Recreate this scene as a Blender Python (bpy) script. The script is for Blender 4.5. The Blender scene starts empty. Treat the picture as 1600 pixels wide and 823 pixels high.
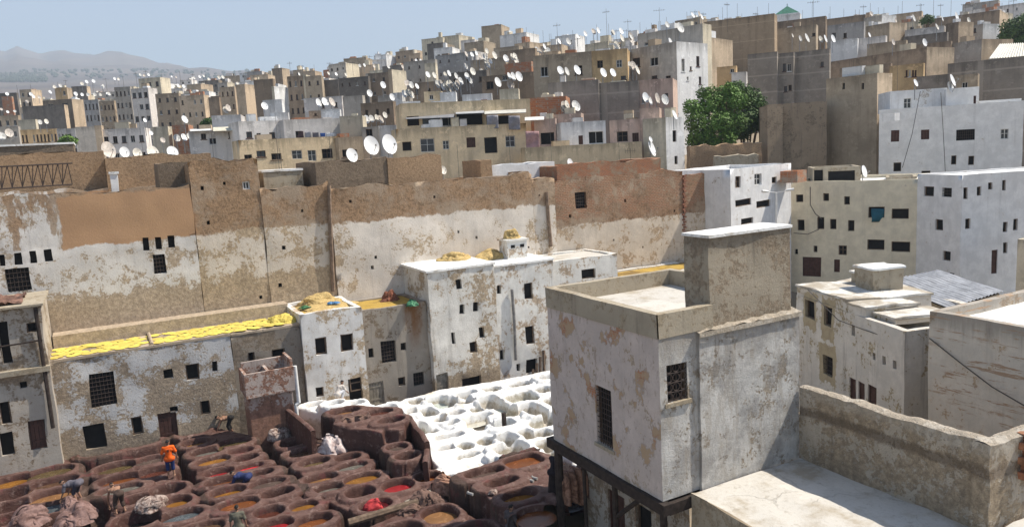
import bpy, bmesh, math, random
import numpy as np
from mathutils import Vector, noise, Matrix
R = math.radians
random.seed(7); RS = np.random.RandomState(5)
sc = bpy.context.scene
C = sc.collection
# ------------------------------------------------------------------ camera
FPX = 1200.; HEAD = R(28); EYE = 14.0; ROLL = .055; PITCH = math.atan(176.5/FPX)
CAM = Vector((0, 0, EYE))
fw = Vector((math.sin(HEAD)*math.cos(PITCH), math.cos(HEAD)*math.cos(PITCH), -math.sin(PITCH)))
rt = Vector((math.cos(HEAD), -math.sin(HEAD), 0)); up = rt.cross(fw)
cr = math.cos(ROLL)*rt - math.sin(ROLL)*up
cu = math.sin(ROLL)*rt + math.cos(ROLL)*up
FH = Vector((math.sin(HEAD), math.cos(HEAD), 0))
cd = bpy.data.cameras.new('camera'); cam = bpy.data.objects.new('camera', cd); C.objects.link(cam)
cd.sensor_width = 36; cd.lens = 36*FPX/1600; cd.clip_end = 20000; cd.clip_start = .5
cam.matrix_world = Matrix(((cr.x, cu.x, -fw.x, 0), (cr.y, cu.y, -fw.y, 0), (cr.z, cu.z, -fw.z, EYE), (0, 0, 0, 1)))
sc.camera = cam
# ------------------------------------------------------------------ light
SUN = Vector((.73, -.20, 1.0)).normalized()
w = bpy.data.worlds.new('World'); sc.world = w; w.use_nodes = True
wn = w.node_tree.nodes; sky = wn.new('ShaderNodeTexSky'); sky.sky_type = 'NISHITA'; sky.sun_disc = False
sky.sun_elevation = math.asin(SUN.z); sky.sun_rotation = math.atan2(SUN.x, SUN.y)
sky.air_density = 1.0; sky.dust_density = .9; sky.ozone_density = 1.3; sky.altitude = 400
bgn = wn['Background']; bgn.inputs['Strength'].default_value = .10
w.node_tree.links.new(sky.outputs[0], bgn.inputs['Color'])
sl = bpy.data.lights.new('sun', 'SUN'); sl.energy = 5.0; sl.angle = R(.5); sl.color = (1, .935, .83)
so = bpy.data.objects.new('sun', sl); C.objects.link(so); so.rotation_euler = SUN.to_track_quat('Z', 'Y').to_euler()
sc.view_settings.view_transform = 'Standard'; sc.view_settings.look = 'None'
sc.view_settings.exposure = 0.82; sc.view_settings.gamma = 1
# ------------------------------------------------------------------ measuring helpers (photo pixel -> world point on a known plane)
def ray(x, y): return fw*FPX + cr*(x-800) + cu*(411.5-y)
def pz(x, y, z=0.): d = ray(x, y); return CAM + d*((z-EYE)/d.z)
def pv(x, y, v): d = ray(x, y); return CAM + d*(v/d.y)
def pu(x, y, u): d = ray(x, y); return CAM + d*(u/d.x)
def pk(x, y, k): d = ray(x, y); return CAM + d*(k/d.dot(FH))
def ppl(x, y, o, n): d = ray(x, y); return CAM + d*((o-CAM).dot(n)/d.dot(n))
def hz(x): return 235 - .055*(x-800)
# ------------------------------------------------------------------ object helpers
def tag(o, label=None, cat=None, group=None, kind=None):
    if label: o['label'] = label
    if cat: o['category'] = cat
    if group: o['group'] = group
    if kind: o['kind'] = kind
    return o
def empty(name, loc, rz=0., label=None, cat=None, group=None, parent=None):
    o = bpy.data.objects.new(name, None); C.objects.link(o); o.location = loc; o.rotation_euler = (0, 0, rz)
    o.empty_display_size = .3
    if parent: o.parent = parent
    return tag(o, label, cat, group)
class MB:
    def __init__(s): s.v = []; s.f = []; s.m = []
    def quad(s, a, b, c, d, m=0):
        i = len(s.v); s.v += [Vector(a), Vector(b), Vector(c), Vector(d)]; s.f.append((i, i+1, i+2, i+3)); s.m.append(m)
    def tri(s, a, b, c, m=0):
        i = len(s.v); s.v += [Vector(a), Vector(b), Vector(c)]; s.f.append((i, i+1, i+2)); s.m.append(m)
    def box(s, x0, y0, z0, x1, y1, z1, m=0):
        p = [Vector((x, y, z)) for x in (x0, x1) for y in (y0, y1) for z in (z0, z1)]
        for a in ((0, 1, 3, 2), (4, 6, 7, 5), (0, 4, 5, 1), (2, 3, 7, 6), (1, 5, 7, 3), (0, 2, 6, 4)):
            s.quad(*[p[i] for i in a], m)
        return s
    def bar(s, a, b, r, r2=None, n=6, m=0, caps=True):
        a = Vector(a); b = Vector(b); r2 = r if r2 is None else r2
        d = (b-a).normalized(); x = d.orthogonal().normalized(); y = d.cross(x)
        A = [a+(x*math.cos(t)+y*math.sin(t))*r for t in [2*math.pi*i/n for i in range(n)]]
        B = [b+(x*math.cos(t)+y*math.sin(t))*r2 for t in [2*math.pi*i/n for i in range(n)]]
        for i in range(n): s.quad(A[i], A[(i+1) % n], B[(i+1) % n], B[i], m)
        if caps:
            i = len(s.v); s.v += A; s.f.append(tuple(range(i+n-1, i-1, -1))); s.m.append(m)
            i = len(s.v); s.v += B; s.f.append(tuple(range(i, i+n))); s.m.append(m)
        return s
    def tube(s, pts, r, n=6, m=0):
        for a, b in zip(pts, pts[1:]): s.bar(a, b, r, n=n, m=m)
        return s
    def grid(s, o, ax, ay, nx, ny, m=0, fn=None):
        o = Vector(o); ax = Vector(ax); ay = Vector(ay); i0 = len(s.v)
        for j in range(ny+1):
            for i in range(nx+1):
                p = o+ax*(i/nx)+ay*(j/ny); s.v.append(fn(p) if fn else p)
        for j in range(ny):
            for i in range(nx):
                a = i0+j*(nx+1)+i; s.f.append((a, a+1, a+nx+2, a+nx+1)); s.m.append(m)
    def build(s, name, mats, parent=None, smooth=None, weld=True, warp=None):
        me = bpy.data.meshes.new(name)
        V = [warp(p) for p in s.v] if warp else s.v
        me.from_pydata([tuple(p) for p in V], [], s.f)
        if not isinstance(mats, (list, tuple)): mats = [mats]
        for m in mats: me.materials.append(m)
        me.polygons.foreach_set('material_index', s.m)
        if weld:
            bm = bmesh.new(); bm.from_mesh(me); bmesh.ops.remove_doubles(bm, verts=bm.verts, dist=.0008)
            bmesh.ops.recalc_face_normals(bm, faces=bm.faces); bm.to_mesh(me); bm.free()
        if smooth is not None:
            me.polygons.foreach_set('use_smooth', [True]*len(me.polygons))
            if smooth: me.set_sharp_from_angle(angle=R(smooth))
        return link(name, me, parent)
def link(name, me, parent=None, loc=None, rz=0., scale=None):
    o = bpy.data.objects.new(name, me); C.objects.link(o)
    if parent: o.parent = parent
    if loc is not None: o.location = loc
    o.rotation_euler = (0, 0, rz)
    if scale: o.scale = scale
    return o
ORD = ['first', 'second', 'third', 'fourth', 'fifth', 'sixth', 'seventh', 'eighth', 'ninth', 'tenth', 'eleventh', 'twelfth', 'thirteenth', 'fourteenth', 'fifteenth', 'sixteenth', 'seventeenth', 'eighteenth', 'nineteenth', 'twentieth'] + ['%dth' % i for i in range(21, 60)]
# ------------------------------------------------------------------ materials
class NT:
    def __init__(s, name):
        s.m = bpy.data.materials.new(name); s.m.use_nodes = True; s.t = s.m.node_tree; s.N = s.t.nodes; s.b = s.N['Principled BSDF']
        s.pos = s.N.new('ShaderNodeNewGeometry').outputs['Position']
    def lk(s, a, b):
        if hasattr(a, 'is_output'): s.t.links.new(a, b)
        else:
            try: b.default_value = a
            except Exception: b.default_value = (*a, 1) if len(a) == 3 else a
    def mul(s, vec, k):
        n = s.N.new('ShaderNodeVectorMath'); n.operation = 'MULTIPLY'; s.lk(vec, n.inputs[0]); n.inputs[1].default_value = k; return n.outputs[0]
    def noise(s, scale, detail=4, rough=.6, vec=None, dist=0):
        n = s.N.new('ShaderNodeTexNoise'); s.lk(vec or s.pos, n.inputs['Vector']); n.inputs['Scale'].default_value = scale
        n.inputs['Detail'].default_value = detail; n.inputs['Roughness'].default_value = rough; n.inputs['Distortion'].default_value = dist
        return n.outputs['Fac']
    def vor(s, scale, feat='F1', vec=None, out='Distance', rnd=1):
        n = s.N.new('ShaderNodeTexVoronoi'); n.feature = feat; s.lk(vec or s.pos, n.inputs['Vector']); n.inputs['Scale'].default_value = scale
        n.inputs['Randomness'].default_value = rnd; return n.outputs[out]
    def ma(s, op, a, b=0., c=None, clamp=False):
        n = s.N.new('ShaderNodeMath'); n.operation = op; n.use_clamp = clamp; s.lk(a, n.inputs[0]); s.lk(b, n.inputs[1])
        if c is not None: s.lk(c, n.inputs[2])
        return n.outputs[0]
    def step(s, v, lo, hi):
        n = s.N.new('ShaderNodeMapRange'); n.interpolation_type = 'SMOOTHSTEP'; s.lk(v, n.inputs[0]); s.lk(lo, n.inputs[1]); s.lk(hi, n.inputs[2]); return n.outputs[0]
    def mix(s, f, a, b, mode='MIX'):
        n = s.N.new('ShaderNodeMix'); n.data_type = 'RGBA'; n.blend_type = mode
        s.lk(f, n.inputs[0]); s.lk(a if hasattr(a, 'is_output') else (*a, 1), n.inputs[6]); s.lk(b if hasattr(b, 'is_output') else (*b, 1), n.inputs[7]); return n.outputs[2]
    def sep(s):
        n = s.N.new('ShaderNodeSeparateXYZ'); s.lk(s.pos, n.inputs[0]); return n.outputs
    def comb(s, x, y, z):
        n = s.N.new('ShaderNodeCombineXYZ'); s.lk(x, n.inputs[0]); s.lk(y, n.inputs[1]); s.lk(z, n.inputs[2]); return n.outputs[0]
    def rnd(s): return s.N.new('ShaderNodeObjectInfo').outputs['Random']
    def out(s, col, rough=.9, h=None, strength=.5, dist=.05, spec=.25, metal=0.):
        s.lk(col if hasattr(col, 'is_output') else (*col, 1), s.b.inputs['Base Color']); s.lk(rough, s.b.inputs['Roughness'])
        s.b.inputs['Specular IOR Level'].default_value = spec; s.b.inputs['Metallic'].default_value = metal
        if h is not None:
            n = s.N.new('ShaderNodeBump'); n.inputs['Strength'].default_value = strength; n.inputs['Distance'].default_value = dist
            s.lk(h, n.inputs['Height']); s.t.links.new(n.outputs[0], s.b.inputs['Normal'])
        return s.m
def sc3(c, k): return tuple(min(1, x*k) for x in c)
def plaster(name, main, under=(.3, .23, .16), amt=.35, scale=.5, streak=.25, bump=.6, dist=.06, fine=1., extra=None, zlow=None, dark=(.12, .1, .085), drip=None):
    """whitewash / render over rubble: patches of the under-layer show through, water stains run down"""
    t = NT(name)
    big = t.noise(scale, 9, .68); med = t.noise(scale*5, 6, .65); fin = t.noise(9*fine, 6, .7); grit = t.noise(34*fine, 3, .6)
    c = t.mix(t.step(t.noise(1.1, 5, .65), .35, .7), sc3(main, .82), main)
    c = t.mix(t.ma('MULTIPLY', t.step(fin, .5, .75), .35), c, sc3(main, .62))
    u = t.mix(t.step(t.noise(5*fine, 7, .75), .36, .66), sc3(under, .72), sc3(under, 1.22))
    u = t.mix(t.ma('MULTIPLY', t.step(grit, .55, .75), .45), u, sc3(under, .58))
    m = t.ma('ADD', t.ma('MULTIPLY', big, .50), t.ma('ADD', t.ma('MULTIPLY', med, .28), t.ma('MULTIPLY', fin, .22)))
    if zlow:  # more loss near a height (rising damp): zlow=(z, reach, gain)
        zz = t.step(t.sep()[2], zlow[0]+zlow[1], zlow[0]); m = t.ma('SUBTRACT', m, t.ma('MULTIPLY', zz, zlow[2]))
    th = .36+.28*amt
    mask = t.step(m, th+.012, th-.012)
    mid = tuple((p*1.15+q)/2.15 for p, q in zip(main, under))
    c = t.mix(t.ma('MULTIPLY', t.step(m, th+.075, th+.005), .7), c, t.mix(t.step(grit, .4, .62), mid, sc3(main, .9)))
    c = t.mix(mask, c, u)
    sv = t.mul(t.pos, (2.2, 2.2, .16)); st = t.noise(1., 6, .7, sv)
    c = t.mix(t.ma('MULTIPLY', t.step(st, .52, .74), streak), c, dark)
    if drip:  # stains hanging from a wall top: drip=(z, length, strength)
        zz = t.step(t.ma('ADD', t.sep()[2], t.ma('MULTIPLY', t.ma('SUBTRACT', st, .5), drip[1]*1.6)), drip[0]-drip[1], drip[0])
        c = t.mix(t.ma('MULTIPLY', zz, drip[2]), c, dark)
    if extra: c, mask = extra(t, c, mask, m)
    h = t.ma('ADD', t.ma('MULTIPLY', mask, -.5), t.ma('ADD', t.ma('MULTIPLY', fin, .55), t.ma('MULTIPLY', grit, .3)))
    hu = t.ma('MULTIPLY', t.noise(4.5*fine, 6, .7), t.ma('MULTIPLY', mask, .9)); h = t.ma('ADD', h, hu)
    return t.out(c, .93, h, bump*.8, dist*.75, .15)
def rubble(name, col, col2, bump=.9, dist=.08, streak=.2, fine=1., extra=None):
    t = NT(name)
    a = t.noise(.45, 7, .65); b = t.noise(7*fine, 6, .72); g = t.noise(26*fine, 4, .7)
    v = t.noise(3.5*fine, 8, .75)
    c = t.mix(t.step(a, .3, .7), col2, col); c = t.mix(t.step(b, .42, .7), c, sc3(col, .55)); c = t.mix(t.step(g, .55, .8), c, sc3(col, 1.5))
    st = t.noise(1., 6, .7, t.mul(t.pos, (1.6, 1.6, .2))); c = t.mix(t.ma('MULTIPLY', t.step(st, .55, .75), streak), c, (.07, .06, .05))
    h = t.ma('ADD', t.ma('MULTIPLY', v, .7), t.ma('ADD', t.ma('MULTIPLY', b, .6), t.ma('MULTIPLY', g, .3)))
    if extra: c = extra(t, c)
    return t.out(c, .95, h, bump*.9, dist*.8, .1)
def bricks(name, c1, c2, mortar, bw=.24, bh=.075, bump=.7):
    t = NT(name); s = t.sep(); vec = t.comb(t.ma('ADD', s[0], s[1]), s[2], 0.)
    n = t.N.new('ShaderNodeTexBrick'); t.lk(vec, n.inputs['Vector']); n.inputs['Scale'].default_value = 1
    n.inputs['Brick Width'].default_value = bw; n.inputs['Row Height'].default_value = bh; n.inputs['Mortar Size'].default_value = .012
    n.inputs['Color1'].default_value = (*c1, 1); n.inputs['Color2'].default_value = (*c2, 1); n.inputs['Mortar'].default_value = (*mortar, 1)
    c = t.mix(t.step(t.noise(1.2, 6, .7), .45, .66), n.outputs[0], mortar)
    c = t.mix(t.ma('MULTIPLY', t.step(t.noise(6, 5, .7), .5, .75), .5), c, (.12, .09, .07))
    return t.out(c, .95, t.ma('ADD', t.ma('MULTIPLY', n.outputs[1], -.6), t.noise(14, 5, .7)), bump, .03, .1)
def flat(name, col, rough=.8, var=.3, scale=3., bump=.2, spec=.3, metal=0., dist=.02):
    t = NT(name); n = t.noise(scale, 6, .65)
    c = t.mix(t.step(n, .3, .72), sc3(col, 1-var), sc3(col, 1+var*.5))
    return t.out(c, rough, t.noise(scale*6, 5, .65), bump, dist, spec, metal)
def roofmat(name, col, dirt, amt=.5):
    t = NT(name); n = t.noise(.55, 8, .68); f = t.noise(7, 6, .7)
    c = t.mix(t.step(n, .62-.3*amt, .8-.3*amt), col, dirt); c = t.mix(t.ma('MULTIPLY', t.step(f, .5, .75), .45), c, sc3(dirt, .8))
    wv = t.N.new('ShaderNodeVectorMath'); wv.operation = 'ADD'; t.lk(t.pos, wv.inputs[0]); nn = t.N.new('ShaderNodeTexNoise'); t.lk(t.pos, nn.inputs['Vector']); nn.inputs['Scale'].default_value = 1.2; nn.inputs['Detail'].default_value = 5; t.t.links.new(nn.outputs['Color'], wv.inputs[1])
    ck = t.ma('MULTIPLY', t.step(t.vor(.42, 'DISTANCE_TO_EDGE', wv.outputs[0]), .016, .004), t.step(t.noise(.4, 4, .6), .42, .58)); c = t.mix(t.ma('MULTIPLY', ck, .3), c, sc3(dirt, .4))
    c = t.mix(t.ma('MULTIPLY', t.step(t.noise(1.7, 7, .75), .57, .66), .6), c, sc3(dirt, .75)); c = t.mix(t.ma('MULTIPLY', t.step(t.noise(.3, 4, .6), .56, .6), .35), c, sc3(col, 1.25))
    return t.out(c, .95, t.ma('SUBTRACT', t.ma('ADD', n, t.ma('MULTIPLY', f, .6)), t.ma('MULTIPLY', ck, .4)), .6, .05, .1)
def bgwall(name, col, vary=.35, patch=.3, blocks=None):
    """walls of the far houses: each house takes its own tone from its object random"""
    t = NT(name); r = t.rnd()
    b = t.mix(r, sc3(col, 1-vary), sc3(col, 1+vary*.6))
    n = t.noise(.28, 7, .68); f = t.noise(2.4, 6, .7)
    c = t.mix(t.ma('MULTIPLY', t.step(n, .45, .66), patch*1.3), b, sc3(col, .5)); c = t.mix(t.ma('MULTIPLY', t.step(f, .48, .72), .4), c, sc3(col, .62))
    st = t.noise(1., 5, .7, t.mul(t.pos, (.9, .9, .07))); c = t.mix(t.ma('MULTIPLY', t.step(st, .48, .70), .42), c, sc3(col, .4))
    gz = t.N.new('ShaderNodeTexCoord').outputs['Generated']; sp = t.N.new('ShaderNodeSeparateXYZ'); t.lk(gz, sp.inputs[0])
    c = t.mix(t.ma('MULTIPLY', t.step(t.ma('ADD', sp.outputs[2], t.ma('MULTIPLY', t.ma('SUBTRACT', st, .5), .35)), .9, 1.02), .6), c, sc3(col, .38))
    c = t.mix(t.ma('MULTIPLY', t.step(t.noise(.9, 6, .75), .56, .62), .5), c, sc3(col, 1.3))
    if blocks:
        s = t.sep(); n_ = t.N.new('ShaderNodeTexBrick'); t.lk(t.comb(t.ma('ADD', s[0], t.ma('MULTIPLY', s[1], .7)), s[2], 0.), n_.inputs['Vector']); n_.inputs['Scale'].default_value = 1; n_.inputs['Brick Width'].default_value = blocks[0]; n_.inputs['Row Height'].default_value = blocks[1]; n_.inputs['Mortar Size'].default_value = blocks[2]
        n_.offset = 0.; n_.inputs['Color1'].default_value = (0, 0, 0, 1); n_.inputs['Color2'].default_value = (0, 0, 0, 1); n_.inputs['Mortar'].default_value = (1, 1, 1, 1)
        c = t.mix(t.ma('MULTIPLY', n_.outputs[0], .45), c, sc3(col, 1.5))
    return t.out(c, .95, t.ma('ADD', f, t.noise(9, 4, .7)), .5, .07, .1)
M = {}
M['dark'] = flat('dark_interior', (.012, .011, .011), .9, .3)
M['glass'] = flat('dusty_pane', (.05, .055, .06), .25, .4, 1.5, 0.05, .5)
M['wood'] = flat('weathered_wood', (.16, .11, .075), .85, .45, 5, .5)
M['wooddark'] = flat('dark_timber', (.045, .032, .026), .8, .5, 5, .6)
M['doorbrown'] = flat('brown_door_paint', (.085, .04, .03), .7, .35, 4, .4)
M['doorgrey'] = flat('grey_board_door', (.28, .25, .2), .85, .35, 4, .5)
M['iron'] = flat('rusty_iron', (.06, .04, .032), .7, .4, 6, .3, .4)
M['whiteframe'] = flat('white_frame_paint', (.6, .59, .56), .6, .2, 4)
M['pvc'] = flat('white_pipe', (.72, .71, .68), .5, .15, 3)
M['dish'] = flat('white_dish_enamel', (.80, .80, .79), .45, .10, 1.2, .02, .4)
M['dishgrey'] = flat('galvanised_steel', (.32, .32, .32), .5, .3, 5, .05, .5, .6)
M['pole'] = flat('antenna_pole', (.10, .085, .075), .6, .3, 5, .05, .4)
# ------------------------------------------------------------------ house builder
def warpf(amp, seed, freq=.55, rag=0., top=0.):
    if amp <= 0: return None
    off = Vector((seed*13.7, seed*7.3, seed*3.1))
    def f(p):
        q = p*freq+off; k = noise.noise_vector(q)*amp+noise.noise_vector(p*2.7+off)*(amp*.28)
        if rag and p.z > top-.9:
            a = noise.noise(Vector((p.x*.55+seed, p.y*.2, 3)))+.6*noise.noise(Vector((p.x*1.9, seed, 9)))+.35*(1 if noise.noise(Vector((math.floor(p.x/1.3)*.77, seed, 5))) > .15 else 0)
            k = k+Vector((0, 0, rag*a*min(1, (p.z-top+.9)/.5)))
        return p+k
    return f
def panel(mb, o, t, n, w, z0, z1, ops, step, m=0, rdepth=.25):
    """a wall sheet from o along t, openings (s0,z0,s1,z1) really cut, with reveals going inward along n"""
    def cuts(a, b, ks, st):
        c = sorted({round(a, 4), round(b, 4)} | {round(min(max(k, a), b), 4) for k in ks}); r = []
        for p, q in zip(c, c[1:]):
            k = max(1, int(math.ceil((q-p)/st))) if st else 1
            r += [p+(q-p)*i/k for i in range(k)]
        return r+[c[-1]]
    xs = cuts(0, w, [k for q in ops for k in (q[0], q[2])], step); zs = cuts(z0, z1, [k for q in ops for k in (q[1], q[3])], step)
    idx = {}
    def vert(i, j):
        if (i, j) not in idx: idx[(i, j)] = len(mb.v); mb.v.append(o+t*xs[i]+Vector((0, 0, zs[j])))
        return idx[(i, j)]
    for i in range(len(xs)-1):
        for j in range(len(zs)-1):
            cx = (xs[i]+xs[i+1])/2; cz = (zs[j]+zs[j+1])/2
            if any(q[0] < cx < q[2] and q[1] < cz < q[3] for q in ops): continue
            mb.f.append((vert(i, j), vert(i+1, j), vert(i+1, j+1), vert(i, j+1))); mb.m.append(m)
    for q in ops:
        a = [o+t*s+Vector((0, 0, z)) for s, z in ((q[0], q[1]), (q[2], q[1]), (q[2], q[3]), (q[0], q[3]))]
        for k in range(4): mb.quad(a[k], a[(k+1) % 4], a[(k+1) % 4]+n*rdepth, a[k]+n*rdepth, m)
WC = {}
def unit_window(kind, w, h):
    var = random.randrange(3) if kind[0] == 'f' and kind != 'frame' else 0
    """window meshes in a local frame: x along the wall, y inward, z up from the sill"""
    key = (kind, round(w, 1), round(h, 1), var) if kind[0] == 'f' and kind != 'frame' else (kind, round(w, 2), round(h, 2))
    if key in WC: return WC[key], key[1], key[2]
    w, h = max(key[1], .12), max(key[2], .12); mb = MB(); e = .05
    def fr(t, y0, y1, m):
        mb.box(0, y0, 0, t, y1, h, m); mb.box(w-t, y0, 0, w, y1, h, m); mb.box(t, y0, 0, w-t, y1, t, m); mb.box(t, y0, h-t, w-t, y1, h, m)
    mats = [M['dark'], M['wood']]
    mb.quad((-e, .22, -e), (w+e, .22, -e), (w+e, .22, h+e), (-e, .22, h+e), 0)
    if kind in ('sash', 'fsash'):
        fr(.07, .12, .18, 1); mb.box(w/2-.03, .125, .07, w/2+.03, .175, h-.07, 1)
        if h > .8: mb.box(.07, .13, h*.55-.02, w-.07, .17, h*.55+.02, 1)
        if random.random() < .5: mats = [M['glass'], M['whiteframe']]
        else: mats = [M['dark'], M['wood']]
    elif kind in ('frame', 'fwin'):
        fr(.06, .12, .19, 1); mats = [M['dark'] if var < 2 else M['glass'], (M['wood'], M['whiteframe'], M['doorbrown'])[var]]
        if kind == 'fwin': mb.box(-.12, -.06, -.12, w+.12, .1, -.01, 1); mb.box(w/2-.025, .125, .06, w/2+.025, .175, h-.06, 1)
    elif kind == 'fwhite':
        fr(.08, .06, .19, 1); mb.box(w/2-.03, .125, .07, w/2+.03, .175, h-.07, 1); mats = [M['glass'], M['whiteframe']]
    elif kind == 'shutter':
        mats = [M['wood'], M['doorbrown']]; n = max(2, int(w/.2))
        fr(.06, .08, .2, 1)
        for i in range(n): mb.box(w*i/n+.015, .14, .03, w*(i+1)/n-.015, .17, h-.03, 1)
    elif kind in ('door', 'doorgrey', 'garage'):
        mats = [M['dark'], M['doorbrown'] if kind != 'doorgrey' else M['doorgrey']]
        fr(.07, .06, .2, 1); n = max(3, int(w/.22))
        for i in range(n): mb.box(.07+(w-.14)*i/n+.008, .10, .02, .07+(w-.14)*(i+1)/n-.008, .15, h-.07, 1)
        for z in (h*.2, h*.75): mb.box(.1, .08, z, w-.1, .10, z+.1, 1)
    me = bpy.data.meshes.new(kind); me.from_pydata([tuple(p) for p in mb.v], [], mb.f)
    for m in mats: me.materials.append(m)
    me.polygons.foreach_set('material_index', mb.m); WC[key] = me
    return me, key[1], key[2]
def grille_mesh(w, h, fine=.16, fancy=False):
    key = ('gr', round(w, 2), round(h, 2), fancy)
    if key in WC: return WC[key]
    mb = MB(); n = max(3, int(w/fine)); k = max(3, int(h/(fine*1.3)))
    for i in range(1, n): mb.bar((w*i/n, .06, 0), (w*i/n, .06, h), .014, n=5)
    for j in range(1, k): mb.bar((0, .045, h*j/k), (w, .045, h*j/k), .014, n=5)
    if fancy:
        for i in range(3):
            for j in range(4):
                cx, cz = w*(i+.5)/3, h*(j+.5)/4; r = w/6.5
                mb.tube([(cx+r*math.cos(a), .05, cz+r*math.sin(a)) for a in [math.pi*q/5 for q in range(11)]], .016, 5)
    me = bpy.data.meshes.new('grille'); me.from_pydata([tuple(p) for p in mb.v], [], mb.f); me.materials.append(M['iron']); WC[key] = me
    return me
def place_window(root, kind, side, s, z, w, h, dims, wf):
    sx, sy = dims
    if side == 'front': loc = Vector((s, 0, z)); rz = 0
    elif side == 'right': loc = Vector((sx, s, z)); rz = math.pi/2
    else: loc = Vector((0, sy-s, z)); rz = -math.pi/2
    if wf:
        inn = Vector((w/2, 0, h/2)); cpt = loc+Matrix.Rotation(rz, 3, 'Z')@inn; loc = loc+(wf(cpt)-cpt)
    base = {'grille': 'open', 'fancy': 'open'}.get(kind, kind)
    nm = {'door': 'door', 'doorgrey': 'door', 'garage': 'garage_door', 'open': 'opening', 'shutter': 'shutter'}.get(kind, 'window')
    me, mw, mh = unit_window(base, w, h)
    o = link(nm, me, root, loc, rz, (w/mw, 1, h/mh))
    if kind in ('grille', 'fancy'): link('grille', grille_mesh(w, h, .16, kind == 'fancy'), o)
    return o
def house(name, label, cat, O, ang, w, d, z0, z1, mw, mr, ph=.4, pt=.25, front=(), right=(), left=(), step=0, amp=0., group=None, seed=None, mcap=None, rz=0., slab=None, sidew=None, rag=0.):
    """O front-left corner (x,y), front runs along ang; openings: (x0,y0,x1,y1,kind) in photo pixels on that face, or ('m',s,z,w,h,kind)"""
    seed = random.random()*50 if seed is None else seed
    root = empty(name, (O[0], O[1], z0), ang, label, cat, group)
    H = z1-z0; O3 = Vector((O[0], O[1], z0)); t = Vector((math.cos(ang), math.sin(ang), 0)); n = Vector((-t.y, t.x, 0))
    faces = {'front': (O3, t, n, w), 'right': (O3+t*w, n, -t, d), 'left': (O3+n*d, -n, t, d)}
    def loc_ops(side, lst):
        o, tt, nn, L = faces[side]; r = []
        for q in lst:
            if q[0] == 'm': _, s, z, ww, hh, kd = q
            elif q[0] == 'g':
                _, nc, nr, wf_, hf, kd = q[:6]; zt = q[6] if len(q) > 6 else .6
                fh = (H-ph-zt*.5)/nr if len(q) < 8 else q[7]
                if len(q) < 8 and fh > 3.3: fh = 2.9; nr = min(nr+2, int((H-ph-zt)/2.9))
                for i in range(nc):
                    for j in range(nr):
                        if random.random() < .06: continue
                        ww = L/nc*wf_; hh = fh*hf; r.append((L*(i+.5)/nc-ww/2, H-ph-zt-fh*j-hh, ww, hh, kd))
                continue
            else:
                a = ppl(q[0], q[1], o, nn); b = ppl(q[2], q[3], o, nn); e = ppl(q[0], q[3], o, nn); kd = q[4]
                s = ((e-o).dot(tt)+(a-o).dot(tt))/2; ww = (b-o).dot(tt)-(e-o).dot(tt); hh = a.z-e.z; z = e.z-z0
            r.append((s, z, ww, hh, kd))
        return [q for q in r if q[0] > .03 and q[0]+q[2] < L-.03 and q[1] > .02 and q[1]+q[3] < H-.02 and q[2] > .05 and q[3] > .05]
    wf = warpf(amp, seed, .55, rag, H)
    mb = MB(); X = Vector((1, 0, 0)); Y = Vector((0, 1, 0)); Z0 = Vector((0, 0, 0))
    F = loc_ops('front', front); Rr = loc_ops('right', right); Lf = loc_ops('left', left)
    bx = lambda L: [(q[0], q[1], q[0]+q[2], q[1]+q[3]) for q in L]
    panel(mb, Z0, X, Y, w, 0, H, bx(F), step); panel(mb, X*w, Y, -X, d, 0, H, bx(Rr), step, 2 if sidew else 0); panel(mb, Y*d, -Y, X, d, 0, H, bx(Lf), step)
    panel(mb, X*w+Y*d, -X, -Y, w, 0, H, [], step)
    mcap = mcap or mw
    if ph > 0:
        pt = min(pt, w*.3, d*.3)
        for (a, b, c, e) in ((Z0, X*w, X*(w-pt)+Y*pt, X*pt+Y*pt), (X*w, X*w+Y*d, X*(w-pt)+Y*(d-pt), X*(w-pt)+Y*pt), (X*w+Y*d, Y*d, X*pt+Y*(d-pt), X*(w-pt)+Y*(d-pt)), (Y*d, Z0, X*pt+Y*pt, X*pt+Y*(d-pt))):
            zt = Vector((0, 0, H)); L = (b-a).length; k = max(1, int(L/step)) if step else 1
            for i in range(k):
                f0, f1 = i/k, (i+1)/k
                p, q, r_, s_ = a.lerp(b, f0)+zt, a.lerp(b, f1)+zt, e.lerp(c, f1)+zt, e.lerp(c, f0)+zt
                mb.quad(p, q, r_, s_, 1); dz = Vector((0, 0, ph+.05)); mb.quad(s_, r_, r_-dz, s_-dz, 0)
    wall = mb.build('wall', [mw, mcap] + ([sidew] if sidew else []), root, 32 if step else None, True, wf)
    rb = MB(); 
    st = step or 99
    if ph > 0:
        e = pt-.03; rb.grid((e, e, H-ph), (w-2*e, 0, 0), (0, d-2*e, 0), max(1, int(w/st)), max(1, int(d/st)), 0, (lambda p: p+Vector((0, 0, .03*noise.noise(p*1.3+O3)))) if step else None)
        rb.build('roof', mr, root, 30 if step else None, True)
    else:
        g = .06 if slab is None else slab
        rb.box(-g, -g, H+.002, w+g, d+g, H+.13); rb.build('roof', mr, root, None, True)
    for side, L in (('front', F), ('right', Rr), ('left', Lf)):
        for q in L: place_window(root, q[4], side, q[0], q[1], q[2], q[3], (w, d), wf)
    return root
def uvhouse(name, label, cat, u0, v0, u1, v1, z0, z1, mw, mr, **k):
    return house(name, label, cat, (u0, v0), 0., u1-u0, v1-v0, z0, z1, mw, mr, **k)
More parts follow.
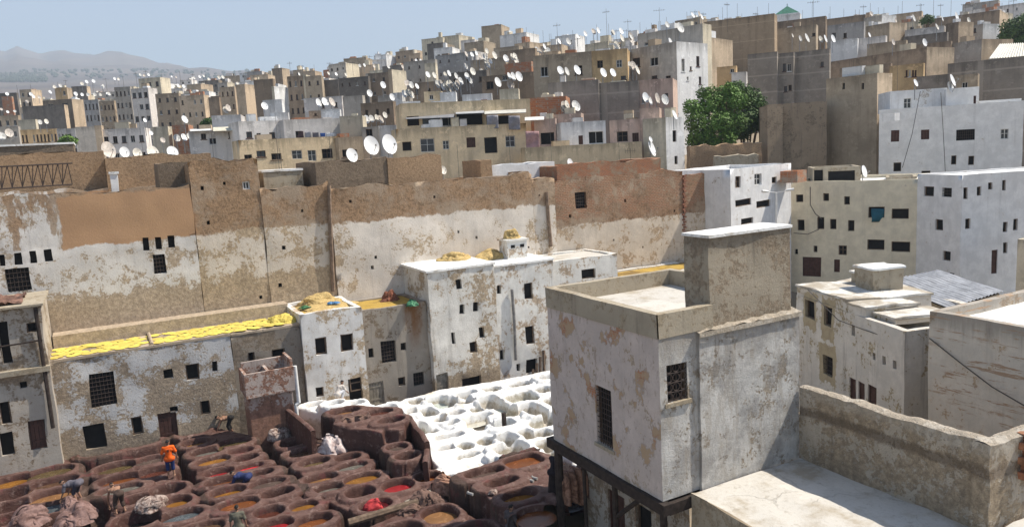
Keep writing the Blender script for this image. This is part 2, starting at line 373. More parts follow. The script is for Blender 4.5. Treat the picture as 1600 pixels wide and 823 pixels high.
# ------------------------------------------------------------------ materials of the near buildings
WHITE = (.74, .73, .71); TAN = (.40, .31, .22); EARTH = (.36, .24, .148)
def xt_lw1(t, c, mask, m):
    s = t.sep(); nz = t.noise(.9, 6, .7); n2 = t.noise(.35, 6, .65)
    # bare earth render above the whitewash, with a ragged lower edge
    zb = t.ma('ADD', t.ma('MULTIPLY', t.ma('SUBTRACT', nz, .5), 1.1), s[2])
    br = t.mix(t.step(t.noise(6, 6, .72), .4, .7), EARTH, sc3(EARTH, .55)); br = t.mix(t.step(n2, .4, .65), br, (.42, .33, .25))
    f = t.step(zb, 10.2, 10.35); wleft = t.step(t.ma('ADD', s[0], t.ma('MULTIPLY', nz, 2.)), -.2, -1.2)
    wr = t.ma('MULTIPLY', wleft, t.step(t.noise(1.4, 6, .7, t.mul(t.pos, (1, 1, .35))), .44, .52)); f = t.ma('MULTIPLY', f, t.ma('SUBTRACT', 1., wr))
    c = t.mix(f, c, br)
    zz = t.ma('ADD', s[2], t.ma('MULTIPLY', t.ma('SUBTRACT', nz, .5), .8)); uu = t.ma('ADD', s[0], t.ma('MULTIPLY', t.ma('SUBTRACT', nz, .5), .5))
    g = t.ma('MULTIPLY', t.ma('MULTIPLY', t.step(zz, 10.1, 10.2), t.step(zz, 12.95, 12.85)), t.ma('MULTIPLY', t.step(uu, -1.9, -1.8), t.step(uu, 5.1, 5.0)))
    c = t.mix(g, c, t.mix(t.step(n2, .3, .7), (.47, .29, .165), (.41, .25, .145)))
    mask = t.ma('MULTIPLY', mask, t.ma('SUBTRACT', 1., g)); mask = t.ma('MAXIMUM', mask, t.ma('MULTIPLY', f, t.ma('SUBTRACT', 1., g)))
    return c, mask
def xt_brown(zb, earth, amp=1.2):
    def fn(t, c, mask, m):
        s = t.sep(); nz = t.noise(.8, 7, .7)
        zz = t.ma('ADD', s[2], t.ma('MULTIPLY', t.ma('SUBTRACT', nz, .5), amp)); f = t.step(zz, zb, zb+.14)
        br = t.mix(t.step(t.noise(6, 6, .72), .4, .7), earth, sc3(earth, .5)); br = t.mix(t.step(t.noise(.5, 6, .7), .42, .62), br, (.37, .285, .205)); br = t.mix(t.ma('MULTIPLY', t.step(t.noise(1.6, 7, .75), .54, .64), .7), br, sc3(earth, .55))
        br = t.mix(t.step(t.noise(22, 4, .7), .56, .75), br, sc3(earth, 1.6))
        return t.mix(f, c, br), t.ma('MAXIMUM', mask, f)
    return fn
P = {}
P['lw1'] = plaster('whitewash_and_earth_render', (.74, .705, .66), (.42, .335, .245), .37, .35, .2, .7, extra=xt_lw1, zlow=(6.0, 1.8, .24))
P['lw2'] = plaster('rough_cream_wash_under_brown_earth', (.70, .62, .52), (.44, .34, .23), .40, .8, .2, .9, .07, extra=xt_brown(10.1, (.36, .235, .14)), zlow=(6.6, 1.5, .16))
P['lw3'] = plaster('pale_wash_under_brown_earth', (.74, .67, .585), (.46, .36, .25), .35, .28, .2, .9, .07, extra=xt_brown(10.0, (.345, .225, .135)))
xt4 = xt_brown(8.25, (.31, .195, .12))
def xt_brickish(t, c, mask, m):
    c, mask = xt4(t, c, mask, m); s = t.sep(); n = t.N.new('ShaderNodeTexBrick'); t.lk(t.comb(t.ma('ADD', s[0], s[1]), s[2], 0.), n.inputs['Vector']); n.inputs['Scale'].default_value = 1
    n.inputs['Brick Width'].default_value = .3; n.inputs['Row Height'].default_value = .12; n.inputs['Mortar Size'].default_value = .016
    n.inputs['Color1'].default_value = (.33, .15, .085, 1); n.inputs['Color2'].default_value = (.25, .14, .09, 1); n.inputs['Mortar'].default_value = (.36, .27, .18, 1)
    f = t.ma('MULTIPLY', t.step(s[2], 8.6, 9.), t.step(t.noise(.7, 6, .7), .44, .52)); return t.mix(t.ma('MULTIPLY', f, .85), c, n.outputs[0]), mask
P['lw4'] = plaster('cream_wash_under_rubble', (.66, .57, .465), (.44, .33, .225), .40, .6, .2, .9, .07, extra=xt_brickish)
P['earth'] = rubble('earth_wall', (.40, .27, .165), (.33, .225, .14), .9)
P['earthdark'] = rubble('dark_weathered_earth_wall', (.25, .19, .135), (.19, .145, .105), .9, streak=.55)
P['brick'] = bricks('red_brick_and_mortar', (.36, .135, .065), (.28, .12, .07), (.30, .23, .16), .26, .09)
P['row1'] = plaster('stone_and_flaking_whitewash', (.58, .575, .565), (.33, .265, .195), .52, .30, .3, 1., .07, zlow=(-.2, 1.2, .2))
P['row1b'] = plaster('grey_brown_render', (.29, .25, .205), (.24, .19, .14), .4, .5, .3, .7)
P['row2'] = plaster('white_wash_with_tan_patches', (.76, .74, .70), (.46, .36, .25), .36, .55, .3, .6, zlow=(-.2, 1., .2))
def xt_rust(t, c, mask, m):
    s = t.sep(); nz = t.noise(1.5, 6, .7, t.mul(t.pos, (1.6, 1, .5)))
    a = t.ma('ABSOLUTE', t.ma('SUBTRACT', s[0], 16.0)); g = t.ma('MULTIPLY', t.step(t.ma('ADD', a, t.ma('MULTIPLY', nz, 1.5)), 1.55, .75), t.step(s[2], 1.9, 4.2))
    return t.mix(t.ma('MULTIPLY', g, .9), c, (.17, .075, .025)), mask
P['row3'] = plaster('drab_grey_render', (.34, .30, .25), (.22, .17, .12), .36, .5, .4, .7, extra=xt_rust)
P['row4'] = plaster('flaking_white_wash_over_stone', (.72, .69, .63), (.42, .33, .23), .44, .55, .35, 1.2, .09, zlow=(-.1, .9, .12))
P['row5'] = plaster('worn_white_wash', (.74, .72, .67), (.42, .33, .24), .36, .6, .3, .7)
P['rowleft'] = plaster('dirty_cream_render', (.46, .41, .35), (.27, .21, .15), .45, .5, .45, .7)
def xt_cb(t, c, mask, m):
    # the big patches go down to red brick
    s = t.sep(); n = t.N.new('ShaderNodeTexBrick'); t.lk(t.comb(t.ma('ADD', s[0], s[1]), s[2], 0.), n.inputs['Vector']); n.inputs['Scale'].default_value = 1
    n.inputs['Brick Width'].default_value = .26; n.inputs['Row Height'].default_value = .08; n.inputs['Mortar Size'].default_value = .01
    n.inputs['Color1'].default_value = (.46, .20, .11, 1); n.inputs['Color2'].default_value = (.38, .17, .095, 1); n.inputs['Mortar'].default_value = (.36, .28, .2, 1)
    fl = t.noise(1., 7, .75, t.mul(t.pos, (5., 5., 2.2))); c = t.mix(t.ma('MULTIPLY', t.step(fl, .56, .62), .75), c, (.36, .29, .24))
    bn = t.noise(.95, 6, .62); f = t.step(bn, .585, .60); ed = t.ma('SUBTRACT', t.step(bn, .565, .58), f)
    c = t.mix(t.ma('MULTIPLY', ed, .6), c, (.30, .24, .19))
    return t.mix(f, c, t.mix(t.step(t.noise(1.9, 4, .6), .5, .6), n.outputs[0], (.44, .32, .21))), t.ma('MAXIMUM', mask, f)
P['cbleft'] = plaster('peeling_pinkish_lime_wash', (.61, .525, .475), (.42, .335, .25), .28, .7, .22, .7, .07, extra=xt_cb, fine=1.2)
def xt_soot(t, c, mask, m):
    n = t.noise(.8, 8, .72); n2 = t.noise(1., 6, .75, t.mul(t.pos, (3.5, 3.5, .8)))
    c = t.mix(t.ma('MULTIPLY', t.step(n, .42, .62), .75), c, (.28, .265, .25)); return t.mix(t.ma('MULTIPLY', t.step(n2, .48, .64), .55), c, (.36, .315, .26)), mask
P['cbright'] = plaster('worn_grey_white_wash', (.62, .60, .565), (.35, .29, .22), .34, .7, .5, 1.5, .08, fine=1.3, drip=(8.3, .9, .55), dark=(.17, .14, .11), extra=xt_soot)
P['cbpar'] = plaster('old_tan_cement', (.43, .37, .28), (.33, .27, .19), .4, .7, .5, .7, .05, fine=1.3)
P['tower'] = plaster('rough_tan_cement_render', (.40, .345, .265), (.29, .23, .165), .45, .8, .55, 1., .08, fine=1.2, drip=(10.9, .5, .5), dark=(.13, .11, .085))
def xt_band(t, c, mask, m):
    s = t.sep(); z = t.ma('ADD', s[2], t.ma('MULTIPLY', t.ma('SUBTRACT', t.noise(1.6, 6, .75), .5), .5)); f = t.ma('MULTIPLY', t.step(z, 4.72, 4.86), t.step(z, 5.18, 5.02))
    c = t.mix(t.ma('MULTIPLY', f, .75), c, (.16, .12, .085)); return t.mix(t.ma('MULTIPLY', t.step(s[2], 5.3, 5.6), .35), c, (.62, .57, .49)), mask
P['para'] = plaster('crumbling_tan_wall', (.53, .46, .37), (.43, .34, .24), .55, .8, .4, 1.3, .14, fine=1.2, extra=xt_band)
MBA = math.atan2(-math.cos(R(19.5)), -math.sin(R(19.5))); MBT = Vector((math.cos(MBA), math.sin(MBA), 0)); MBN = Vector((-MBT.y, MBT.x, 0)); MB0 = Vector((32.4, 28.6, 0))
def xt_mb(t, c, mask, m):
    s = t.sep(); sl = t.ma('ADD', t.ma('MULTIPLY', s[0], MBT.x), t.ma('MULTIPLY', s[1], MBT.y)); nz = t.noise(2.2, 6, .7); tot = None
    for x, y, a_, b_ in ((1265, 487, .62, .95), (1293, 500, .62, 1.1), (1292, 568, .75, 1.05)):
        p = ppl(x, y, MB0, MBN); q = p.dot(MBT); dx = t.ma('DIVIDE', t.ma('ABSOLUTE', t.ma('SUBTRACT', sl, q)), a_); dz = t.ma('DIVIDE', t.ma('ABSOLUTE', t.ma('SUBTRACT', s[2], p.z)), b_)
        f = t.step(t.ma('ADD', t.ma('MAXIMUM', dx, dz), t.ma('MULTIPLY', t.ma('SUBTRACT', nz, .5), 1.1)), 1.02, .96); tot = f if tot is None else t.ma('MAXIMUM', tot, f)
    return t.mix(tot, c, t.mix(t.step(nz, .4, .65), (.42, .345, .225), (.34, .275, .18))), t.ma('MAXIMUM', mask, t.ma('MULTIPLY', tot, .6))
P['mb'] = plaster('old_cream_wash_with_bare_patches', (.68, .63, .555), (.42, .34, .22), .33, .5, .45, .9, .06, extra=xt_mb)
def xt_course(t, c, mask, m):
    n = t.noise(1., 7, .7, t.mul(t.pos, (.5, .5, 5.5))); f = t.ma('MULTIPLY', t.step(n, .55, .60), t.step(t.noise(.5, 5, .6), .42, .52))
    return t.mix(f, c, (.40, .28, .19)), t.ma('MAXIMUM', mask, f)
P['rb'] = plaster('cream_wash_over_brick_courses', (.68, .62, .53), (.47, .36, .25), .30, .7, .35, .9, .05, fine=1.2, drip=(6.9, .8, .5), extra=xt_course)
P['whitecool'] = plaster('clean_white_wash', (.79, .775, .755), (.5, .45, .4), .12, .6, .18, .25)
P['whiteold'] = plaster('white_wash_with_stains', (.76, .75, .74), (.45, .4, .34), .22, .6, .3, .3)
P['cream'] = plaster('smooth_cream_render', (.74, .66, .50), (.5, .44, .35), .10, .5, .12, .2)
RO = {}
RO['white'] = roofmat('limewashed_roof', (.80, .79, .76), (.50, .45, .38), .35)
RO['dirtywhite'] = roofmat('dirty_limewashed_roof', (.70, .68, .63), (.38, .33, .26), .75)
RO['worn'] = roofmat('worn_pale_roof', (.53, .50, .45), (.38, .33, .26), .5)
RO['tan'] = roofmat('earth_roof', (.42, .34, .25), (.27, .21, .15), .55)
RO['grey'] = roofmat('grey_cement_roof', (.36, .34, .31), (.22, .2, .18), .5)
RO['yellow'] = roofmat('yellow_stained_roof', (.42, .28, .07), (.20, .13, .05), .55)
# ------------------------------------------------------------------ the corner house at the right of the pits
cb = empty('corner_house', (13.95, 17.4, 3.25), 0, 'tall peeling white house with roof terrace, jutting over the pits on timber posts', 'house')
O = Vector((13.95, 17.4, 3.25))
def local(mb, name, mats, parent, smooth=32, seed=3, amp=.04):
    return mb.build(name, mats, parent, smooth, True, warpf(amp, seed, .6))
def pxop(rect, side):  # window rectangles of the corner house
    x0, y0, x1, y1 = rect
    if side == 'left':
        a, b = pu(x0, y0, 13.95), pu(x1, y1, 13.95); e = pu(x0, y1, 13.95)
        return (23.7-a.y, min(b.z, e.z)-3.25, 23.7-b.y, a.z-3.25)
    a, b = pv(x0, y0, 17.4), pv(x1, y1, 17.4); return (a.x-13.95, b.z-3.25, b.x-13.95, a.z-3.25)
HW = 5.05
X = Vector((1, 0, 0)); Y = Vector((0, 1, 0)); Z0 = Vector((0, 0, 0))
wl = pxop((930, 600, 958, 688), 'left'); wr = pxop((1041, 571, 1075, 622), 'right')
mb = MB(); panel(mb, Y*6.3, -Y, X, 6.3, 0, HW, [wl], .3, 0); local(mb, 'wall', [P['cbleft']], cb)
mb = MB(); panel(mb, Z0, X, Y, 1.5, 0, HW, [wr], .3, 0); panel(mb, X*1.5-Y*.10, X, Y, 4.27, -.3, HW-.05, [], .3, 0)
panel(mb, X*1.5-Y*.1, Y, X, .1, -.3, HW-.05, [], .3, 0); panel(mb, X*5.77-Y*.1, Y, -X, 6.4, -.3, HW, [], .4, 0); panel(mb, X*5.77+Y*6.3, -X, -Y, 5.77, 0, HW, [], .4, 0)
mb.grid((1.5, -.1, HW-.05), (4.27, 0, 0), (0, .12, 0), 14, 1); local(mb, 'side_wall', [P['cbright']], cb)
# parapet round the roof terrace, a hand thick, standing on a small cornice
mb = MB(); pt = .26; z0, z1 = HW, HW+.72
def rim(a, b, inn, z0, z1, o=.03, m=0):
    a = Vector(a); b = Vector(b); inn = Vector(inn); L = (b-a).length; k = max(1, int(L/.3)); out_ = inn*-o
    mb.grid(a+out_+Vector((0, 0, z0)), b-a, (0, 0, z1-z0), k, 2, m); mb.grid(a+inn*pt+Vector((0, 0, z0-.4)), b-a, (0, 0, z1-z0+.4), k, 2, m)
    mb.grid(a+out_+Vector((0, 0, z1)), b-a, inn*(pt+o), k, 1, m); mb.grid(a+out_+Vector((0, 0, z0)), b-a, inn*(pt+o), k, 1, m)
rim((0, 6.3, 0), (0, 0, 0), (1, 0, 0), z0, z1); rim((0, 6.3, 0), (5.77, 6.3, 0), (0, -1, 0), z0, z1, .0); rim((5.77, 1.2, 0), (5.77, 6.3, 0), (-1, 0, 0), z0, z1, .0)
rim((0, 0, 0), (2.1, 0, 0), (0, 1, 0), z0, z1)
local(mb, 'parapet', [P['cbpar']], cb, 32, 5, .03)
mb = MB(); mb.grid((.2, .2, HW+.12), (5.4, 0, 0), (0, 5.9, 0), 16, 16); local(mb, 'roof', [RO['worn']], cb, 40, 6, .03)
# rubble ledge at the foot of the stair tower
mb = MB(); mb.grid((1.45, -.16, HW-.02), (4.4, 0, 0), (0, .75, .16), 22, 4, 0, lambda p: p+Vector((0, 0, .09*noise.noise(p*3)))); mb.grid((1.45, -.16, HW-.16), (4.4, 0, 0), (0, 0, .15), 22, 1, 0)
local(mb, 'rubble_ledge', [P['para']], cb, 40, 7, .03)
# stair tower
tw = MB(); tx0, tx1, ty0, ty1, tz0, tz1 = 2.14, 5.6, .12, 1.25, HW-.05, 7.82
for a, t_, n_, w_ in ((Vector((tx0, ty0, 0)), X, Y, tx1-tx0), (Vector((tx1, ty0, 0)), Y, -X, ty1-ty0), (Vector((tx1, ty1, 0)), -X, -Y, tx1-tx0), (Vector((tx0, ty1, 0)), -Y, X, ty1-ty0)):
    panel(tw, a, t_, n_, w_, tz0, tz1, [], .22)
tower = local(tw, 'stair_tower', [P['tower']], cb, 32, 8, .05)
mb = MB(); mb.box(tx0-.05, ty0-.05, tz1-.02, tx1+.05, ty1+.05, tz1+.07); mb.build('roof_slab', RO['white'], tower, None, True)
for rect, kd, rz in ((wl, 'grille', -math.pi/2), (wr, 'fancy', 0)):
    s, z, s1, zz = rect; ww, hh = s1-s, zz-z
    me, mw, mh = unit_window('frame', ww, hh)
    o = link('window', me, cb, (s, 0, z) if rz == 0 else (0, 6.3-s, z), rz, (ww/mw, 1, hh/mh)); link('grille', grille_mesh(ww, hh, .13 if kd == 'grille' else .2, kd == 'fancy'), o)
    mb = MB(); mb.box(-.1, -.07, -.12, ww+.1, .05, 0); mb.build('sill', P['cbpar'], o, None, False)
# timber sole beams and posts under the jetty
mb = MB(); mb.box(-.14, -.2, -.36, .16, 6.6, -.005); mb.box(.16, -.14, -.42, 1.7, .16, -.06); mb.build('jetty_beam', M['wooddark'], cb, 40, True, warpf(.05, 4, .7))
mb = MB(); mb.grid((.16, .16, -.06), (5.5, 0, 0), (0, 6.1, 0), 2, 2); mb.build('soffit', M['wooddark'], cb, None, False)
for (x, y, r) in ((.05, 6.1, .17), (.0, 4.3, .07), (.1, 2.6, .11), (.1, .1, .13), (1.45, .05, .12)):
    mb = MB(); mb.bar((x, y, -4.2), (x, y, -.3), r, r*.9, 8); mb.build('post', M['wooddark'], cb, 40, True, warpf(.05, x+y, .8))
mb = MB(); mb.bar((.1, 2.6, -1.6), (.1, 1.2, -.4), .08, n=6); mb.build('brace', M['wooddark'], cb, 40)
mb = MB(); panel(mb, Vector((1.2, 6.2, 0)), -Y, X, 6.0, -4.3, 0, [(1.6, -4.2, 2.6, -1.6), (3.2, -2.9, 4.1, -1.5)], .4); local(mb, 'ground_floor_wall', [P['rowleft']], cb)
for s, z, ww, hh, kd in ((1.6, -4.2, 1.0, 2.6, 'door'), (3.2, -2.9, .9, 1.4, 'frame')):
    me, mw, mh = unit_window(kd, ww, hh); link('door' if kd == 'door' else 'window', me, cb, (1.2, 6.2-s, z), -math.pi/2, (ww/mw, 1, hh/mh))
# ------------------------------------------------------------------ terrace, its crumbling wall, and the wall end with bare brick
tr = empty('roof_terrace', (14.95, 9.0, -1), 0, 'bright worn cement roof terrace half in shadow below the corner house', 'terrace')
mb = MB(); mb.grid((0, -2, 4.27), (4.8, 0, 0), (0, 10.28, 0), 24, 48, 0, lambda p: p+Vector((0, 0, .035*noise.noise(p*1.1)+(.05 if p.x < .2 else 0)))); mb.build('roof', RO['worn'], tr, 40)
mb = MB(); panel(mb, Vector((0, 8.28, 0)), -Y, X, 10.3, -.2, 4.28, [], .35); local(mb, 'wall', [P['cbpar']], tr, 40, 9, .05)
def wallthing(name, label, cat, a, b, th, z0, z1, m, step=.2, amp=.07, seed=1., top=.12, capm=None, group=None):
    """a free-standing old wall from a to b (thickness th to the left of a->b), ragged top"""
    a = Vector((*a, 0)); b = Vector((*b, 0)); L = (b-a).length; an = math.atan2((b-a).y, (b-a).x)
    r = empty(name, (a.x, a.y, z0), an, label, cat, group); mb = MB(); H = z1-z0
    def tp(x): return H+top*(noise.noise(Vector((x*.8, seed, 0)))+.5*noise.noise(Vector((x*2.6, seed+4, 0))))
    nx = max(2, int(L/step)); nz = max(2, int(H/step)); ny = 3
    def F(x, y, f): return Vector((x, y, tp(x)*f))
    for (y) in (0, th):
        i0 = len(mb.v)
        for j in range(nz+1):
            for i in range(nx+1): mb.v.append(F(L*i/nx, y, j/nz))
        for j in range(nz):
            for i in range(nx): q = i0+j*(nx+1)+i; mb.f.append((q, q+1, q+nx+2, q+nx+1)); mb.m.append(0)
    for i in range(nx):
        for j in range(ny):
            x0, x1, y0, y1 = L*i/nx, L*(i+1)/nx, th*j/ny, th*(j+1)/ny; bz = lambda y: Vector((0, 0, .05*math.sin(math.pi*y/th)))
            mb.quad(F(x0, y0, 1)+bz(y0), F(x1, y0, 1)+bz(y0), F(x1, y1, 1)+bz(y1), F(x0, y1, 1)+bz(y1), 1)
    for x in (0, L):
        for j in range(nz): mb.quad(F(x, 0, j/nz), F(x, th, j/nz), F(x, th, (j+1)/nz), F(x, 0, (j+1)/nz))
    mb.build('wall_body', [m, capm or m], r, 40, True, warpf(amp, seed, .9)); return r
wallthing('parapet_wall', 'crumbling tan parapet wall along the right of the sunlit terrace', 'wall', (19.72, 17.3), (19.72, 11.05), .42, 3.1, 5.72, P['para'], .14, .08, 2, .1)
wallthing('wall_stub', 'ragged plastered wall end topped with bare red bricks, at the lower right edge', 'wall', (19.6, 11.0), (24.5, 10.6), .5, 1.0, 5.75, P['para'], .14, .08, 6, .14)
r = empty('brick_pier', (20.75, 10.72, 4.6), 0, 'loose red brickwork set on the broken wall at the right edge', 'brickwork')
for j in range(6):
    mb = MB(); n_ = 7 - (j > 4)*2
    for i in range(n_):
        x = i*.30+(.15 if j % 2 else 0)+random.uniform(-.015, .015); mb.box(x, random.uniform(-.03, .02), j*.205, x+.28, .35, j*.205+.19)
    mb.build('brick_course', flat('red_brick_%d' % j, (.38-.02*(j % 3), .16, .085), .9, .45, 7, .6), r, None, False)
mb = MB(); mb.grid((19.3, 7.5, 3.45), (5.5, 0, .2), (0, 3.3, 0), 20, 14, 0, lambda p: p+Vector((0, 0, .07*noise.noise(p*1.4))))
mb.box(19.3, 7.4, 2.2, 24.8, 7.5, 3.4); tag(mb.build('low_roof', RO['worn'], None, 40), 'pale dusty low roof below the brick wall end, bottom right corner', 'roof')
# ------------------------------------------------------------------ the white roofed house at right, the old house behind it
uvhouse('flat_roof_house', 'cream wall with brick courses and bare white flat roof at right edge', 'house', 27.68, 10.0, 36.5, 18.0, -1, 7.0, P['rb'], RO['white'], ph=.42, pt=.3, step=.35, amp=.05, seed=21)
a = math.atan2(-math.cos(R(19.5)), -math.sin(R(19.5)))
mbh = house('old_house', 'old cream house with stepped roofs and small tan-edged windows right of the tower', 'house', (32.4, 28.6), a, 8.9, 6.0, -1, 5.5, P['mb'], RO['dirtywhite'], ph=.28, pt=.3,
  front=[(1258, 467, 1272, 495, 'frame'), (1287, 477, 1300, 506, 'frame'), (1285, 553, 1300, 583, 'grille'), (1328, 588, 1338, 622, 'door'), (1342, 594, 1352, 625, 'door'), (1357, 598, 1370, 628, 'door'), (1330, 507, 1335, 524, 'open'), (1365, 550, 1369, 561, 'open'), (1379, 555, 1384, 568, 'open'), (1395, 562, 1401, 575, 'open')], step=.4, amp=.06, seed=22)
# stepped upper bits of that house (world boxes turned to its facade)
def onroof(name, par, O2, ang, w_, d_, z0, z1, m, mr, sd, cap=.1):
    mb = MB(); o3 = Vector((O2[0], O2[1], 0)); 
    t_ = Vector((math.cos(ang), math.sin(ang), 0)); n_ = Vector((-t_.y, t_.x, 0))
    for o_, tt, nn, L in ((o3, t_, n_, w_), (o3+t_*w_, n_, -t_, d_), (o3+t_*w_+n_*d_, -t_, -n_, w_), (o3+n_*d_, -n_, t_, d_)): panel(mb, o_, tt, nn, L, z0, z1, [], .4)
    mb.grid(o3+Vector((0, 0, z1))-(t_+n_)*.08, t_*(w_+.16), n_*(d_+.16), 5, 4, 1); mb.grid(o3+Vector((0, 0, z1-cap))-(t_+n_)*.08, t_*(w_+.16), n_*(d_+.16), 1, 1, 1)
    for o_, tt, L in ((o3-(t_+n_)*.08, t_, w_+.16), (o3-(t_+n_)*.08, n_, d_+.16), (o3+t_*(w_+.08)-n_*.08, n_, d_+.16), (o3+n_*(d_+.08)-t_*.08, t_, w_+.16)): mb.grid(o_+Vector((0, 0, z1-cap)), tt*L, (0, 0, cap), 4, 1, 1)
    ob = mb.build(name, [m, mr], None, 32, True, warpf(.11, sd, .7)); ob.parent = par; ob.matrix_parent_inverse = (Matrix.Translation(par.location) @ Matrix.Rotation(par.rotation_euler.z, 4, 'Z')).inverted(); return ob
t_ = Vector((math.cos(a), math.sin(a), 0)); n_ = Vector((-t_.y, t_.x, 0)); B0 = Vector((32.4, 28.6, 0))
def at(s, q): p = B0+t_*s+n_*q; return (p.x, p.y)
onroof('upper_storey', mbh, at(.06, .06), a, 4.6, 4.4, 5.42, 6.1, P['mb'], RO['dirtywhite'], 31)
onroof('roof_block', mbh, at(4.3, .1), a, 1.7, 2.6, 5.43, 6.0, P['mb'], RO['dirtywhite'], 32)
onroof('roof_block', mbh, at(5.9, .5), a, 1.6, 2.8, 5.41, 5.75, P['mb'], RO['dirtywhite'], 33)
ch = onroof('roof_hut', mbh, at(1.9, 2.2), a, 1.5, 1.6, 6.05, 7.25, P['cbpar'], RO['white'], 34)
onroof('low_hut', mbh, at(.6, 2.8), a, 1.3, 1.3, 6.04, 6.7, P['cbpar'], RO['white'], 35)
# corrugated sheet roof between them
cs = empty('tin_shed', (35.6, 25.6, 5.4), a, 'low shed under a weathered grey corrugated tin roof, behind the old house', 'shed')
p00, p10, p01, p11 = pz(1376, 438, 6.05), pz(1425, 472, 5.65), pz(1478, 424, 5.7), pz(1576, 455, 5.2)
p10 = pz(1418, 470, 5.6); q10 = pz(1510, 482, 5.2)
mb = MB(); nx = 120
A, B, Cc, D = pz(1376, 440, 5.95), pz(1468, 423, 5.95), pz(1568, 456, 5.35), pz(1482, 482, 5.35)
for i in range(nx):
    for j in range(8):
        def Q(u, v):
            p = A.lerp(B, u).lerp(D.lerp(Cc, u), v); sh = int(u*9)*.004; return p+Vector((0, 0, .03*math.sin(u*nx*.25*math.pi)+.02*noise.noise(Vector((u*9, v*3, 0)))+(.03 if int(v*2.99) % 2 == 0 else 0)+sh))
        mb.quad(Q(i/nx, j/8), Q((i+1)/nx, j/8), Q((i+1)/nx, (j+1)/8), Q(i/nx, (j+1)/8))
ob = mb.build('tin_roof', flat('weathered_tin', (.33, .335, .35), .55, .35, 1.6, .1, .5, .35), None, 60)
ob.parent = cs; ob.matrix_parent_inverse = (Matrix.Translation(cs.location) @ Matrix.Rotation(a, 4, 'Z')).inverted()
ce = (A+B+Cc+D)/4
mb = MB()
for p, q in ((A, B), (B, Cc), (Cc, D), (D, A)):
    p2, q2 = p.lerp(ce, .06), q.lerp(ce, .06); dz = Vector((0, 0, .1)); mb.quad(p2-dz, q2-dz, Vector((q2.x, q2.y, -1)), Vector((p2.x, p2.y, -1)))
ob = mb.build('wall', P['cbpar'], None, None); ob.parent = cs; ob.matrix_parent_inverse = (Matrix.Translation(cs.location) @ Matrix.Rotation(a, 4, 'Z')).inverted()
mb = MB(); p = pz(1440, 505, 4.9); mb.grid(p, (.9, .5, .25), (.1, -1.1, -.2), 8, 8, 0, lambda p: p+Vector((0, 0, .16*noise.noise(p*2.2)))); tag(mb.build('tarpaulin', flat('blue_plastic_sheet', (.03, .13, .42), .4, .3, 3), None, 60), 'crumpled blue plastic sheet under the tin roof', 'sheet')
# low walls in the gap in front of the old house
g0 = pz(1368, 622, .9); g1 = pz(1454, 606, .9)
wallthing('low_yard_wall', 'low pale wall of a sunken yard in front of the old house', 'wall', (g0.x, g0.y), (g1.x, g1.y), .3, -1, 1.0, P['cbpar'], .4, .03, 11, .04)
g2 = pz(1388, 628, .8); g3 = pz(1456, 652, .8)
wallthing('low_divider_wall', 'low grey divider wall crossing the sunken yard beside the cream wall', 'wall', (g2.x, g2.y), (g3.x, g3.y), .3, -1, .8, P['cbpar'], .4, .03, 12, .04)
# ------------------------------------------------------------------ the row of tannery workshops (fronts on v = 43)
V = 43.0
def rowu(x, y): return pv(x, y, V).x
def O_(x0, y0, x1, y1, k): return (x0, y0, x1, y1, k)
uvhouse('workshop', 'leftmost dirty cream workshop with ragged roof and open upper gallery', 'workshop', -9.5, 42.2, -2.95, 46.9, -1, 8.0, P['rowleft'], RO['tan'], ph=.15, pt=.3, step=.4, amp=.07, seed=41,
  front=[(0, 503, 16, 570, 'open'), (42, 504, 60, 520, 'frame'), (30, 597, 41, 607, 'open'), (0, 628, 18, 665, 'frame'), (0, 678, 23, 713, 'open'), (47, 658, 73, 704, 'door')])
wk = bpy.data.objects['workshop']
mb = MB(); mb.box(-6, -.28, 5.85, 6.6, -.02, 6.1); mb.build('ledge', P['cbpar'], wk, 40, False, warpf(.05, 3, .7))
mb = MB(); mb.bar((6.35, -.16, 3.0), (6.35, -.16, 8.9), .09, n=7); mb.bar((5.0, -.2, 7.3), (6.45, -.2, 7.35), .045); mb.bar((3.0, -.2, 7.25), (5.0, -.2, 7.3), .045); mb.bar((2.2, -.18, 6.1), (2.2, -.18, 8.6), .06); mb.build('gallery_rail', M['wooddark'], wk, 40)
mb = MB(); mb.box(-.3, -.3, 9.0, 6.7, 4.3, 9.09); mb.build('roof_slab', P['cbpar'], wk, 40, False, warpf(.05, 5, .7))
mb = MB(); mb.grid((1.5, .3, 9.12), (4.3, 0, 0), (0, 3.2, 0), 40, 30, 0, lambda p: p+Vector((0, 0, .32*abs(noise.noise(p*1.3))+.22*abs(noise.noise(p*3.7))-.05))); ob = mb.build('scrap_heap', flat('reddish_scrap', (.20, .11, .08), .9, .6, 4, .8), None, 40)
ob.location = wk.location; tag(ob, 'reddish heap of hide scraps on the leftmost workshop roof', 'scrap heap')
uR1, uR1b, uR2, uR3, uR4, uR4b, uR5 = rowu(80, 600), rowu(364, 560), rowu(471, 540), rowu(567, 530), rowu(669, 500), rowu(769, 450), rowu(863, 450)
uvhouse('workshop', 'long low stone workshop with patchy whitewash under the drying yellow hides', 'workshop', uR1, V, uR1b, 46.9, -1, 4.95, P['row1'], RO['tan'], ph=.0, step=.4, amp=.08, seed=42, slab=.02,
  front=[(141, 586, 182, 638, 'grille'), (256, 578, 271, 592, 'open'), (291, 570, 312, 595, 'frame'), (332, 564, 340, 580, 'open'), (206, 652, 223, 679, 'frame'), (265, 636, 278, 645, 'open'), (248, 647, 278, 693, 'door'), (314, 627, 329, 649, 'frame'), (132, 666, 165, 704, 'open')])
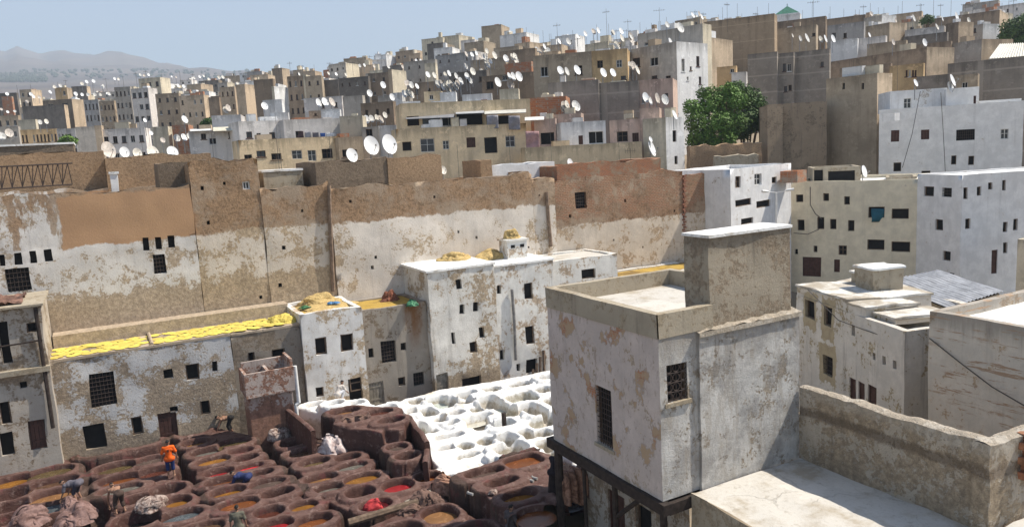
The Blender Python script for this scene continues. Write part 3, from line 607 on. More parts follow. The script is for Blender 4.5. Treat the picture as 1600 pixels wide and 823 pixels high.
uvhouse('workshop', 'drab grey-brown workshop front behind the brick tank, yellow hides on top', 'workshop', uR1b+.004, V+.05, uR2, 46.9, -1, 4.9, P['row1b'], RO['tan'], ph=0, step=.4, amp=.07, seed=43, slab=.02,
  front=[(387, 551, 397, 568, 'frame'), (424, 546, 445, 562, 'frame')])
uvhouse('workshop', 'white workshop with two square dark windows and straw on its roof', 'workshop', uR2+.004, V-.25, uR3, 46.9, -1, 5.55, P['row2'], RO['yellow'], ph=.12, pt=.3, step=.4, amp=.08, seed=44,
  front=[(494, 530, 512, 556, 'frame'), (532, 523, 551, 550, 'frame'), (493, 606, 506, 621, 'frame'), (546, 592, 566, 628, 'open')])
uvhouse('workshop', 'drab grey workshop with rust stain running down beside its barred window', 'workshop', uR3+.004, V+.1, uR4, 46.9, -1, 5.2, P['row3'], RO['yellow'], ph=.1, pt=.3, step=.4, amp=.07, seed=45,
  front=[(577, 545, 585, 559, 'open'), (596, 534, 618, 568, 'grille'), (625, 535, 634, 547, 'open'), (622, 590, 633, 603, 'frame'), (646, 583, 663, 603, 'grille'), (577, 598, 600, 634, 'doorgrey')])
uvhouse('workshop', 'tall flaking white workshop dotted with tiny window slots, white roof', 'workshop', uR4+.004, V-.35, uR4b, 46.9, -1, 7.0, P['row4'], RO['white'], ph=0, step=.35, amp=.10, seed=46, slab=.1,
  front=[(712, 437, 721, 453, 'open'), (719, 477, 727, 491, 'open'), (739, 473, 747, 487, 'open'), (706, 519, 712, 538, 'open'), (749, 512, 757, 529, 'open'), (734, 535, 745, 552, 'frame'), (682, 586, 700, 614, 'doorgrey'), (721, 592, 752, 612, 'open')])
uvhouse('workshop', 'tall whitewashed workshop with a long grey pipe stain, right of the flaking one', 'workshop', uR4b+.004, V-.2, uR5, 46.9, -1, 6.75, P['row5'], RO['white'], ph=0, step=.35, amp=.09, seed=47, slab=.08,
  front=[(776, 446, 783, 460, 'open'), (819, 443, 833, 469, 'frame'), (782, 547, 789, 562, 'open'), (821, 510, 835, 539, 'frame'), (778, 572, 795, 611, 'doorgrey'), (807, 568, 813, 580, 'open'), (822, 562, 840, 583, 'open'), (848, 556, 853, 570, 'open')])
mb = MB(); a_, b_ = pv(800, 452, V-.35), pv(806, 562, V-.35); mb.tube([a_, a_.lerp(b_, .5)+Vector((.03, -.03, 0)), b_], .10, 8); tag(mb.build('drain_pipe', flat('grey_clay_pipe', (.22, .21, .2), .9, .4, 4, .4), None, 50), 'long grey drain pipe down the whitewashed workshop', 'pipe')
uvhouse('workshop', 'low white workshop half hidden behind the corner house parapet', 'workshop', uR5+.004, V+.1, 31.2, 46.9, -1, 6.55, P['row5'], RO['worn'], ph=.1, pt=.3, step=.4, amp=.06, seed=48, front=[(908, 422, 930, 437, 'frame')])
uvhouse('workshop', 'low roof with yellow hides seen over the corner house terrace', 'workshop', 31.3, V+.3, 45.3, 46.9, -1, 4.6, P['row5'], RO['yellow'], ph=.1, pt=.3, step=.8, amp=.05, seed=49)
# long ledge along the foot of the big wall
mb = MB(); mb.box(-2.9, 45.9, 4.9, 9.2, 47.0, 5.75); tag(mb.build('wall_ledge', P['lw1'], None, 40, False, warpf(.06, 4, .5)), 'sandy rubble ledge along the wall foot behind the yellow hides', 'ledge')
# ------------------------------------------------------------------ the high wall behind: backs of seven houses on v = 47
W_ = 47.0
def wu(x, y): return pv(x, y, W_).x
def wz(x, y): return pv(x, y, W_).z
def back(label, x0, x1, xy, yt, m, mr, d=7., ph=.5, ops=(), seed=1, amp=.09, yy=340, cap=None, off=0.):
    rq = random.Random(seed); zt_ = wz(xy, yt); w_q = wu(x1, yy)-wu(x0, yy)
    for _ in range(int(w_q*1.1)):
        ss, zq = rq.uniform(.4, w_q-.6), rq.uniform(5.6, zt_-.9); q_ = rq.uniform(.10, .2)
        if all(abs(ss-o_[1]) > .8 for o_ in ops if o_[0] == 'm') and not (seed == 51 and zq > 6.6): ops = list(ops)+[('m', ss, zq, q_, q_*1.2, 'open')]
    return uvhouse('wall_house', label, 'house', wu(x0, yy)+.004, W_+off, wu(x1, yy), W_+d, 0, wz(xy, yt), m, mr, front=list(ops), step=.45, amp=amp, seed=seed, ph=ph, pt=.45, mcap=cap, rag=.26)
back('long house back with smooth orange-brown render panel above white wash', -60, 302, 150, 300, P['lw1'], RO['tan'], 9, .5, seed=51, cap=P['earthdark'],
  ops=[(0, 397, 8, 416, 'open'), (22, 394, 34, 414, 'open'), (46, 391, 57, 411, 'open'), (69, 389, 81, 409, 'open'), (11, 420, 48, 457, 'grille'), (223, 371, 233, 392, 'open'), (244, 370, 254, 389, 'open'), (264, 367, 274, 386, 'open'), (240, 397, 260, 428, 'grille')])
back('tall brown earth house back with a small white-framed hole, left of centre', 303, 411, 350, 251, P['lw2'], RO['tan'], 7, .3, seed=52, ops=[(378, 283, 390, 296, 'fwhite'), (313, 293, 318, 299, 'open'), (322, 346, 327, 352, 'open')], cap=P['earthdark'], off=.05)
back('brown and cream house back rising to a crooked seam, centre left', 411, 516, 465, 291, P['lw2'], RO['tan'], 8, .5, seed=53, ops=[(440, 385, 446, 392, 'open')], cap=P['earthdark'])
back('wide cream house back under brown rubble, behind the workshops', 517, 833, 730, 279, P['lw3'], RO['tan'], 8, .4, seed=54, ops=[(585, 400, 589, 405, 'open')], off=-.12, cap=P['earthdark'])
back('narrow tan house back with a dark drain groove', 834, 868, 850, 280, P['lw3'], RO['tan'], 6, .3, seed=55, off=-.03)
back('brown rubble house back with one small barred window', 869, 1069, 950, 275, P['lw4'], RO['tan'], 8, .4, seed=56, ops=[(899, 301, 917, 327, 'grille')], off=.06)
back('brown rubble house back at the wall end with toothed brick corner', 1070, 1139, 1105, 272, P['lw4'], RO['white'], 6, .25, seed=57, off=.1)
# pieces standing on the wall tops
def topbox(name, label, x0, x1, yt, z0, m, mr, d=5., off=.3, ph=.3, seed=1, ops=(), cap=None):
    v = W_+off; u0, u1 = pv(x0, yt, v).x, pv(x1, yt, v).x
    return uvhouse(name, label, 'house', u0, v, u1, v+d, z0, pv((x0+x1)/2, yt, v).z, m, mr, step=.5, amp=.07, seed=seed, ph=ph, pt=.35, front=list(ops), mcap=cap, rag=.16)
topbox('roof_room', 'dark weathered roof room below the two big satellite dishes', 491, 604, 251, 10.5, P['earthdark'], RO['tan'], 5, .25, .3, 61)
topbox('roof_room', 'brown earth roof room with a ragged top, right of the dark one', 605, 689, 245, 10.5, P['earth'], RO['tan'], 5, .15, .3, 62, cap=P['earthdark'])
topbox('roof_room', 'low red brick roof room on the rubble house back', 869, 1032, 254, 11.0, P['brick'], RO['tan'], 5, .12, .3, 63)
topbox('roof_room', 'squat white-topped roof room left of the dark roof room', 410, 472, 268, 11.5, P['cbpar'], RO['white'], 3, 1.5, 0, 64)
topbox('roof_room', 'low grey-white roof wall beside the red brick roof room', 766, 866, 256, 11.0, P['whiteold'], RO['grey'], 4, 2.5, .3, 65)
topbox('roof_room', 'tan roof room with dark stained top behind the truss', -40, 162, 240, 11.5, P['earth'], RO['tan'], 6, 9.5, .3, 66, cap=P['earthdark'])
topbox('roof_room', 'long tan roof wall below the row of white dishes', 163, 330, 243, 11.5, P['earth'], RO['tan'], 5, 8.5, .3, 67, cap=P['earthdark'])
topbox('roof_room', 'small dark-topped roof room on the brown house corner', 245, 303, 255, 12.5, P['earthdark'], RO['tan'], 3, 2.0, .2, 68)
topbox('roof_room', 'white-topped low roof with dark edge at the far left', -40, 115, 228, 12.0, P['earthdark'], RO['white'], 5, 17, 0, 69)
topbox('roof_room', 'white scrap of roof wall beside the truss', 172, 184, 272, 12.0, P['whiteold'], RO['white'], 1, 1.2, .0, 70)
topbox('roof_room', 'brown rubble roof wall left of the grey-white one', 750, 768, 250, 11.0, P['earth'], RO['tan'], 3, 2.2, .2, 71)
# steel roof truss
tr = empty('roof_truss', pv(0, 290, W_+1.2), 0, 'rusty steel lattice truss lying on the wall top, far left', 'truss')
mb = MB(); a_, b_ = pv(-30, 262, W_+1.2), pv(113, 255, W_+1.2); c_, d_ = pv(-30, 297, W_+1.2), pv(113, 288, W_+1.2); k = 9
mb.bar(a_, b_, .04, n=5); mb.bar(c_, d_, .04, n=5)
for i in range(k): mb.bar(a_.lerp(b_, i/k), c_.lerp(d_, i/k), .03, n=4); mb.bar(a_.lerp(b_, (i+.5)/k), c_.lerp(d_, i/k), .03, n=4); mb.bar(a_.lerp(b_, (i+.5)/k), c_.lerp(d_, (i+1)/k), .03, n=4)
for q in (b_, d_): pass
ob = mb.build('lattice', M['iron'], None, 40, False); ob.parent = tr; ob.matrix_parent_inverse = Matrix.Translation(tr.location).inverted()
# vertical drain groove pipes / brick quoins on the wall
for x, y0, y1, lab in ((517, 290, 455, 'brown drain pipe down the seam of the cream wall'), (857, 300, 385, 'dark drain pipe on the narrow tan wall')):
    mb = MB(); mb.tube([pv(x-3, y0, W_-.16), pv(x, (y0+y1)/2, W_-.18), pv(x+4, y1, W_-.16)], .13, 7); tag(mb.build('drain_pipe', flat('brown_clay_pipe', (.24, .17, .12), .9, .4, 4, .4), None, 50), lab, 'pipe')
q = empty('brick_quoin', pv(1070, 345, W_), 0, 'toothed red brick quoin running down the end of the rubble wall', 'brickwork')
mb = MB()
for i in range(24):
    p = pv(1070, 275+4*i, W_-.02); mb.box(p.x-(.20 if i % 2 else .07), p.y+.015, p.z-.07, p.x+(.07 if i % 2 else .2), p.y+.2, p.z+.07)
ob = mb.build('brick_column', flat('quoin_brick', (.30, .135, .085), .9, .4, 6, .5), None, None, False); ob.parent = q; ob.matrix_parent_inverse = Matrix.Translation(q.location).inverted()
# chimney block on the white roof, brick tank by the pits
cz = pz(826, 399, 6.85)
chm = empty('chimney', (24.2, 45.2, 6.8), 0, 'squat whitewashed chimney crowned with straw on the workshop roof', 'chimney')
mb = MB(); mb.box(-.75, -.6, 0, .75, .6, 1.25); mb.box(-.85, -.7, 1.25, .85, .7, 1.37); mb.box(-.14, -.63, .8, .14, -.55, .95); mb.build('body', P['row5'], chm, 30, True, warpf(.05, 5, 1))
mb = MB(); mb.box(-.5, -.62, .78, -.2, -.6, .98); mb.box(.2, -.62, .78, .5, -.6, .98); mb.build('vent_hole', M['dark'], chm, None, False)
tk = empty('brick_tank', (5.6, 39.8, -1), 0, 'tall stained brick water tank with open divided top and white pipe', 'tank')
mb = MB(); w1, d1 = 2.25, 1.7
mb.box(0, .25, 0, w1, d1, 3.4); mb.box(-.12, .0, 3.4, w1+.1, .14, 4.5); mb.box(-.12, .14, 3.4, .02, d1+.1, 4.5); mb.box(w1-.04, .14, 3.4, w1+.1, d1+.1, 4.9); mb.box(.02, d1-.04, 3.4, w1-.04, d1+.1, 4.75); mb.box(1.05, .14, 3.4, 1.2, d1-.04, 4.42); mb.box(-.12, 0, 3.25, w1+.1, d1+.1, 3.4)
mb.build('masonry', plaster('stained_tank_render', (.50, .42, .37), (.27, .15, .105), .50, .7, .55, .8, zlow=(.6, 1.2, .2), dark=(.12, .05, .03)), tk, 30, True, warpf(.05, 6, 1))
mb = MB(); mb.quad((.0, .1, 4.1), (w1, .1, 4.1), (w1, d1, 4.1), (0, d1, 4.1)); mb.build('water', flat('dark_tank_water', (.035, .025, .02), .15, .2), tk, None, False)
mb = MB(); mb.tube([(w1+.2, .1, 4.5), (w1+.22, .1, 2.5), (w1+.05, .1, 2.4), (w1+.08, .1, 1.2)], .10, 8); mb.build('pipe', M['pvc'], tk, 50)
# ------------------------------------------------------------------ the dye pits: one height field, cut into pits, blocks and floor
U0, U1, V0, V1, CELL = -10.0, 27.0, 23.5, 43.3, .042
NU, NV = int((U1-U0)/CELL), int((V1-V0)/CELL)
gu = U0+np.arange(NU+1)*CELL; gv = V0+np.arange(NV+1)*CELL; GU, GV = np.meshgrid(gu, gv)
def vnoise(freq, seed):
    r = np.random.RandomState(seed); T = r.rand(256, 256); x = GU*freq+50; y = GV*freq+50; xi = np.floor(x).astype(int); yi = np.floor(y).astype(int); fx = x-xi; fy = y-yi
    fx = fx*fx*(3-2*fx); fy = fy*fy*(3-2*fy); g = lambda a, b: T[a % 256, b % 256]
    return (g(xi, yi)*(1-fx)+g(xi+1, yi)*fx)*(1-fy)+(g(xi, yi+1)*(1-fx)+g(xi+1, yi+1)*fx)*fy-.5
def sst(a, b, x): t = np.clip((x-a)/(b-a), 0, 1); return t*t*(3-2*t)
def sdpoly(P_):
    P_ = [(p[0], p[1]) for p in P_]; d = np.full(GU.shape, 1e9); ins = np.zeros(GU.shape, bool)
    for (x1, y1), (x2, y2) in zip(P_, P_[1:]+P_[:1]):
        ex, ey = x2-x1, y2-y1; wx, wy = GU-x1, GV-y1; t = np.clip((wx*ex+wy*ey)/(ex*ex+ey*ey+1e-9), 0, 1)
        d = np.minimum(d, (wx-ex*t)**2+(wy-ey*t)**2)
        c = ((y1 > GV) != (y2 > GV)) & (GU < ex*(GV-y1)/(ey+1e-12)+x1); ins ^= c
    return np.where(ins, -1, 1)*np.sqrt(d)
LN = vnoise(.9, 1)+.5*vnoise(2.2, 2); SN = vnoise(4., 3)+.6*vnoise(9., 4)
Hh = -.92+.10*LN+.07*SN
BID = np.zeros(GU.shape, int)
BL = [  # id, colour, z, polygon in photo pixels at that height, label
 ('A', 'b', 0., [(-60, 706), (60, 700), (108, 700), (112, 722), (118, 735), (120, 790), (112, 850), (-60, 850)], 'mud-brown masonry of the pit block in the lower left corner'),
 ('S', 'b', 0., [(128, 708), (140, 698), (200, 684), (246, 680), (248, 697), (190, 710), (135, 716)], 'small mud-brown tub block against the stone workshop'),
 ('B', 'b', 0., [(146, 738), (150, 727), (200, 715), (262, 703), (272, 720), (278, 745), (300, 765), (308, 785), (332, 800), (350, 850), (160, 850), (172, 790), (152, 765)], 'mud-brown masonry of the pit block where the orange-shirted man stands'),
 ('C', 'b', 0., [(276, 684), (278, 668), (330, 660), (350, 668), (392, 677), (398, 695), (412, 715), (434, 732), (450, 758), (470, 772), (492, 780), (520, 800), (545, 850), (345, 850), (338, 795), (322, 765), (306, 740), (288, 705)], 'mud-brown masonry of the long pit block right of the orange-shirted man'),
 ('D', 'b', 0.05, [(424, 684), (440, 676), (500, 688), (568, 704), (578, 722), (606, 745), (676, 732), (700, 742), (700, 765), (650, 790), (610, 798), (560, 806), (528, 790), (500, 775), (478, 750), (458, 728), (438, 705)], 'mud-brown masonry of the middle pit block heaped with hides'),
 ('E', 'b', 1.15, [(512, 650), (514, 636), (560, 630), (612, 634), (636, 650), (634, 668), (602, 676), (568, 670), (536, 668)], 'raised brown masonry tub block against the white pits'),
 ('L', 'b', .55, [(598, 700), (602, 688), (640, 690), (658, 706), (657, 722), (628, 724), (606, 712)], 'lower step of the raised brown block beside the white pits'),
 ('F', 'b', .10, [(528, 850), (560, 826), (620, 800), (690, 774), (716, 790), (748, 808), (780, 850)], 'mud-brown masonry of the nearest pit block, bottom centre'),
 ('G', 'b', .75, [(716, 742), (755, 722), (830, 700), (862, 706), (868, 730), (905, 740), (945, 770), (945, 850), (842, 850), (792, 800), (752, 770)], 'tall mud-brown pit block beside the timber posts'),
 ('W', 'w', .2, [(600, 632), (680, 608), (780, 592), (900, 568), (1100, 540), (1150, 700), (960, 760), (880, 716), (850, 702), (800, 712), (716, 740), (690, 738), (668, 715), (650, 680), (634, 650)], 'chalk-white masonry of the lime pits below the tall workshops'),
 ('X', 'w', .55, [(455, 640), (470, 630), (520, 622), (572, 622), (592, 634), (560, 640), (510, 644)], 'white lime-crusted block in front of the square-windowed workshop'),
]
BI = {}
for n_, (bid, col, zb, poly, lab) in enumerate(BL, 1):
    BI[bid] = n_; sd = sdpoly([pz(x, y, zb) for x, y in poly])+.05*LN
    t = sst(.07, -.05, sd); Hh = np.where(t > 0, Hh*(1-t)+np.maximum(Hh, zb-.05+.025*LN+.015*SN)*t if zb < .4 else Hh*(1-t)+(zb-.05+.025*LN+.015*SN)*t, Hh); BID[sd < .14] = n_
# pits: block, pixel centre, pixel width, pixel height, shape power, liquid
Q_ = lambda s: [(q.split()[0], *[float(k) for k in q.split()[1:5]], float(q.split()[5]), q.split()[6]) for q in s.strip().split('\n')]
PITS = Q_('''A 17 719 48 12 2.3 redbrown
A 15 734 42 13 2.3 darkred
A 73 711 62 16 2.2 redbrown
A 80 737 54 13 2.2 olive
A 18 752 48 17 2.2 ochre
A 84 753 58 14 2.2 brown
A 17 771 50 16 2.4 dry
A 82 773 64 20 2.2 tan
A 17 790 50 18 2.3 dry
A 82 792 58 17 2.3 bluegrey
A 20 809 52 17 2.3 dry
A 84 812 54 16 2.4 dark
S 163 703 58 12 2.3 dry
S 220 692 48 9 2.3 brown
B 181 730 58 17 2.2 olive
B 236 719 46 11 2.2 greybrown
B 241 737 46 13 2.3 redbrown
B 188 748 52 14 2.2 rust
B 189 764 54 15 2.2 grey
B 262 764 46 16 2.2 dark
B 276 783 38 14 2.3 ochre
B 216 779 42 15 2.3 dark
B 283 804 56 20 2.2 bluegrey
B 214 811 60 21 2.3 dark
B 315 826 60 18 2.3 brown
C 301 673 44 10 2.3 dry
C 305 691 36 9 2.3 ochre
C 366 691 46 15 2.2 olive
C 323 705 44 11 2.6 grey
C 376 704 36 9 2.4 red
C 333 719 48 14 2.4 ochre
C 384 715 36 10 2.3 darkred
C 342 737 40 13 2.3 red
C 389 729 44 12 2.3 brightred
C 405 739 42 13 2.6 dark
C 348 751 50 15 2.2 rust
C 418 754 50 17 2.3 greybrown
C 356 767 48 15 2.3 ochre
C 433 769 48 15 2.3 dark
C 373 787 54 20 2.4 rust
C 421 799 50 18 2.6 redbrown
C 428 819 54 20 2.6 red
C 474 790 40 12 2.2 ochre
C 490 812 56 17 2.2 rust
D 457 691 38 11 2.8 dark
D 476 706 46 14 3.2 brown
D 491 721 46 15 2.2 olive
D 543 714 38 9 2.4 dark
D 549 728 48 15 2.2 grey
D 501 746 50 15 2.2 tan
D 514 761 44 13 2.4 grey
D 566 747 54 18 2.2 ochre
D 563 768 52 16 2.4 dry
D 622 758 48 17 2.2 red
D 587 788 48 18 2.3 darkred
D 668 745 38 13 2.3 rust
E 538 642 46 11 2.2 tan
E 592 644 44 10 2.2 redbrown
E 556 655 42 11 2.2 dark
E 611 656 42 10 2.2 dark
L 620 698 32 10 2.2 greybrown
L 636 712 36 11 2.3 dark
F 688 803 54 25 2.2 tan
F 742 829 64 24 2.2 dark
F 628 828 60 22 2.2 grey
G 757 737 64 19 3.4 greybrown
G 818 720 60 17 3.4 rust
G 783 752 56 15 2.6 dark
G 812 773 58 20 2.2 ochre
G 838 804 66 24 2.2 rust
G 893 770 50 16 2.3 dark
G 905 800 50 18 2.3 rust
W 605 636 26 7 2.6 none
W 650 627 22 8 3 none
W 682 623 40 8 3.2 green
W 727 614 34 5 3 none
W 764 609 34 6 3 cream
W 812 600 36 6 3 none
W 856 588 30 6 3 none
W 622 648 24 8 2.6 none
W 645 641 20 7 3 none
W 698 632 38 10 3.4 grey
W 727 626 30 8 3 none
W 762 623 30 9 3 none
W 815 621 44 13 3.2 green
W 850 608 26 8 3 none
W 634 661 24 7 3 green
W 669 643 34 12 2.8 cream
W 713 644 24 6 3 none
W 743 641 30 7 2.6 yellow
W 775 633 32 10 2.8 green
W 832 638 44 20 3 none
W 864 628 20 12 3 none
W 655 664 36 10 2.6 green
W 688 656 28 12 2.4 none
W 707 661 22 14 2.8 none
W 745 650 58 13 3 cream
W 795 645 38 15 3 yellow
W 864 650 22 14 3 none
W 668 675 32 6 3 yellow
W 750 665 42 11 3 none
W 786 660 34 9 2.8 green
W 846 661 38 17 3 green
W 700 681 48 20 3 none
W 726 697 24 10 2.2 yellow
W 760 689 36 11 2.2 grey
W 791 682 34 11 2.6 none
W 823 678 32 13 3 none
W 850 676 26 9 3 none
W 697 699 28 6 3 none
W 730 711 38 6 3 green
W 797 698 50 14 3 none
W 852 694 30 13 3 none
W 862 706 30 10 2.2 green
W 895 610 40 12 3 none
W 905 640 40 14 3 green
W 900 668 40 13 3 none
W 905 695 40 13 3 cream
W 945 600 40 12 3 none
W 950 635 40 14 3 none
X 490 632 30 6 2.4 none
X 522 629 28 6 2.4 grey
X 555 629 26 6 2.4 none''')
def fit(i):  # keep a wall of masonry between neighbouring pits
    b, x, y, w_, h_, p_, l_ = PITS[i]; wh = b in 'WX'
    for j, q in enumerate(PITS):
        if j == i or q[0] != b: continue
        dx, dy = abs(q[1]-x), abs(q[2]-y)
        if dx < .42*(w_+q[3]) and dy > 4: h_ = min(h_, max(dy*(.74 if not wh else .98), 5))
        if dy < .35*(h_+q[4]) and dx > 12: w_ = min(w_, max(dx*(.88 if not wh else .96), 14))
    return (b, x, y, w_, h_, p_, l_)
PITS = [fit(i) for i in range(len(PITS))]
best = np.full(GU.shape, 1e9); VID = np.full(GU.shape, -1); PD = []
for i, (bid, cx, cy, pw, ph_, pw_, liq) in enumerate(PITS):
    zb = [b[2] for b in BL if b[0] == bid][0]; wh = bid in 'WX'; zr = zb+(.08 if not wh else .10+.15*math.sin(i*2.3+cy*.05))
    c = pz(cx, cy, zr); D_ = (c-CAM).length; s = FPX/D_; dep = (EYE-zr)/D_
    ru = pw/2/s*(1.0 if not wh else 1.06); rv = ph_/2/(s*dep)*(1.0 if not wh else 1.14)
    PD.append((c, ru, rv, pw_ if not wh or pw_ < 2.5 else pw_+1.2, zr, liq, bid))
def pitd(i):
    c, ru, rv, p, zr, liq, bid = PD[i]; x = np.abs(GU-c.x)/ru; y = np.abs(GV-c.y)/rv
    r = (x**p+y**p)**(1/p); return (r-1)*min(ru, rv)+.022*LN+.014*SN
nb = np.full(GU.shape, 1e9); Zc = np.zeros(GU.shape)   # every lime pit stands at its own level: the crust steps between them
for i in range(len(PD)):
    if PD[i][6] == 'W': d = pitd(i); m = d < nb; nb[m] = d[m]; Zc[m] = PD[i][4]
def blur(A):
    for _ in range(2):
        B_ = np.pad(A, 1, mode='edge'); A = (B_[:-2, 1:-1]+B_[2:, 1:-1]+B_[1:-1, :-2]+B_[1:-1, 2:]+2*B_[1:-1, 1:-1])/6
    return A
wsel = (BID == BI['W']) & (Hh > 0.0); Hh = np.where(wsel & (nb < .5), blur(blur(Zc))+.02*LN, Hh)
for i in range(len(PD)):
    c, ru, rv, p, zr, liq, bid = PD[i]; d = pitd(i); wh = bid in 'WX'; rw = .20 if not wh else .15
    top = zr+(.05 if not wh else .05)*(1+.5*LN)+.015*SN; prof = np.where(d > rw*.45, top-(.07 if not wh else .05)*sst(rw*.45, rw+.12, d), top)
    Hh = np.where((d < rw+.1), np.maximum(Hh, np.where(d < rw+.1, prof, -9)), Hh)
    m = (d < rw*.6) & (d < best); best[m] = d[m]; VID[m] = i
for i in range(len(PD)):
    c, ru, rv, p, zr, liq, bid = PD[i]; d = pitd(i); dp = {'dry': .6, 'none': .9, 'dark': .8}.get(liq, .6); dp *= (.85+.3*((i*37) % 10)/10)
    k = sst(.015, -.085, d); bot = zr-dp+.05*SN-.1*sst(0, -.6, d); Hh = np.where(d < .02, Hh*(1-k)+np.minimum(Hh, bot)*k, Hh)
Hh += .014*SN
def blur(A): 
    for _ in range(2):
        B_ = np.pad(A, 1, mode='edge'); A = (B_[:-2, 1:-1]+B_[2:, 1:-1]+B_[1:-1, :-2]+B_[1:-1, 2:]+2*B_[1:-1, 1:-1])/6
    return A
WM = np.isin(BID, [BI['W'], BI['X']]) | np.array([p[6] in 'WX' for p in PD]+[False])[VID]
Hb = blur(Hh); Hh = np.where(WM, Hb+.030*vnoise(5., 8)+.026*vnoise(11., 9), .5*Hb+.5*Hh)+.006*SN
# cut the sheet
fid = VID[:-1, :-1].copy(); fb = BID[:-1, :-1]
code = np.where(fid >= 0, fid+100, fb)
base = (np.arange(NV)[:, None]*(NU+1)+np.arange(NU)[None, :])
quads = np.stack([base, base+1, base+NU+2, base+NU+1], -1).reshape(-1, 4); codes = code.reshape(-1)
XYZ = np.stack([GU, GV, Hh], -1).reshape(-1, 3)
def submesh(name, sel, m, origin):
    q = quads[sel]; uq, inv = np.unique(q, return_inverse=True); inv = inv.reshape(-1, 4)
    me = bpy.data.meshes.new(name); me.vertices.add(len(uq)); me.vertices.foreach_set('co', (XYZ[uq]-np.array(origin)).astype(np.float32).ravel())
    me.loops.add(inv.size); me.loops.foreach_set('vertex_index', inv.astype(np.int32).ravel()); me.polygons.add(len(inv)); me.polygons.foreach_set('loop_start', np.arange(len(inv), dtype=np.int32)*4)
    me.update(calc_edges=True); me.polygons.foreach_set('use_smooth', np.ones(len(inv), bool)); me.materials.append(m)
    return link(name, me, None, origin)
def mudmat(name, c1, c2, c3, dust=.0):
    t = NT(name); a = t.noise(.5, 7, .65); b = t.noise(3.2, 6, .7); f = t.noise(16, 5, .7)
    c = t.mix(t.step(a, .35, .65), c1, c2); c = t.mix(t.step(b, .52, .72), c, c3); c = t.mix(t.ma('MULTIPLY', t.step(f, .5, .75), .5), c, sc3(c1, .45))
    c = t.mix(t.ma('MULTIPLY', t.step(t.noise(1.3, 5, .6), .58, .68), .5), c, (.14, .03, .03))
    nz = t.N.new('ShaderNodeSeparateXYZ'); t.lk(t.N.new('ShaderNodeNewGeometry').outputs['Normal'], nz.inputs[0])
    c = t.mix(t.ma('MULTIPLY', t.step(nz.outputs[2], .72, .97), t.ma('MULTIPLY', t.step(t.noise(2.2, 6, .7), .34, .6), dust)), c, (.27, .175, .145))
    return t.out(c, t.ma('MULTIPLY_ADD', b, .5, .38), t.ma('ADD', t.ma('MULTIPLY', f, .6), b), .9, .07, .3)
MUD = mudmat('dye_stained_clay', (.060, .023, .016), (.100, .047, .035), (.22, .145, .12), .27)
FLOORM = mudmat('muddy_floor', (.05, .028, .02), (.08, .046, .033), (.15, .10, .075))
def limemat():
    t = NT('lime_crust'); a = t.noise(.7, 7, .68); b = t.noise(4, 6, .7); f = t.noise(18, 5, .7)
    c = t.mix(t.step(a, .52, .70), (.74, .73, .705), (.58, .49, .375)); c = t.mix(t.step(b, .54, .72), c, (.58, .53, .45))
    z = t.ma('ADD', t.sep()[2], t.ma('MULTIPLY', t.ma('SUBTRACT', b, .5), .6)); c = t.mix(t.step(z, .20, -.04), c, t.mix(t.step(b, .4, .6), (.42, .37, .29), (.58, .53, .45)))  # below the rims a grey-tan stain also puts the pits' shade into the colour
    return t.out(c, .95, t.ma('ADD', t.ma('MULTIPLY', f, .6), b), .7, .045, .1)
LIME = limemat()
tag(submesh('tannery_floor', codes == 0, FLOORM, (0, 0, 0)), kind='structure')
for n_, (bid, col, zb, poly, lab) in enumerate(BL, 1):
    sel = codes == n_
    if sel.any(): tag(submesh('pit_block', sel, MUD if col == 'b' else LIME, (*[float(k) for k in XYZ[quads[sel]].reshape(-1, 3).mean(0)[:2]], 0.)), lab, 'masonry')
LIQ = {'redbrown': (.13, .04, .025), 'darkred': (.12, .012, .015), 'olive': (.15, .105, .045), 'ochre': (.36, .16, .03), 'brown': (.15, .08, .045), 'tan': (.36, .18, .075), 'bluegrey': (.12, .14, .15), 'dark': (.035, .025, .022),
       'greybrown': (.15, .105, .085), 'rust': (.26, .085, .025), 'grey': (.20, .185, .155), 'red': (.28, .018, .022), 'brightred': (.52, .02, .03), 'green': (.46, .49, .43), 'cream': (.52, .49, .41), 'yellow': (.46, .41, .23)}
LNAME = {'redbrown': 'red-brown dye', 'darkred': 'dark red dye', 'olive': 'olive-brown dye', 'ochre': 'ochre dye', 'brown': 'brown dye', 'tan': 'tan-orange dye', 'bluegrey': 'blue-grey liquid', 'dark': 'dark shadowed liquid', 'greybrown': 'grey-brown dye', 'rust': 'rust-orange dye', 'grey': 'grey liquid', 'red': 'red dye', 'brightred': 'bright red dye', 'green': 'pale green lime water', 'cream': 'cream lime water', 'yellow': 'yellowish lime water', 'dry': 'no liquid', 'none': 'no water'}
def liqmat(k, c):
    t = NT('liquid_'+k); n = t.noise(1.6, 6, .65, None, .6); c2 = t.mix(t.step(n, .4, .7), sc3(c, .8), sc3(c, 1.25)); c2 = t.mix(t.ma('MULTIPLY', t.step(t.noise(5, 6, .7), .6, .72), .35), c2, sc3(c, 1.9))
    return t.out(c2, t.ma('MULTIPLY_ADD', n, .3, .10), t.noise(5, 3, .6), .08, .02, .35)
LM = {k: liqmat(k, sc3(c, .62) if k not in ('green', 'cream', 'yellow', 'brightred', 'red') else c) for k, c in LIQ.items()}
BNAME = {'A': 'lower-left corner block', 'S': 'small tub block by the stone workshop', 'B': "orange-shirted man's block", 'C': 'block right of the orange man', 'D': 'hide-heaped middle block', 'E': 'raised brown block', 'L': 'low step of the raised block', 'F': 'nearest bottom block', 'G': 'tall block by the posts', 'W': 'lime terrace', 'X': 'small white block'}
cnt = {}
for i, q in enumerate(PITS): cnt.setdefault((q[0], q[6]), []).append(i)
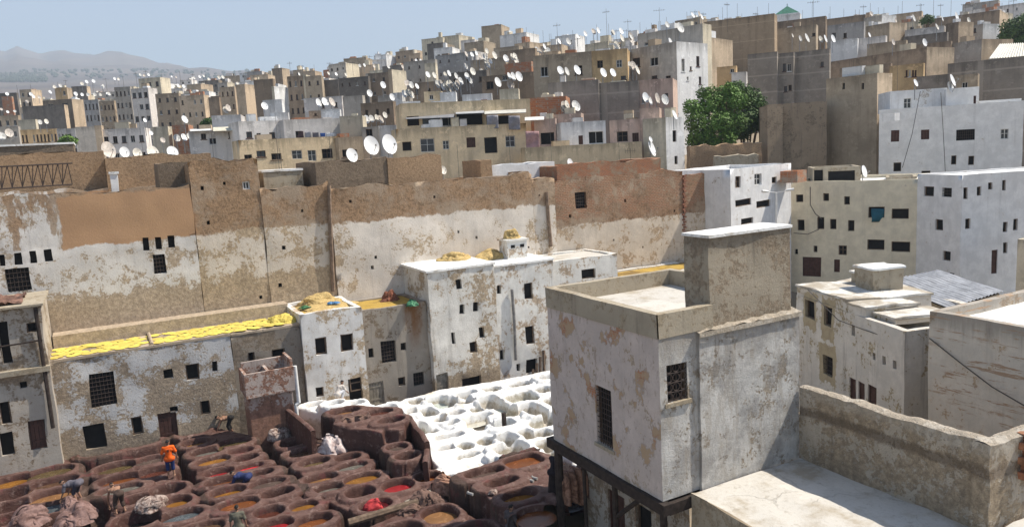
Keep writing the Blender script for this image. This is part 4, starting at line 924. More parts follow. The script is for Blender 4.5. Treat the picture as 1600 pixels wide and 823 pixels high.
for i in range(len(PD)):
    c, ru, rv, p, zr, liq, bid = PD[i]; sel = codes == i+100
    if not sel.any(): continue
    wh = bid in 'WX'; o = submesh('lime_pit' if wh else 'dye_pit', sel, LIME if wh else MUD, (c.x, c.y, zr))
    shape = 'squarish' if p >= 3 else ('oval' if ru > rv*1.15 else 'round'); same = sorted(cnt[(bid, liq)], key=lambda j: (PITS[j][2], PITS[j][1]))
    lab = '%s %s pit with %s, %s' % (shape, 'whitewashed' if wh else 'brown', LNAME[liq], BNAME[bid])
    if len(same) > 1:
        r_ = same.index(i); lab += ', ' + ('farthest' if r_ == 0 else 'nearest' if r_ == len(same)-1 else ORD[r_]+' from back') + (' such' if wh else '')
    tag(o, lab, 'pit', 'lime pits on the white terrace' if wh else 'dye pits in the brown blocks')
    if liq in LM:
        mb = MB(); n = 40; zl = -.25 if liq != 'dark' else -.5
        if (i*7) % 3 == 0 and liq != 'dark': zl = -.17
        if wh: zl = -.46
        pts = [Vector(((ru+(.02 if not wh else -.03))*math.copysign(abs(math.cos(a))**(2/p), math.cos(a)), (rv+(.02 if not wh else -.03))*math.copysign(abs(math.sin(a))**(2/p), math.sin(a)), zl)) for a in [2*math.pi*k/n for k in range(n)]]
        k = len(mb.v); mb.v += pts; mb.f.append(tuple(range(n))); mb.m.append(0); mb.build('liquid', LM[liq], o, None, False)
def zat(x, y):
    i = int(np.clip((x-U0)/CELL, 0, NU)); j = int(np.clip((y-V0)/CELL, 0, NV)); return float(Hh[j, i])
# ------------------------------------------------------------------ hides, straw and cloth heaps
def heap(name, label, cat, loc, rx, ry, rz_, m, seed, fold=.18, n=5, freq=1.6, ang=0., stretch=(1, 1, 1), group=None):
    bm = bmesh.new(); bmesh.ops.create_icosphere(bm, subdivisions=n+1, radius=1); off = Vector((seed*5.1, seed*2.7, seed))
    for v in bm.verts:
        d = v.co.normalized(); wq = noise.noise_vector(d*1.3+off)*.5; q = Vector((d.x*stretch[0], d.y*stretch[1], d.z*stretch[2]))+wq
        r = 1+.42*noise.noise(d*1.2+off)+.22*noise.noise(d*2.6-off)+fold*.45*(.6-2*abs(noise.noise(q*freq+off*2)))+fold*.22*(.6-2*abs(noise.noise(q*freq*2.7+off)))
        h = max(d.z, -.12); fl = 1.0+.40*max(0., .45-h)
        v.co = Vector((d.x*r*rx*fl, d.y*r*ry*fl, max(h*r, -.15)*rz_))
    me = bpy.data.meshes.new(name); bm.to_mesh(me); bm.free(); me.polygons.foreach_set('use_smooth', [True]*len(me.polygons)); me.materials.append(m)
    return tag(link(name, me, None, loc, ang), label, cat, group)
def clothmat(name, col, col2, sc_=3., rough=.8):
    t = NT(name); a = t.noise(sc_, 7, .7, None, 1.2); w_ = t.noise(sc_*5, 5, .7)
    c = t.mix(t.step(a, .42, .6), col, col2); c = t.mix(t.ma('MULTIPLY', t.step(w_, .5, .7), .5), c, sc3(col, .5)); return t.out(c, rough, t.ma('ADD', a, t.ma('MULTIPLY', w_, .5)), .7, .05, .3)
def hidemat():
    t = NT('yellow_hide'); a = t.noise(6, 6, .7); r = t.rnd(); c = t.mix(r, (.68, .57, .12), (.54, .42, .10)); c = t.mix(t.step(a, .5, .72), c, (.36, .25, .05)); return t.out(c, .85, a, .5, .03, .2)
HM = {'mauve': clothmat('mauve_brown_hides', (.235, .145, .125), (.15, .085, .07)), 'tan': clothmat('tan_wet_hides', (.36, .20, .135), (.17, .085, .055)), 'brown': clothmat('brown_hides', (.17, .10, .075), (.08, .045, .035)), 'stripe': clothmat('brindled_hides', (.42, .33, .28), (.12, .07, .055), 5), 'plastic': clothmat('pale_plastic_sheet', (.55, .47, .44), (.34, .25, .23), 2, .45), 'red': clothmat('red_dyed_hides', (.50, .045, .045), (.34, .03, .035), 3), 'straw': clothmat('drying_straw', (.58, .42, .18), (.36, .25, .10), 7, .95), 'yellowhide': hidemat()}
def pile(name, label, cat, loc, rx, ry, rz_, m, seed, n=8, ang=0., ruf=.06, size=.8):
    """a heap of wet skins: a core in long gathered folds with a few folded sheets lying over it, each with its own edge"""
    rs = random.Random(seed); off = Vector((seed*5.1, seed*2.7, seed)); mb = MB(); wd = Vector((math.cos(seed*1.7), math.sin(seed*1.7), .35)); w2 = Vector((math.cos(seed*1.7+.9), math.sin(seed*1.7+.9), -.2))
    def surf(d, lift, dr=wd, fr=8.):
        q = d.dot(dr)+.32*noise.noise(d*1.6+off); r = 1+.34*noise.noise(d*1.2+off)+lift+ruf*math.sin(fr*q)+ruf*.5*math.sin(fr*2.3*q+3*noise.noise(d*2-off)); h = max(d.z, -.05); fl = 1+.35*max(0., .4-h)
        return Vector((d.x*r*rx*fl, d.y*r*ry*fl, h*r*rz_-.05))
    nu, nv = 72, 24; i0 = len(mb.v)
    for j in range(nv+1):
        for i in range(nu): a = 2*math.pi*i/nu; e = math.pi/2*(1-1.08*j/nv); mb.v.append(surf(Vector((math.cos(a)*math.cos(e), math.sin(a)*math.cos(e), math.sin(e))), 0))
    for j in range(nv):
        for i in range(nu): mb.f.append((i0+j*nu+i, i0+j*nu+(i+1) % nu, i0+(j+1)*nu+(i+1) % nu, i0+(j+1)*nu+i)); mb.m.append(0)
    for k in range(n):
        e = math.asin(rs.uniform(.05, .95)); a = rs.uniform(0, 6.283); c = Vector((math.cos(a)*math.cos(e), math.sin(a)*math.cos(e), math.sin(e))); u = c.orthogonal().normalized(); v = c.cross(u); th = rs.uniform(0, 6.28); u, v = u*math.cos(th)+v*math.sin(th), v*math.cos(th)-u*math.sin(th)
        w_, h_ = size*rs.uniform(.6, 1.1), size*rs.uniform(.35, .6); lf = .06+.10*k/n; i0 = len(mb.v); gx, gy = 28, 16; dr = wd.lerp(w2, rs.random()); fr = rs.uniform(9, 14)
        for j in range(gy+1):
            for i in range(gx+1):
                s_, q_ = (i/gx-.5)*2, (j/gy-.5)*2; eg = 1+.22*noise.noise(Vector((s_*2, q_*2, k+seed))); d = c+u*s_*w_*eg+v*q_*h_*eg; d = Vector((d.x, d.y, max(d.z, -.04))).normalized()
                mb.v.append(surf(d, lf-.06*max(abs(s_), abs(q_))**5, dr, fr))
        for j in range(gy):
            for i in range(gx): q = i0+j*(gx+1)+i; mb.f.append((q, q+1, q+gx+2, q+gx+1)); mb.m.append(0)
    o = mb.build(name, m, None, 0, False); o.location = loc; o.rotation_euler = (0, 0, ang); return tag(o, label, cat)
def H_(lab, x, y, pw, ph_, mk, z=0., fold=.22, seed=1, cat='hides', freq=1.8, hk=.62, st=None, name='hide_heap', n=8):
    c = pz(x, y+ph_*.35, z); s = FPX/(c-CAM).length; pile(name, lab, cat, c+Vector((0, 0, .02)), pw/2/s*.74, pw/2/s*.62, ph_/s*hk, HM[mk], seed, n, .3*seed, .035+fold*.14)
H_('big mauve-brown bundle of wet hides at the bottom left edge', 46, 805, 56, 30, 'mauve', .1, .25, 1)
H_('folded brown hides spread over a pit beside the bending man', 120, 800, 58, 30, 'mauve', .1, .3, 2, st=(1, 2, 3))
H_('small mauve hide bundle under the bending man', 108, 783, 28, 16, 'mauve', .1, .25, 3)
H_('spotted brindle hides draped between pits beside the shirtless man', 237, 783, 52, 22, 'stripe', .1, .25, 4)
H_('striped brindle hides heaped beside the brick tank', 436, 674, 42, 22, 'stripe', .0, .3, 5, st=(3, 1, 1))
H_('pale crumpled plastic sheet heap in front of the raised block', 518, 690, 52, 34, 'plastic', .1, .22, 6, 'sheet')
H_('wet red hide bundle bulging out of a pit', 583, 786, 36, 24, 'red', -.1, .14, 7, freq=2.5)
H_('tan wet hides heaped against the tall block', 694, 752, 46, 38, 'tan', .0, .3, 8, freq=2.6)
H_('dark shredded brown hides left of the tan heap', 668, 774, 60, 26, 'brown', .1, .4, 9, freq=2.6)
H_('brown hide scraps between the pits and the tan heap', 640, 792, 40, 14, 'brown', .1, .4, 10, freq=2.8)
H_('white rag scraps on the muddy floor left of the orange man', 131, 727, 26, 8, 'plastic', -.8, .5, 11, 'rags')
H_('hide scraps on the rim left of the watching man', 770, 766, 16, 8, 'stripe', .8, .5, 12)
def drape(lab, x, y0, y1, pw, mk, z, seed, name='hanging_hides'):
    """skins hung over an edge: a folded curtain with thickness"""
    a = pz(x, y0, z); s = FPX/(a-CAM).length; L = (y1-y0)/s; w_ = pw/s; mb = MB()
    def f(p):
        u, v = p.x, p.z; y = -.22*math.sin(min(1, (-v/L)*3)*1.5)+.10*math.sin(u/w_*22+seed)+.07*noise.noise(Vector((u*3, v*1.2, seed))); zz = v*(1+.22*noise.noise(Vector((u*2.5, 3, seed)))); return Vector((u, y, zz))
    mb.grid((-w_/2, 0, 0), (w_, 0, 0), (0, 0, -L), 40, 16, 0, f); mb.grid((-w_/2, .25, 0), (w_, 0, 0), (0, -.25, 0), 40, 4, 0, lambda p: f(Vector((p.x, 0, 0)))+Vector((0, p.y, .05*math.sin(p.x*9))))
    o = mb.build(name, HM[mk], None, 60); so_ = o.modifiers.new('thickness', 'SOLIDIFY'); so_.thickness = .04; o.location = a; tag(o, lab, 'hides')
drape('brown skins hung over the front of the raised tub', 556, 652, 692, 46, 'brown', 1.25, 2)
drape('pair of tan skins hung from the pit edge below the woman', 893, 735, 782, 44, 'tan', 1.9, 5)
drape('darker skin hanging beside the timber post', 915, 728, 775, 22, 'brown', 1.9, 8)
# straw on the roofs
heap('straw_heap', 'small round straw heap on the tall white workshop roof', 'straw', (20.2, 45.9, 7.12), .95, .7, .42, HM['straw'], 21, .12, 5, 4)
heap('straw_heap', 'larger straw heap beside the whitewashed chimney', 'straw', (22.6, 45.9, 6.9), 1.1, .7, .5, HM['straw'], 22, .12, 5, 4)
heap('straw_heap', 'thin straw spread between the two heaps on the white roof', 'straw', (21.6, 46.2, 6.9), 1.3, .5, .15, HM['straw'], 23, .12, 4, 4)
heap('straw_heap', 'straw bundle perched on top of the chimney', 'straw', (24.15, 45.2, 8.15), .55, .45, .6, HM['straw'], 24, .2, 5, 4)
heap('straw_heap', 'thick straw layer over the square-windowed workshop roof', 'straw', (10.95, 44.9, 5.42), 1.45, 1.4, .14, HM['straw'], 25, .10, 5, 4)
heap('straw_heap', 'straw mound at the back of the square-windowed workshop roof', 'straw', (11.1, 46.1, 5.5), 1.0, .5, .5, HM['straw'], 26, .12, 5, 4)
heap('straw_heap', 'yellow-green heap of damp hides at the edge of the low roof', 'hides', (8.5, 44.3, 4.95), .9, .7, .45, HM['yellowhide'], 27, .2, 5, 3)
heap('cloth_heap', 'rust-red cloth slumped in the corner of the stained roof', 'cloth', (15.4, 45.6, 5.1), .5, .4, .55, clothmat('rust_cloth', (.25, .09, .05), (.12, .05, .03)), 28, .25)
heap('plastic_heap', 'blue plastic scraps on the straw roof', 'plastic', (11.6, 44.6, 5.62), .3, .18, .1, flat('blue_scrap', (.08, .22, .42), .5, .4), 29, .4, 4, 3)
heap('plastic_heap', 'green plastic scraps on the straw roof', 'plastic', (9.9, 44.6, 5.6), .25, .18, .12, flat('green_scrap', (.05, .15, .06), .5, .4), 30, .4, 4, 3)
heap('plastic_heap', 'green plastic bag hanging on the rust stained roof edge', 'plastic', (15.9, 42.95, 5.15), .3, .25, .3, flat('green_bag', (.06, .2, .1), .5, .4), 31, .4, 4, 3)
# yellow skins laid out to dry
skins = []
for k in range(5):
    mb = MB(); n = 22; c0 = len(mb.v); mb.v.append(Vector((0, 0, .05)))
    for r_ in (.5, 1.):
        for i in range(n):
            a = 2*math.pi*i/n; q = r_*(.82+.28*noise.noise(Vector((math.cos(a)*1.6+k*9, math.sin(a)*1.6, k)))+.18*abs(math.cos(2*a))); mb.v.append(Vector((.40*q*math.cos(a), .32*q*math.sin(a), .025*random.random()+.01-(.01 if r_ == 1 else 0))))
    for i in range(n):
        j = (i+1) % n; mb.f.append((c0, c0+1+i, c0+1+j)); mb.m.append(0); mb.f.append((c0+1+i, c0+1+n+i, c0+1+n+j, c0+1+j)); mb.m.append(0)
    o = mb.build('drying_hide', HM['yellowhide'], None, 60, False); skins.append(o.data); bpy.data.objects.remove(o)
def lay(u0, u1, v0, v1, z, lab, grp, du=.70, dv=.50):
    v = v0; r = 0
    while v < v1:
        u = u0+(r % 2)*du/2
        while u < u1:
            if random.random() < .96: tag(link('drying_hide', random.choice(skins), None, (u+random.uniform(-.06, .06), v+random.uniform(-.05, .05), z+random.uniform(.0, .02)), random.uniform(-.5, .5)), lab, 'hide', grp)
            u += du
        v += dv; r += 1
lay(uR1+.35, 1.4, 43.4, 45.8, 5.09, 'bright yellow hide laid out to dry on the left part of the low roof', 'yellow hides drying on the left roof part')
lay(1.9, uR2-.6, 43.4, 45.8, 5.09, 'bright yellow hide laid out to dry in the larger right field of skins', 'yellow hides drying on the right roof part')
mb = MB(); mb.bar((1.62, 43.1, 5.12), (1.62, 45.9, 5.16), .09, n=7); tag(mb.build('roof_ridge', P['lw1'], None, 40), 'low plaster ridge dividing the two fields of yellow hides', 'ridge')
lay(36.5, 44.5, 45.2, 46.8, 4.18, 'yellow hide on the roof behind the corner house terrace', 'yellow hides behind the corner house')
# a plank board and logs by the pits
mb = MB(); a, b = pz(545, 815, .25), pz(660, 782, .25); mb.bar(a, b, .16, n=8); tag(mb.build('log', M['wood'], None, 40, True, warpf(.05, 2, 1)), 'long brown log lying behind the nearest pit block', 'log')
mb = MB(); a, b = pz(633, 786, .2), pz(672, 768, .2); mb.bar(a, b, .10, n=7); tag(mb.build('plank', M['doorgrey'], None, 40), 'grey plank leaning across the pits beside the dark hides', 'plank')
mb = MB(); a, b = pz(780, 660, .3), pz(780, 677, .3); mb.bar((a.x, a.y-.6, -.2), (a.x, a.y-.6, 1.0), .12, n=7); tag(mb.build('post', M['wooddark'], None, 40, True, warpf(.04, 2, 1)), 'short dark wooden post standing among the white lime pits', 'post')
SHM = flat('pale_shoe', (.36, .35, .33), .7, .3)
for x, y, lab in ((738, 764, 'pair of pale shoes on the tall block rim left of the ochre pit'), (832, 745, 'pair of pale shoes on the tall block below the woman')):
    p = pz(x, y, .85); r = empty('pair_of_shoes', (p.x, p.y, zat(p.x, p.y)), .4, lab, 'shoes')
    for dx in (-.13, .13):
        mb = MB(); mb.bar((dx, -.14, .05), (dx, .16, .05), .06, .05, 8); mb.bar((dx, .1, .05), (dx, .15, .11), .05, .045, 7); mb.build('shoe', SHM, r, 50)
for a_, b_, zt, lab in (((446, 640), (486, 674), 1.25, 'stained brown mud wall along the left of the raised tubs'), ((636, 652), (664, 692), 1.15, 'stained brown mud wall sloping beside the white pits'), ((664, 694), (660, 722), .85, 'short mud wall closing the low step beside the white pits')):
    p, q = pz(*a_, zt), pz(*b_, zt); wallthing('mud_wall', lab, 'wall', (p.x, p.y), (q.x, q.y), .24, -1, zt, MUD, .15, .05, zt*7, .06)
# ------------------------------------------------------------------ people
SKIN = flat('skin', (.30, .165, .105), .6, .2, 6, .1, .3); HAIR = flat('black_hair', (.012, .01, .009), .6, .3, 20, .4)
def capsules(parts, vox, name, mats, parent=None):
    """round cones joined and voxel-remeshed to one continuous skin"""
    bm = bmesh.new()
    for a, b, r0, r1 in parts:
        a = Vector(a); b = Vector(b); d = (b-a); L = d.length
        d = d.normalized() if L > 1e-5 else Vector((0, 0, 1)); x = d.orthogonal().normalized(); y = d.cross(x); n = 12; rings = []
        for k in range(4): t = math.pi/2*(k/4-1)+.001; rings.append((a+d*r0*math.sin(t), r0*math.cos(t)))
        for k in range(5): f = k/4; rings.append((a+d*L*f, r0+(r1-r0)*f))
        for k in range(1, 5): t = math.pi/2*k/4-.001; rings.append((b+d*r1*math.sin(t), r1*math.cos(t)))
        vs = [[bm.verts.new(c+(x*math.cos(q)+y*math.sin(q))*max(r, .0005)) for q in [2*math.pi*i/n for i in range(n)]] for c, r in rings]
        for A, B in zip(vs, vs[1:]):
            for i in range(n): bm.faces.new((A[i], A[(i+1) % n], B[(i+1) % n], B[i]))
        bm.faces.new(vs[0][::-1]); bm.faces.new(vs[-1])
    bmesh.ops.recalc_face_normals(bm, faces=bm.faces)
    me = bpy.data.meshes.new('tmp'); bm.to_mesh(me); bm.free(); o = bpy.data.objects.new('tmp', me); C.objects.link(o)
    rm = o.modifiers.new('r', 'REMESH'); rm.mode = 'VOXEL'; rm.voxel_size = vox; rm.use_smooth_shade = True
    sm = o.modifiers.new('s', 'SMOOTH'); sm.factor = .5; sm.iterations = 3
    dg = bpy.context.evaluated_depsgraph_get(); dg.update(); nm = bpy.data.meshes.new_from_object(o.evaluated_get(dg)); bpy.data.objects.remove(o); nm.name = name
    nm.materials.clear(); [nm.materials.append(m) for m in mats]; nm.polygons.foreach_set('use_smooth', [True]*len(nm.polygons)); ob = link(name, nm, parent); return ob
def person(label, loc, face, lean=0., kind='stand', shirt=None, pants=None, bare=False, arms=None, hair=True, scale=1., cap=None, skirt=None, stance=.11, headtilt=0., hold=None):
    """face: heading of the body (0 = +Y, clockwise); lean: forward bend of the trunk"""
    V3 = Vector
    if kind == 'stand': hip = .93; knee = [(.11, .03, .50), (-.11, .03, .50)]; ank = [(.13, -.02, .09), (-.12, .04, .09)]
    elif kind == 'stride': hip = .90; knee = [(.12, .16, .48), (-.12, .02, .48)]; ank = [(.15, .20, .09), (-.14, -.22, .09)]
    elif kind == 'bend': hip = .86; knee = [(.14, .06, .46), (-.14, .06, .46)]; ank = [(.17, -.06, .09), (-.17, -.06, .09)]
    else: hip = .34; knee = [(.20, .36, .50), (-.20, .36, .50)]; ank = [(.18, .16, .09), (-.18, .16, .09)]
    hipp = V3((0, -.10*math.sin(lean) if kind == 'bend' else 0, hip)); Rl = Matrix.Rotation(-lean, 3, 'X')
    T = lambda p: hipp+Rl@V3(p)
    ch = T((0, .01, .36)); nk = T((0, .0, .53)); hd = T((0, .04, .68))
    hrot = Matrix.Rotation(-(lean*.6+headtilt), 3, 'X'); hc = nk+hrot@V3((0, .03, .16)); hx = lambda p: hc+hrot@V3(p)
    sh = [T((.185, 0, .47)), T((-.185, 0, .47))]
    body = [(T((0, 0, .02)), T((0, .01, .16)), .135, .125), (T((.06, 0, .0)), T((-.06, 0, .0)), .12, .12), (T((0, .01, .16)), ch, .125, .14), (T((.09, 0, .38)), T((-.09, 0, .38)), .115, .115), (sh[0], sh[1], .075, .075), (nk-(nk-ch)*.25, hx((0, 0, -.06)), .062, .052),
            (hx((0, .0, .03)), hx((0, .012, -.03)), .088, .074), (hx((0, -.03, .02)), hx((0, .01, .02)), .082, .082), (hx((0, .055, -.06)), hx((0, .03, -.03)), .035, .05), (hx((0, .092, -.005)), hx((0, .108, -.03)), .012, .017), (hx((.082, -.005, .015)), hx((.084, -.01, -.02)), .017, .012), (hx((-.082, -.005, .015)), hx((-.084, -.01, -.02)), .017, .012), (hx((.03, .08, -.055)), hx((-.03, .08, -.055)), .012, .012)]
    for s, (k, a) in zip((1, -1), zip(knee, ank)):
        hj = T((.095*s, 0, 0)); k = V3(k); a = V3(a); body += [(hj, k, .092, .06), (k, k.lerp(a, .35), .055, .058), (k.lerp(a, .35), a, .058, .038), (a+V3((0, -.04, -.035)), a+V3((.02*s, .17, -.06)), .042, .03), (a, a+V3((0, .05, -.03)), .04, .04)]
    arms = arms or (((.27, .02, .22), (.29, .10, -.02)), ((-.27, .02, .22), (-.29, .10, -.02)))
    AR = []
    for s, S, (e, h) in zip((1, -1), sh, arms):
        e, h = (T(e), T(h)) if len(e) == 3 else (V3(e[:3]), V3(h[:3])); AR.append((S, e, h)); body += [(S, e, .052, .041), (e, h, .041, .027)]
        d = (h-e).normalized(); sd = d.cross(V3((0, 1, 0))); sd = sd.normalized() if sd.length > .2 else V3((1, 0, 0)); nn = d.cross(sd); pm = h+d*.085
        body += [(h+d*.02, pm, .03, .034), (h+d*.03+sd*.02, pm+sd*.024, .02, .018), (h+d*.03-sd*.02, pm-sd*.024, .02, .018)]
        for q, L in zip((-.032, -.011, .011, .031), (.065, .08, .075, .055)):
            b = pm+sd*q; m_ = b+d*L*.55+nn*.012; body += [(b, m_, .0105, .0098), (m_, m_+d*L*.4+nn*.03, .0098, .008)]
        t0 = h+d*.03+sd*.03*s; body += [(t0, t0+d*.05+sd*.035*s, .013, .011), (t0+d*.05+sd*.035*s, t0+d*.085+sd*.03*s+nn*.02, .011, .009)]
    r = empty('person', loc, -face, label, 'person'); r.scale = (scale,)*3
    capsules(body, .013, 'body', [SKIN], r)
    if hair:
        hp = [(hx((0, -.022, .05)), hx((0, .02, .062)), .086, .074), (hx((0, -.045, .02)), hx((0, -.035, -.03)), .07, .055)]; capsules(hp, .012, 'hair' if cap is None else 'headscarf', [cap or HAIR], r)
    if shirt:
        g = .018; sp = [(T((0, 0, -.02)), T((0, .01, .16)), .14+g, .13+g), (T((.085, 0, -.05)), T((-.085, 0, -.05)), .14+g, .14+g), (T((0, .01, .16)), ch, .13+g, .142+g), (T((.09, 0, .38)), T((-.09, 0, .38)), .115+g, .115+g), (sh[0], sh[1], .078+g, .078+g)]
        for S, e, h in AR: sp += [(S, S.lerp(e, .85), .06+g, .056+g)]
        capsules(sp, .016, 'shirt', [shirt], r)
    if pants:
        g = .024; g = .016 if shirt else .02; pp = [(T((0, 0, .03 if shirt else .07)), T((0, 0, -.02)), .13+g, .13+g), (T((.06, 0, -.06)), T((-.06, 0, -.06)), .10+g, .10+g)]
        for s, (k, a) in zip((1, -1), zip(knee, ank)):
            hj = T((.095*s, 0, 0)); k = V3(k); a = V3(a); pp += [(hj, k, .095+g, .068+g), (k, k.lerp(a, pants[1]), .066+g, .062+g)]
        capsules(pp, .016, 'trousers', [pants[0]], r)
    if skirt: capsules([(hipp, hipp+V3((0, .02, -.5)), .17, .22), (hipp+V3((0, 0, -.5)), V3((0, 0, .1)), .22, .25)], .02, 'robe', [skirt], r)
    return r
fab = lambda n, c: flat(n, c, .85, .3, 5, .5, .2)
def gp(x, y, z): p = pz(x, y, z); return (p.x, p.y, z)
hang = lambda dz: (((.20, .10, -dz*.5), (.16, .16, -dz)), ((-.20, .10, -dz*.5), (-.16, .16, -dz)))
def down(hip_y, z1, z0, sp=.18, fy=.62): return (((sp+.06, fy-.05, z1, 0), (sp, fy+.04, z0, 0)), ((-sp-.06, fy-.05, z1, 0), (-sp, fy+.04, z0, 0)))
om = person('man in bright orange t-shirt and blue shorts standing among the pits, back turned', gp(268, 744, .06), R(8), 0, 'stand', fab('orange_tshirt', (.82, .13, .015)), (fab('blue_shorts', (.02, .035, .12)), .35), arms=(((.30, .0, .22), (.32, .06, -.02)), ((-.30, -.02, .22), (-.31, .05, -.03))))
mb = MB(); mb.box(-.05, -.005, .0, .05, .0, .02); mb.box(-.02, -.006, .03, .04, .0, .12); mb.box(-.05, -.006, .05, -.02, .0, .1)
o = mb.build('shirt_print', flat('dark_print', (.10, .03, .02), .8, .2), om, None, False); o.location = (0, -.192, 1.24)
person('man in grey shorts bending over a pit with one arm stretched, lower left', gp(122, 783, .0), R(-60), R(95), 'bend', fab('grey_tshirt', (.13, .12, .14)), (fab('dark_shorts', (.04, .04, .055)), .1), arms=(((.27, .42, .55, 0), (.25, .56, .22, 0)), ((-.27, .42, .55, 0), (-.28, .55, .25, 0))))
person('shirtless man crouched over dark hides beside brindle skins, seen from behind', gp(188, 800, .0), R(-20), R(80), 'bend', None, (fab('brown_trousers', (.07, .045, .035)), .5), arms=down(0, .45, .15))
person('man in blue t-shirt bending down inside a pit, centre left', gp(386, 772, -.55), R(-55), R(85), 'bend', fab('blue_tshirt', (.03, .04, .11)), (fab('navy_shorts', (.02, .025, .06)), .3), arms=down(0, .42, .12))
person('man in drab green shirt at the bottom edge, seen from behind', gp(376, 856, -.7), R(15), R(8), 'stand', fab('drab_shirt', (.13, .12, .09)), (fab('dark_trousers', (.03, .03, .03)), .9))
person('man in dark grey shirt watching beside the tall block, seen from the side', gp(800, 858, -.6), R(70), R(4), 'stand', fab('charcoal_shirt', (.09, .075, .075)), (fab('black_trousers', (.03, .025, .025)), .9))
person('woman in dark clothes lifting skins below the jutting house', gp(866, 771, .72), R(60), R(28), 'stand', fab('black_top', (.025, .02, .025)), None, arms=(((.22, .30, 1.10, 0), (.18, .52, 1.05, 0)), ((-.20, .30, 1.12, 0), (-.12, .52, 1.1, 0))), cap=fab('dark_scarf', (.03, .022, .02)), skirt=fab('dark_robe', (.03, .022, .022)))
person('man in white singlet squatting on the small white block by the dark doorway', gp(528, 624, .62), R(60), R(40), 'squat', fab('white_singlet', (.66, .60, .54)), (fab('white_trousers', (.62, .62, .64)), .9), arms=(((.26, .42, .42, 0), (.18, .62, .28, 0)), ((-.26, .42, .42, 0), (-.18, .62, .28, 0))))
person('shirtless man bending in the shade beside the brick tank', gp(360, 676, -.3), R(-70), R(90), 'bend', None, (fab('black_shorts', (.02, .018, .018)), .6), arms=down(0, .42, .15))
person('worker in white shirt and grey cap by the doorway, far left', gp(36, 724, -.75), R(-25), R(18), 'stand', fab('white_shirt', (.72, .72, .72)), (fab('grey_trousers', (.06, .06, .065)), .9), cap=fab('grey_cap', (.16, .15, .15)))
# crate beside the squatting man
p = gp(548, 612, .62); mb = MB()
for x in (0, .75): mb.box(x, 0, 0, x+.07, .06, .95)
for z in (0, .45, .88): mb.box(.07, .01, z, .75, .05, z+.07)
o = mb.build('wooden_frame', M['wood'], None, None, False); o.location = p; o.rotation_euler = (R(-8), 0, 0); tag(o, 'upright wooden frame beside the squatting man in white', 'frame')
# boards leaning by the right-hand workshop
mb = MB(); p = pv(823, 603, 42.2); q = pv(846, 562, 42.65); x0 = p.x
for i in range(5): mb.bar((x0+.28*i, 42.1-.05*i, p.z-.3), (x0+.28*i+.5, 42.6, p.z+.5+.38*i), .11, n=5)
tag(mb.build('leaning_boards', M['wood'], None, 40, False), 'brown boards leaning against the foot of the pipe-stained workshop', 'boards')
# ------------------------------------------------------------------ terrain: the hill the city climbs, the plain and the far mountains
KK = [40, 58, 66, 100, 150, 200, 250, 300, 400, 500, 700, 1000, 1500, 2200, 3200, 4200, 5200]
TX = {-500: [-1.2, -1.2, -1, 4, 9, 15, 22, 30, 44, 44, 34, 40], 0: [-1.2, -1.2, -1, 4, 9, 15, 23, 31, 46, 47, 38, 40], 400: [-1.2, -1.2, -1, 5, 11, 19, 30, 41, 52, 50, 40, 40], 760: [-1.2, -1.2, -1, 6, 18, 34, 46, 48, 46, 40, 30, 20],
      1100: [-1.2, -1.1, -.4, 7, 28, 37, 41, 40, 34, 30, 20, 10], 1400: [-1.2, -1.1, -.3, 7, 19, 35, 41, 42, 40, 34, 20, 10], 2100: [-1.2, -1.1, -.3, 7, 18, 32, 42, 46, 44, 34, 20, 10]}
txs = sorted(TX)
def terr(x, k):
    def col(c):
        L = TX[c]; return float(np.interp(k, KK[:len(L)], L))
    x = min(max(x, txs[0]), txs[-1])
    for a, b in zip(txs, txs[1:]):
        if a <= x <= b: f = (x-a)/(b-a); return col(a)*(1-f)+col(b)*f
def az2(x): return HEAD+math.atan((x-800)/FPX)
def gpt(x, k, z=None):  # ground point in the direction of photo column x at forward distance k
    q = (x-800)/FPX; p = FH*k+Vector((math.cos(HEAD), -math.sin(HEAD), 0))*(q*k); return Vector((p.x, p.y, terr(x, k) if z is None else z))
mb = MB(); cols = list(range(-1500, 3200, 50)); ks = [4, 15, 30, 45, 58, 66, 75, 85, 100, 125, 150, 175, 200, 225, 250, 275, 300, 350, 400, 450, 500, 600, 700, 1000]
for k in ks:
    for x in cols: mb.v.append(gpt(x, k, -1.2 if k < 50 else None))
for j in range(len(ks)-1):
    for i in range(len(cols)-1): a = j*len(cols)+i; mb.f.append((a, a+1, a+1+len(cols), a+len(cols))); mb.m.append(0)
# ground right round behind the camera too
i0 = len(mb.v); mb.v += [Vector((x, y, -1.25)) for x, y in ((-900, -900), (900, -900), (900, 5), (-900, 5))]; mb.f.append((i0, i0+1, i0+2, i0+3)); mb.m.append(0)
tag(mb.build('ground', flat('dry_earth', (.30, .24, .17), .95, .35, .3, .4), None, 180, False), kind='structure')
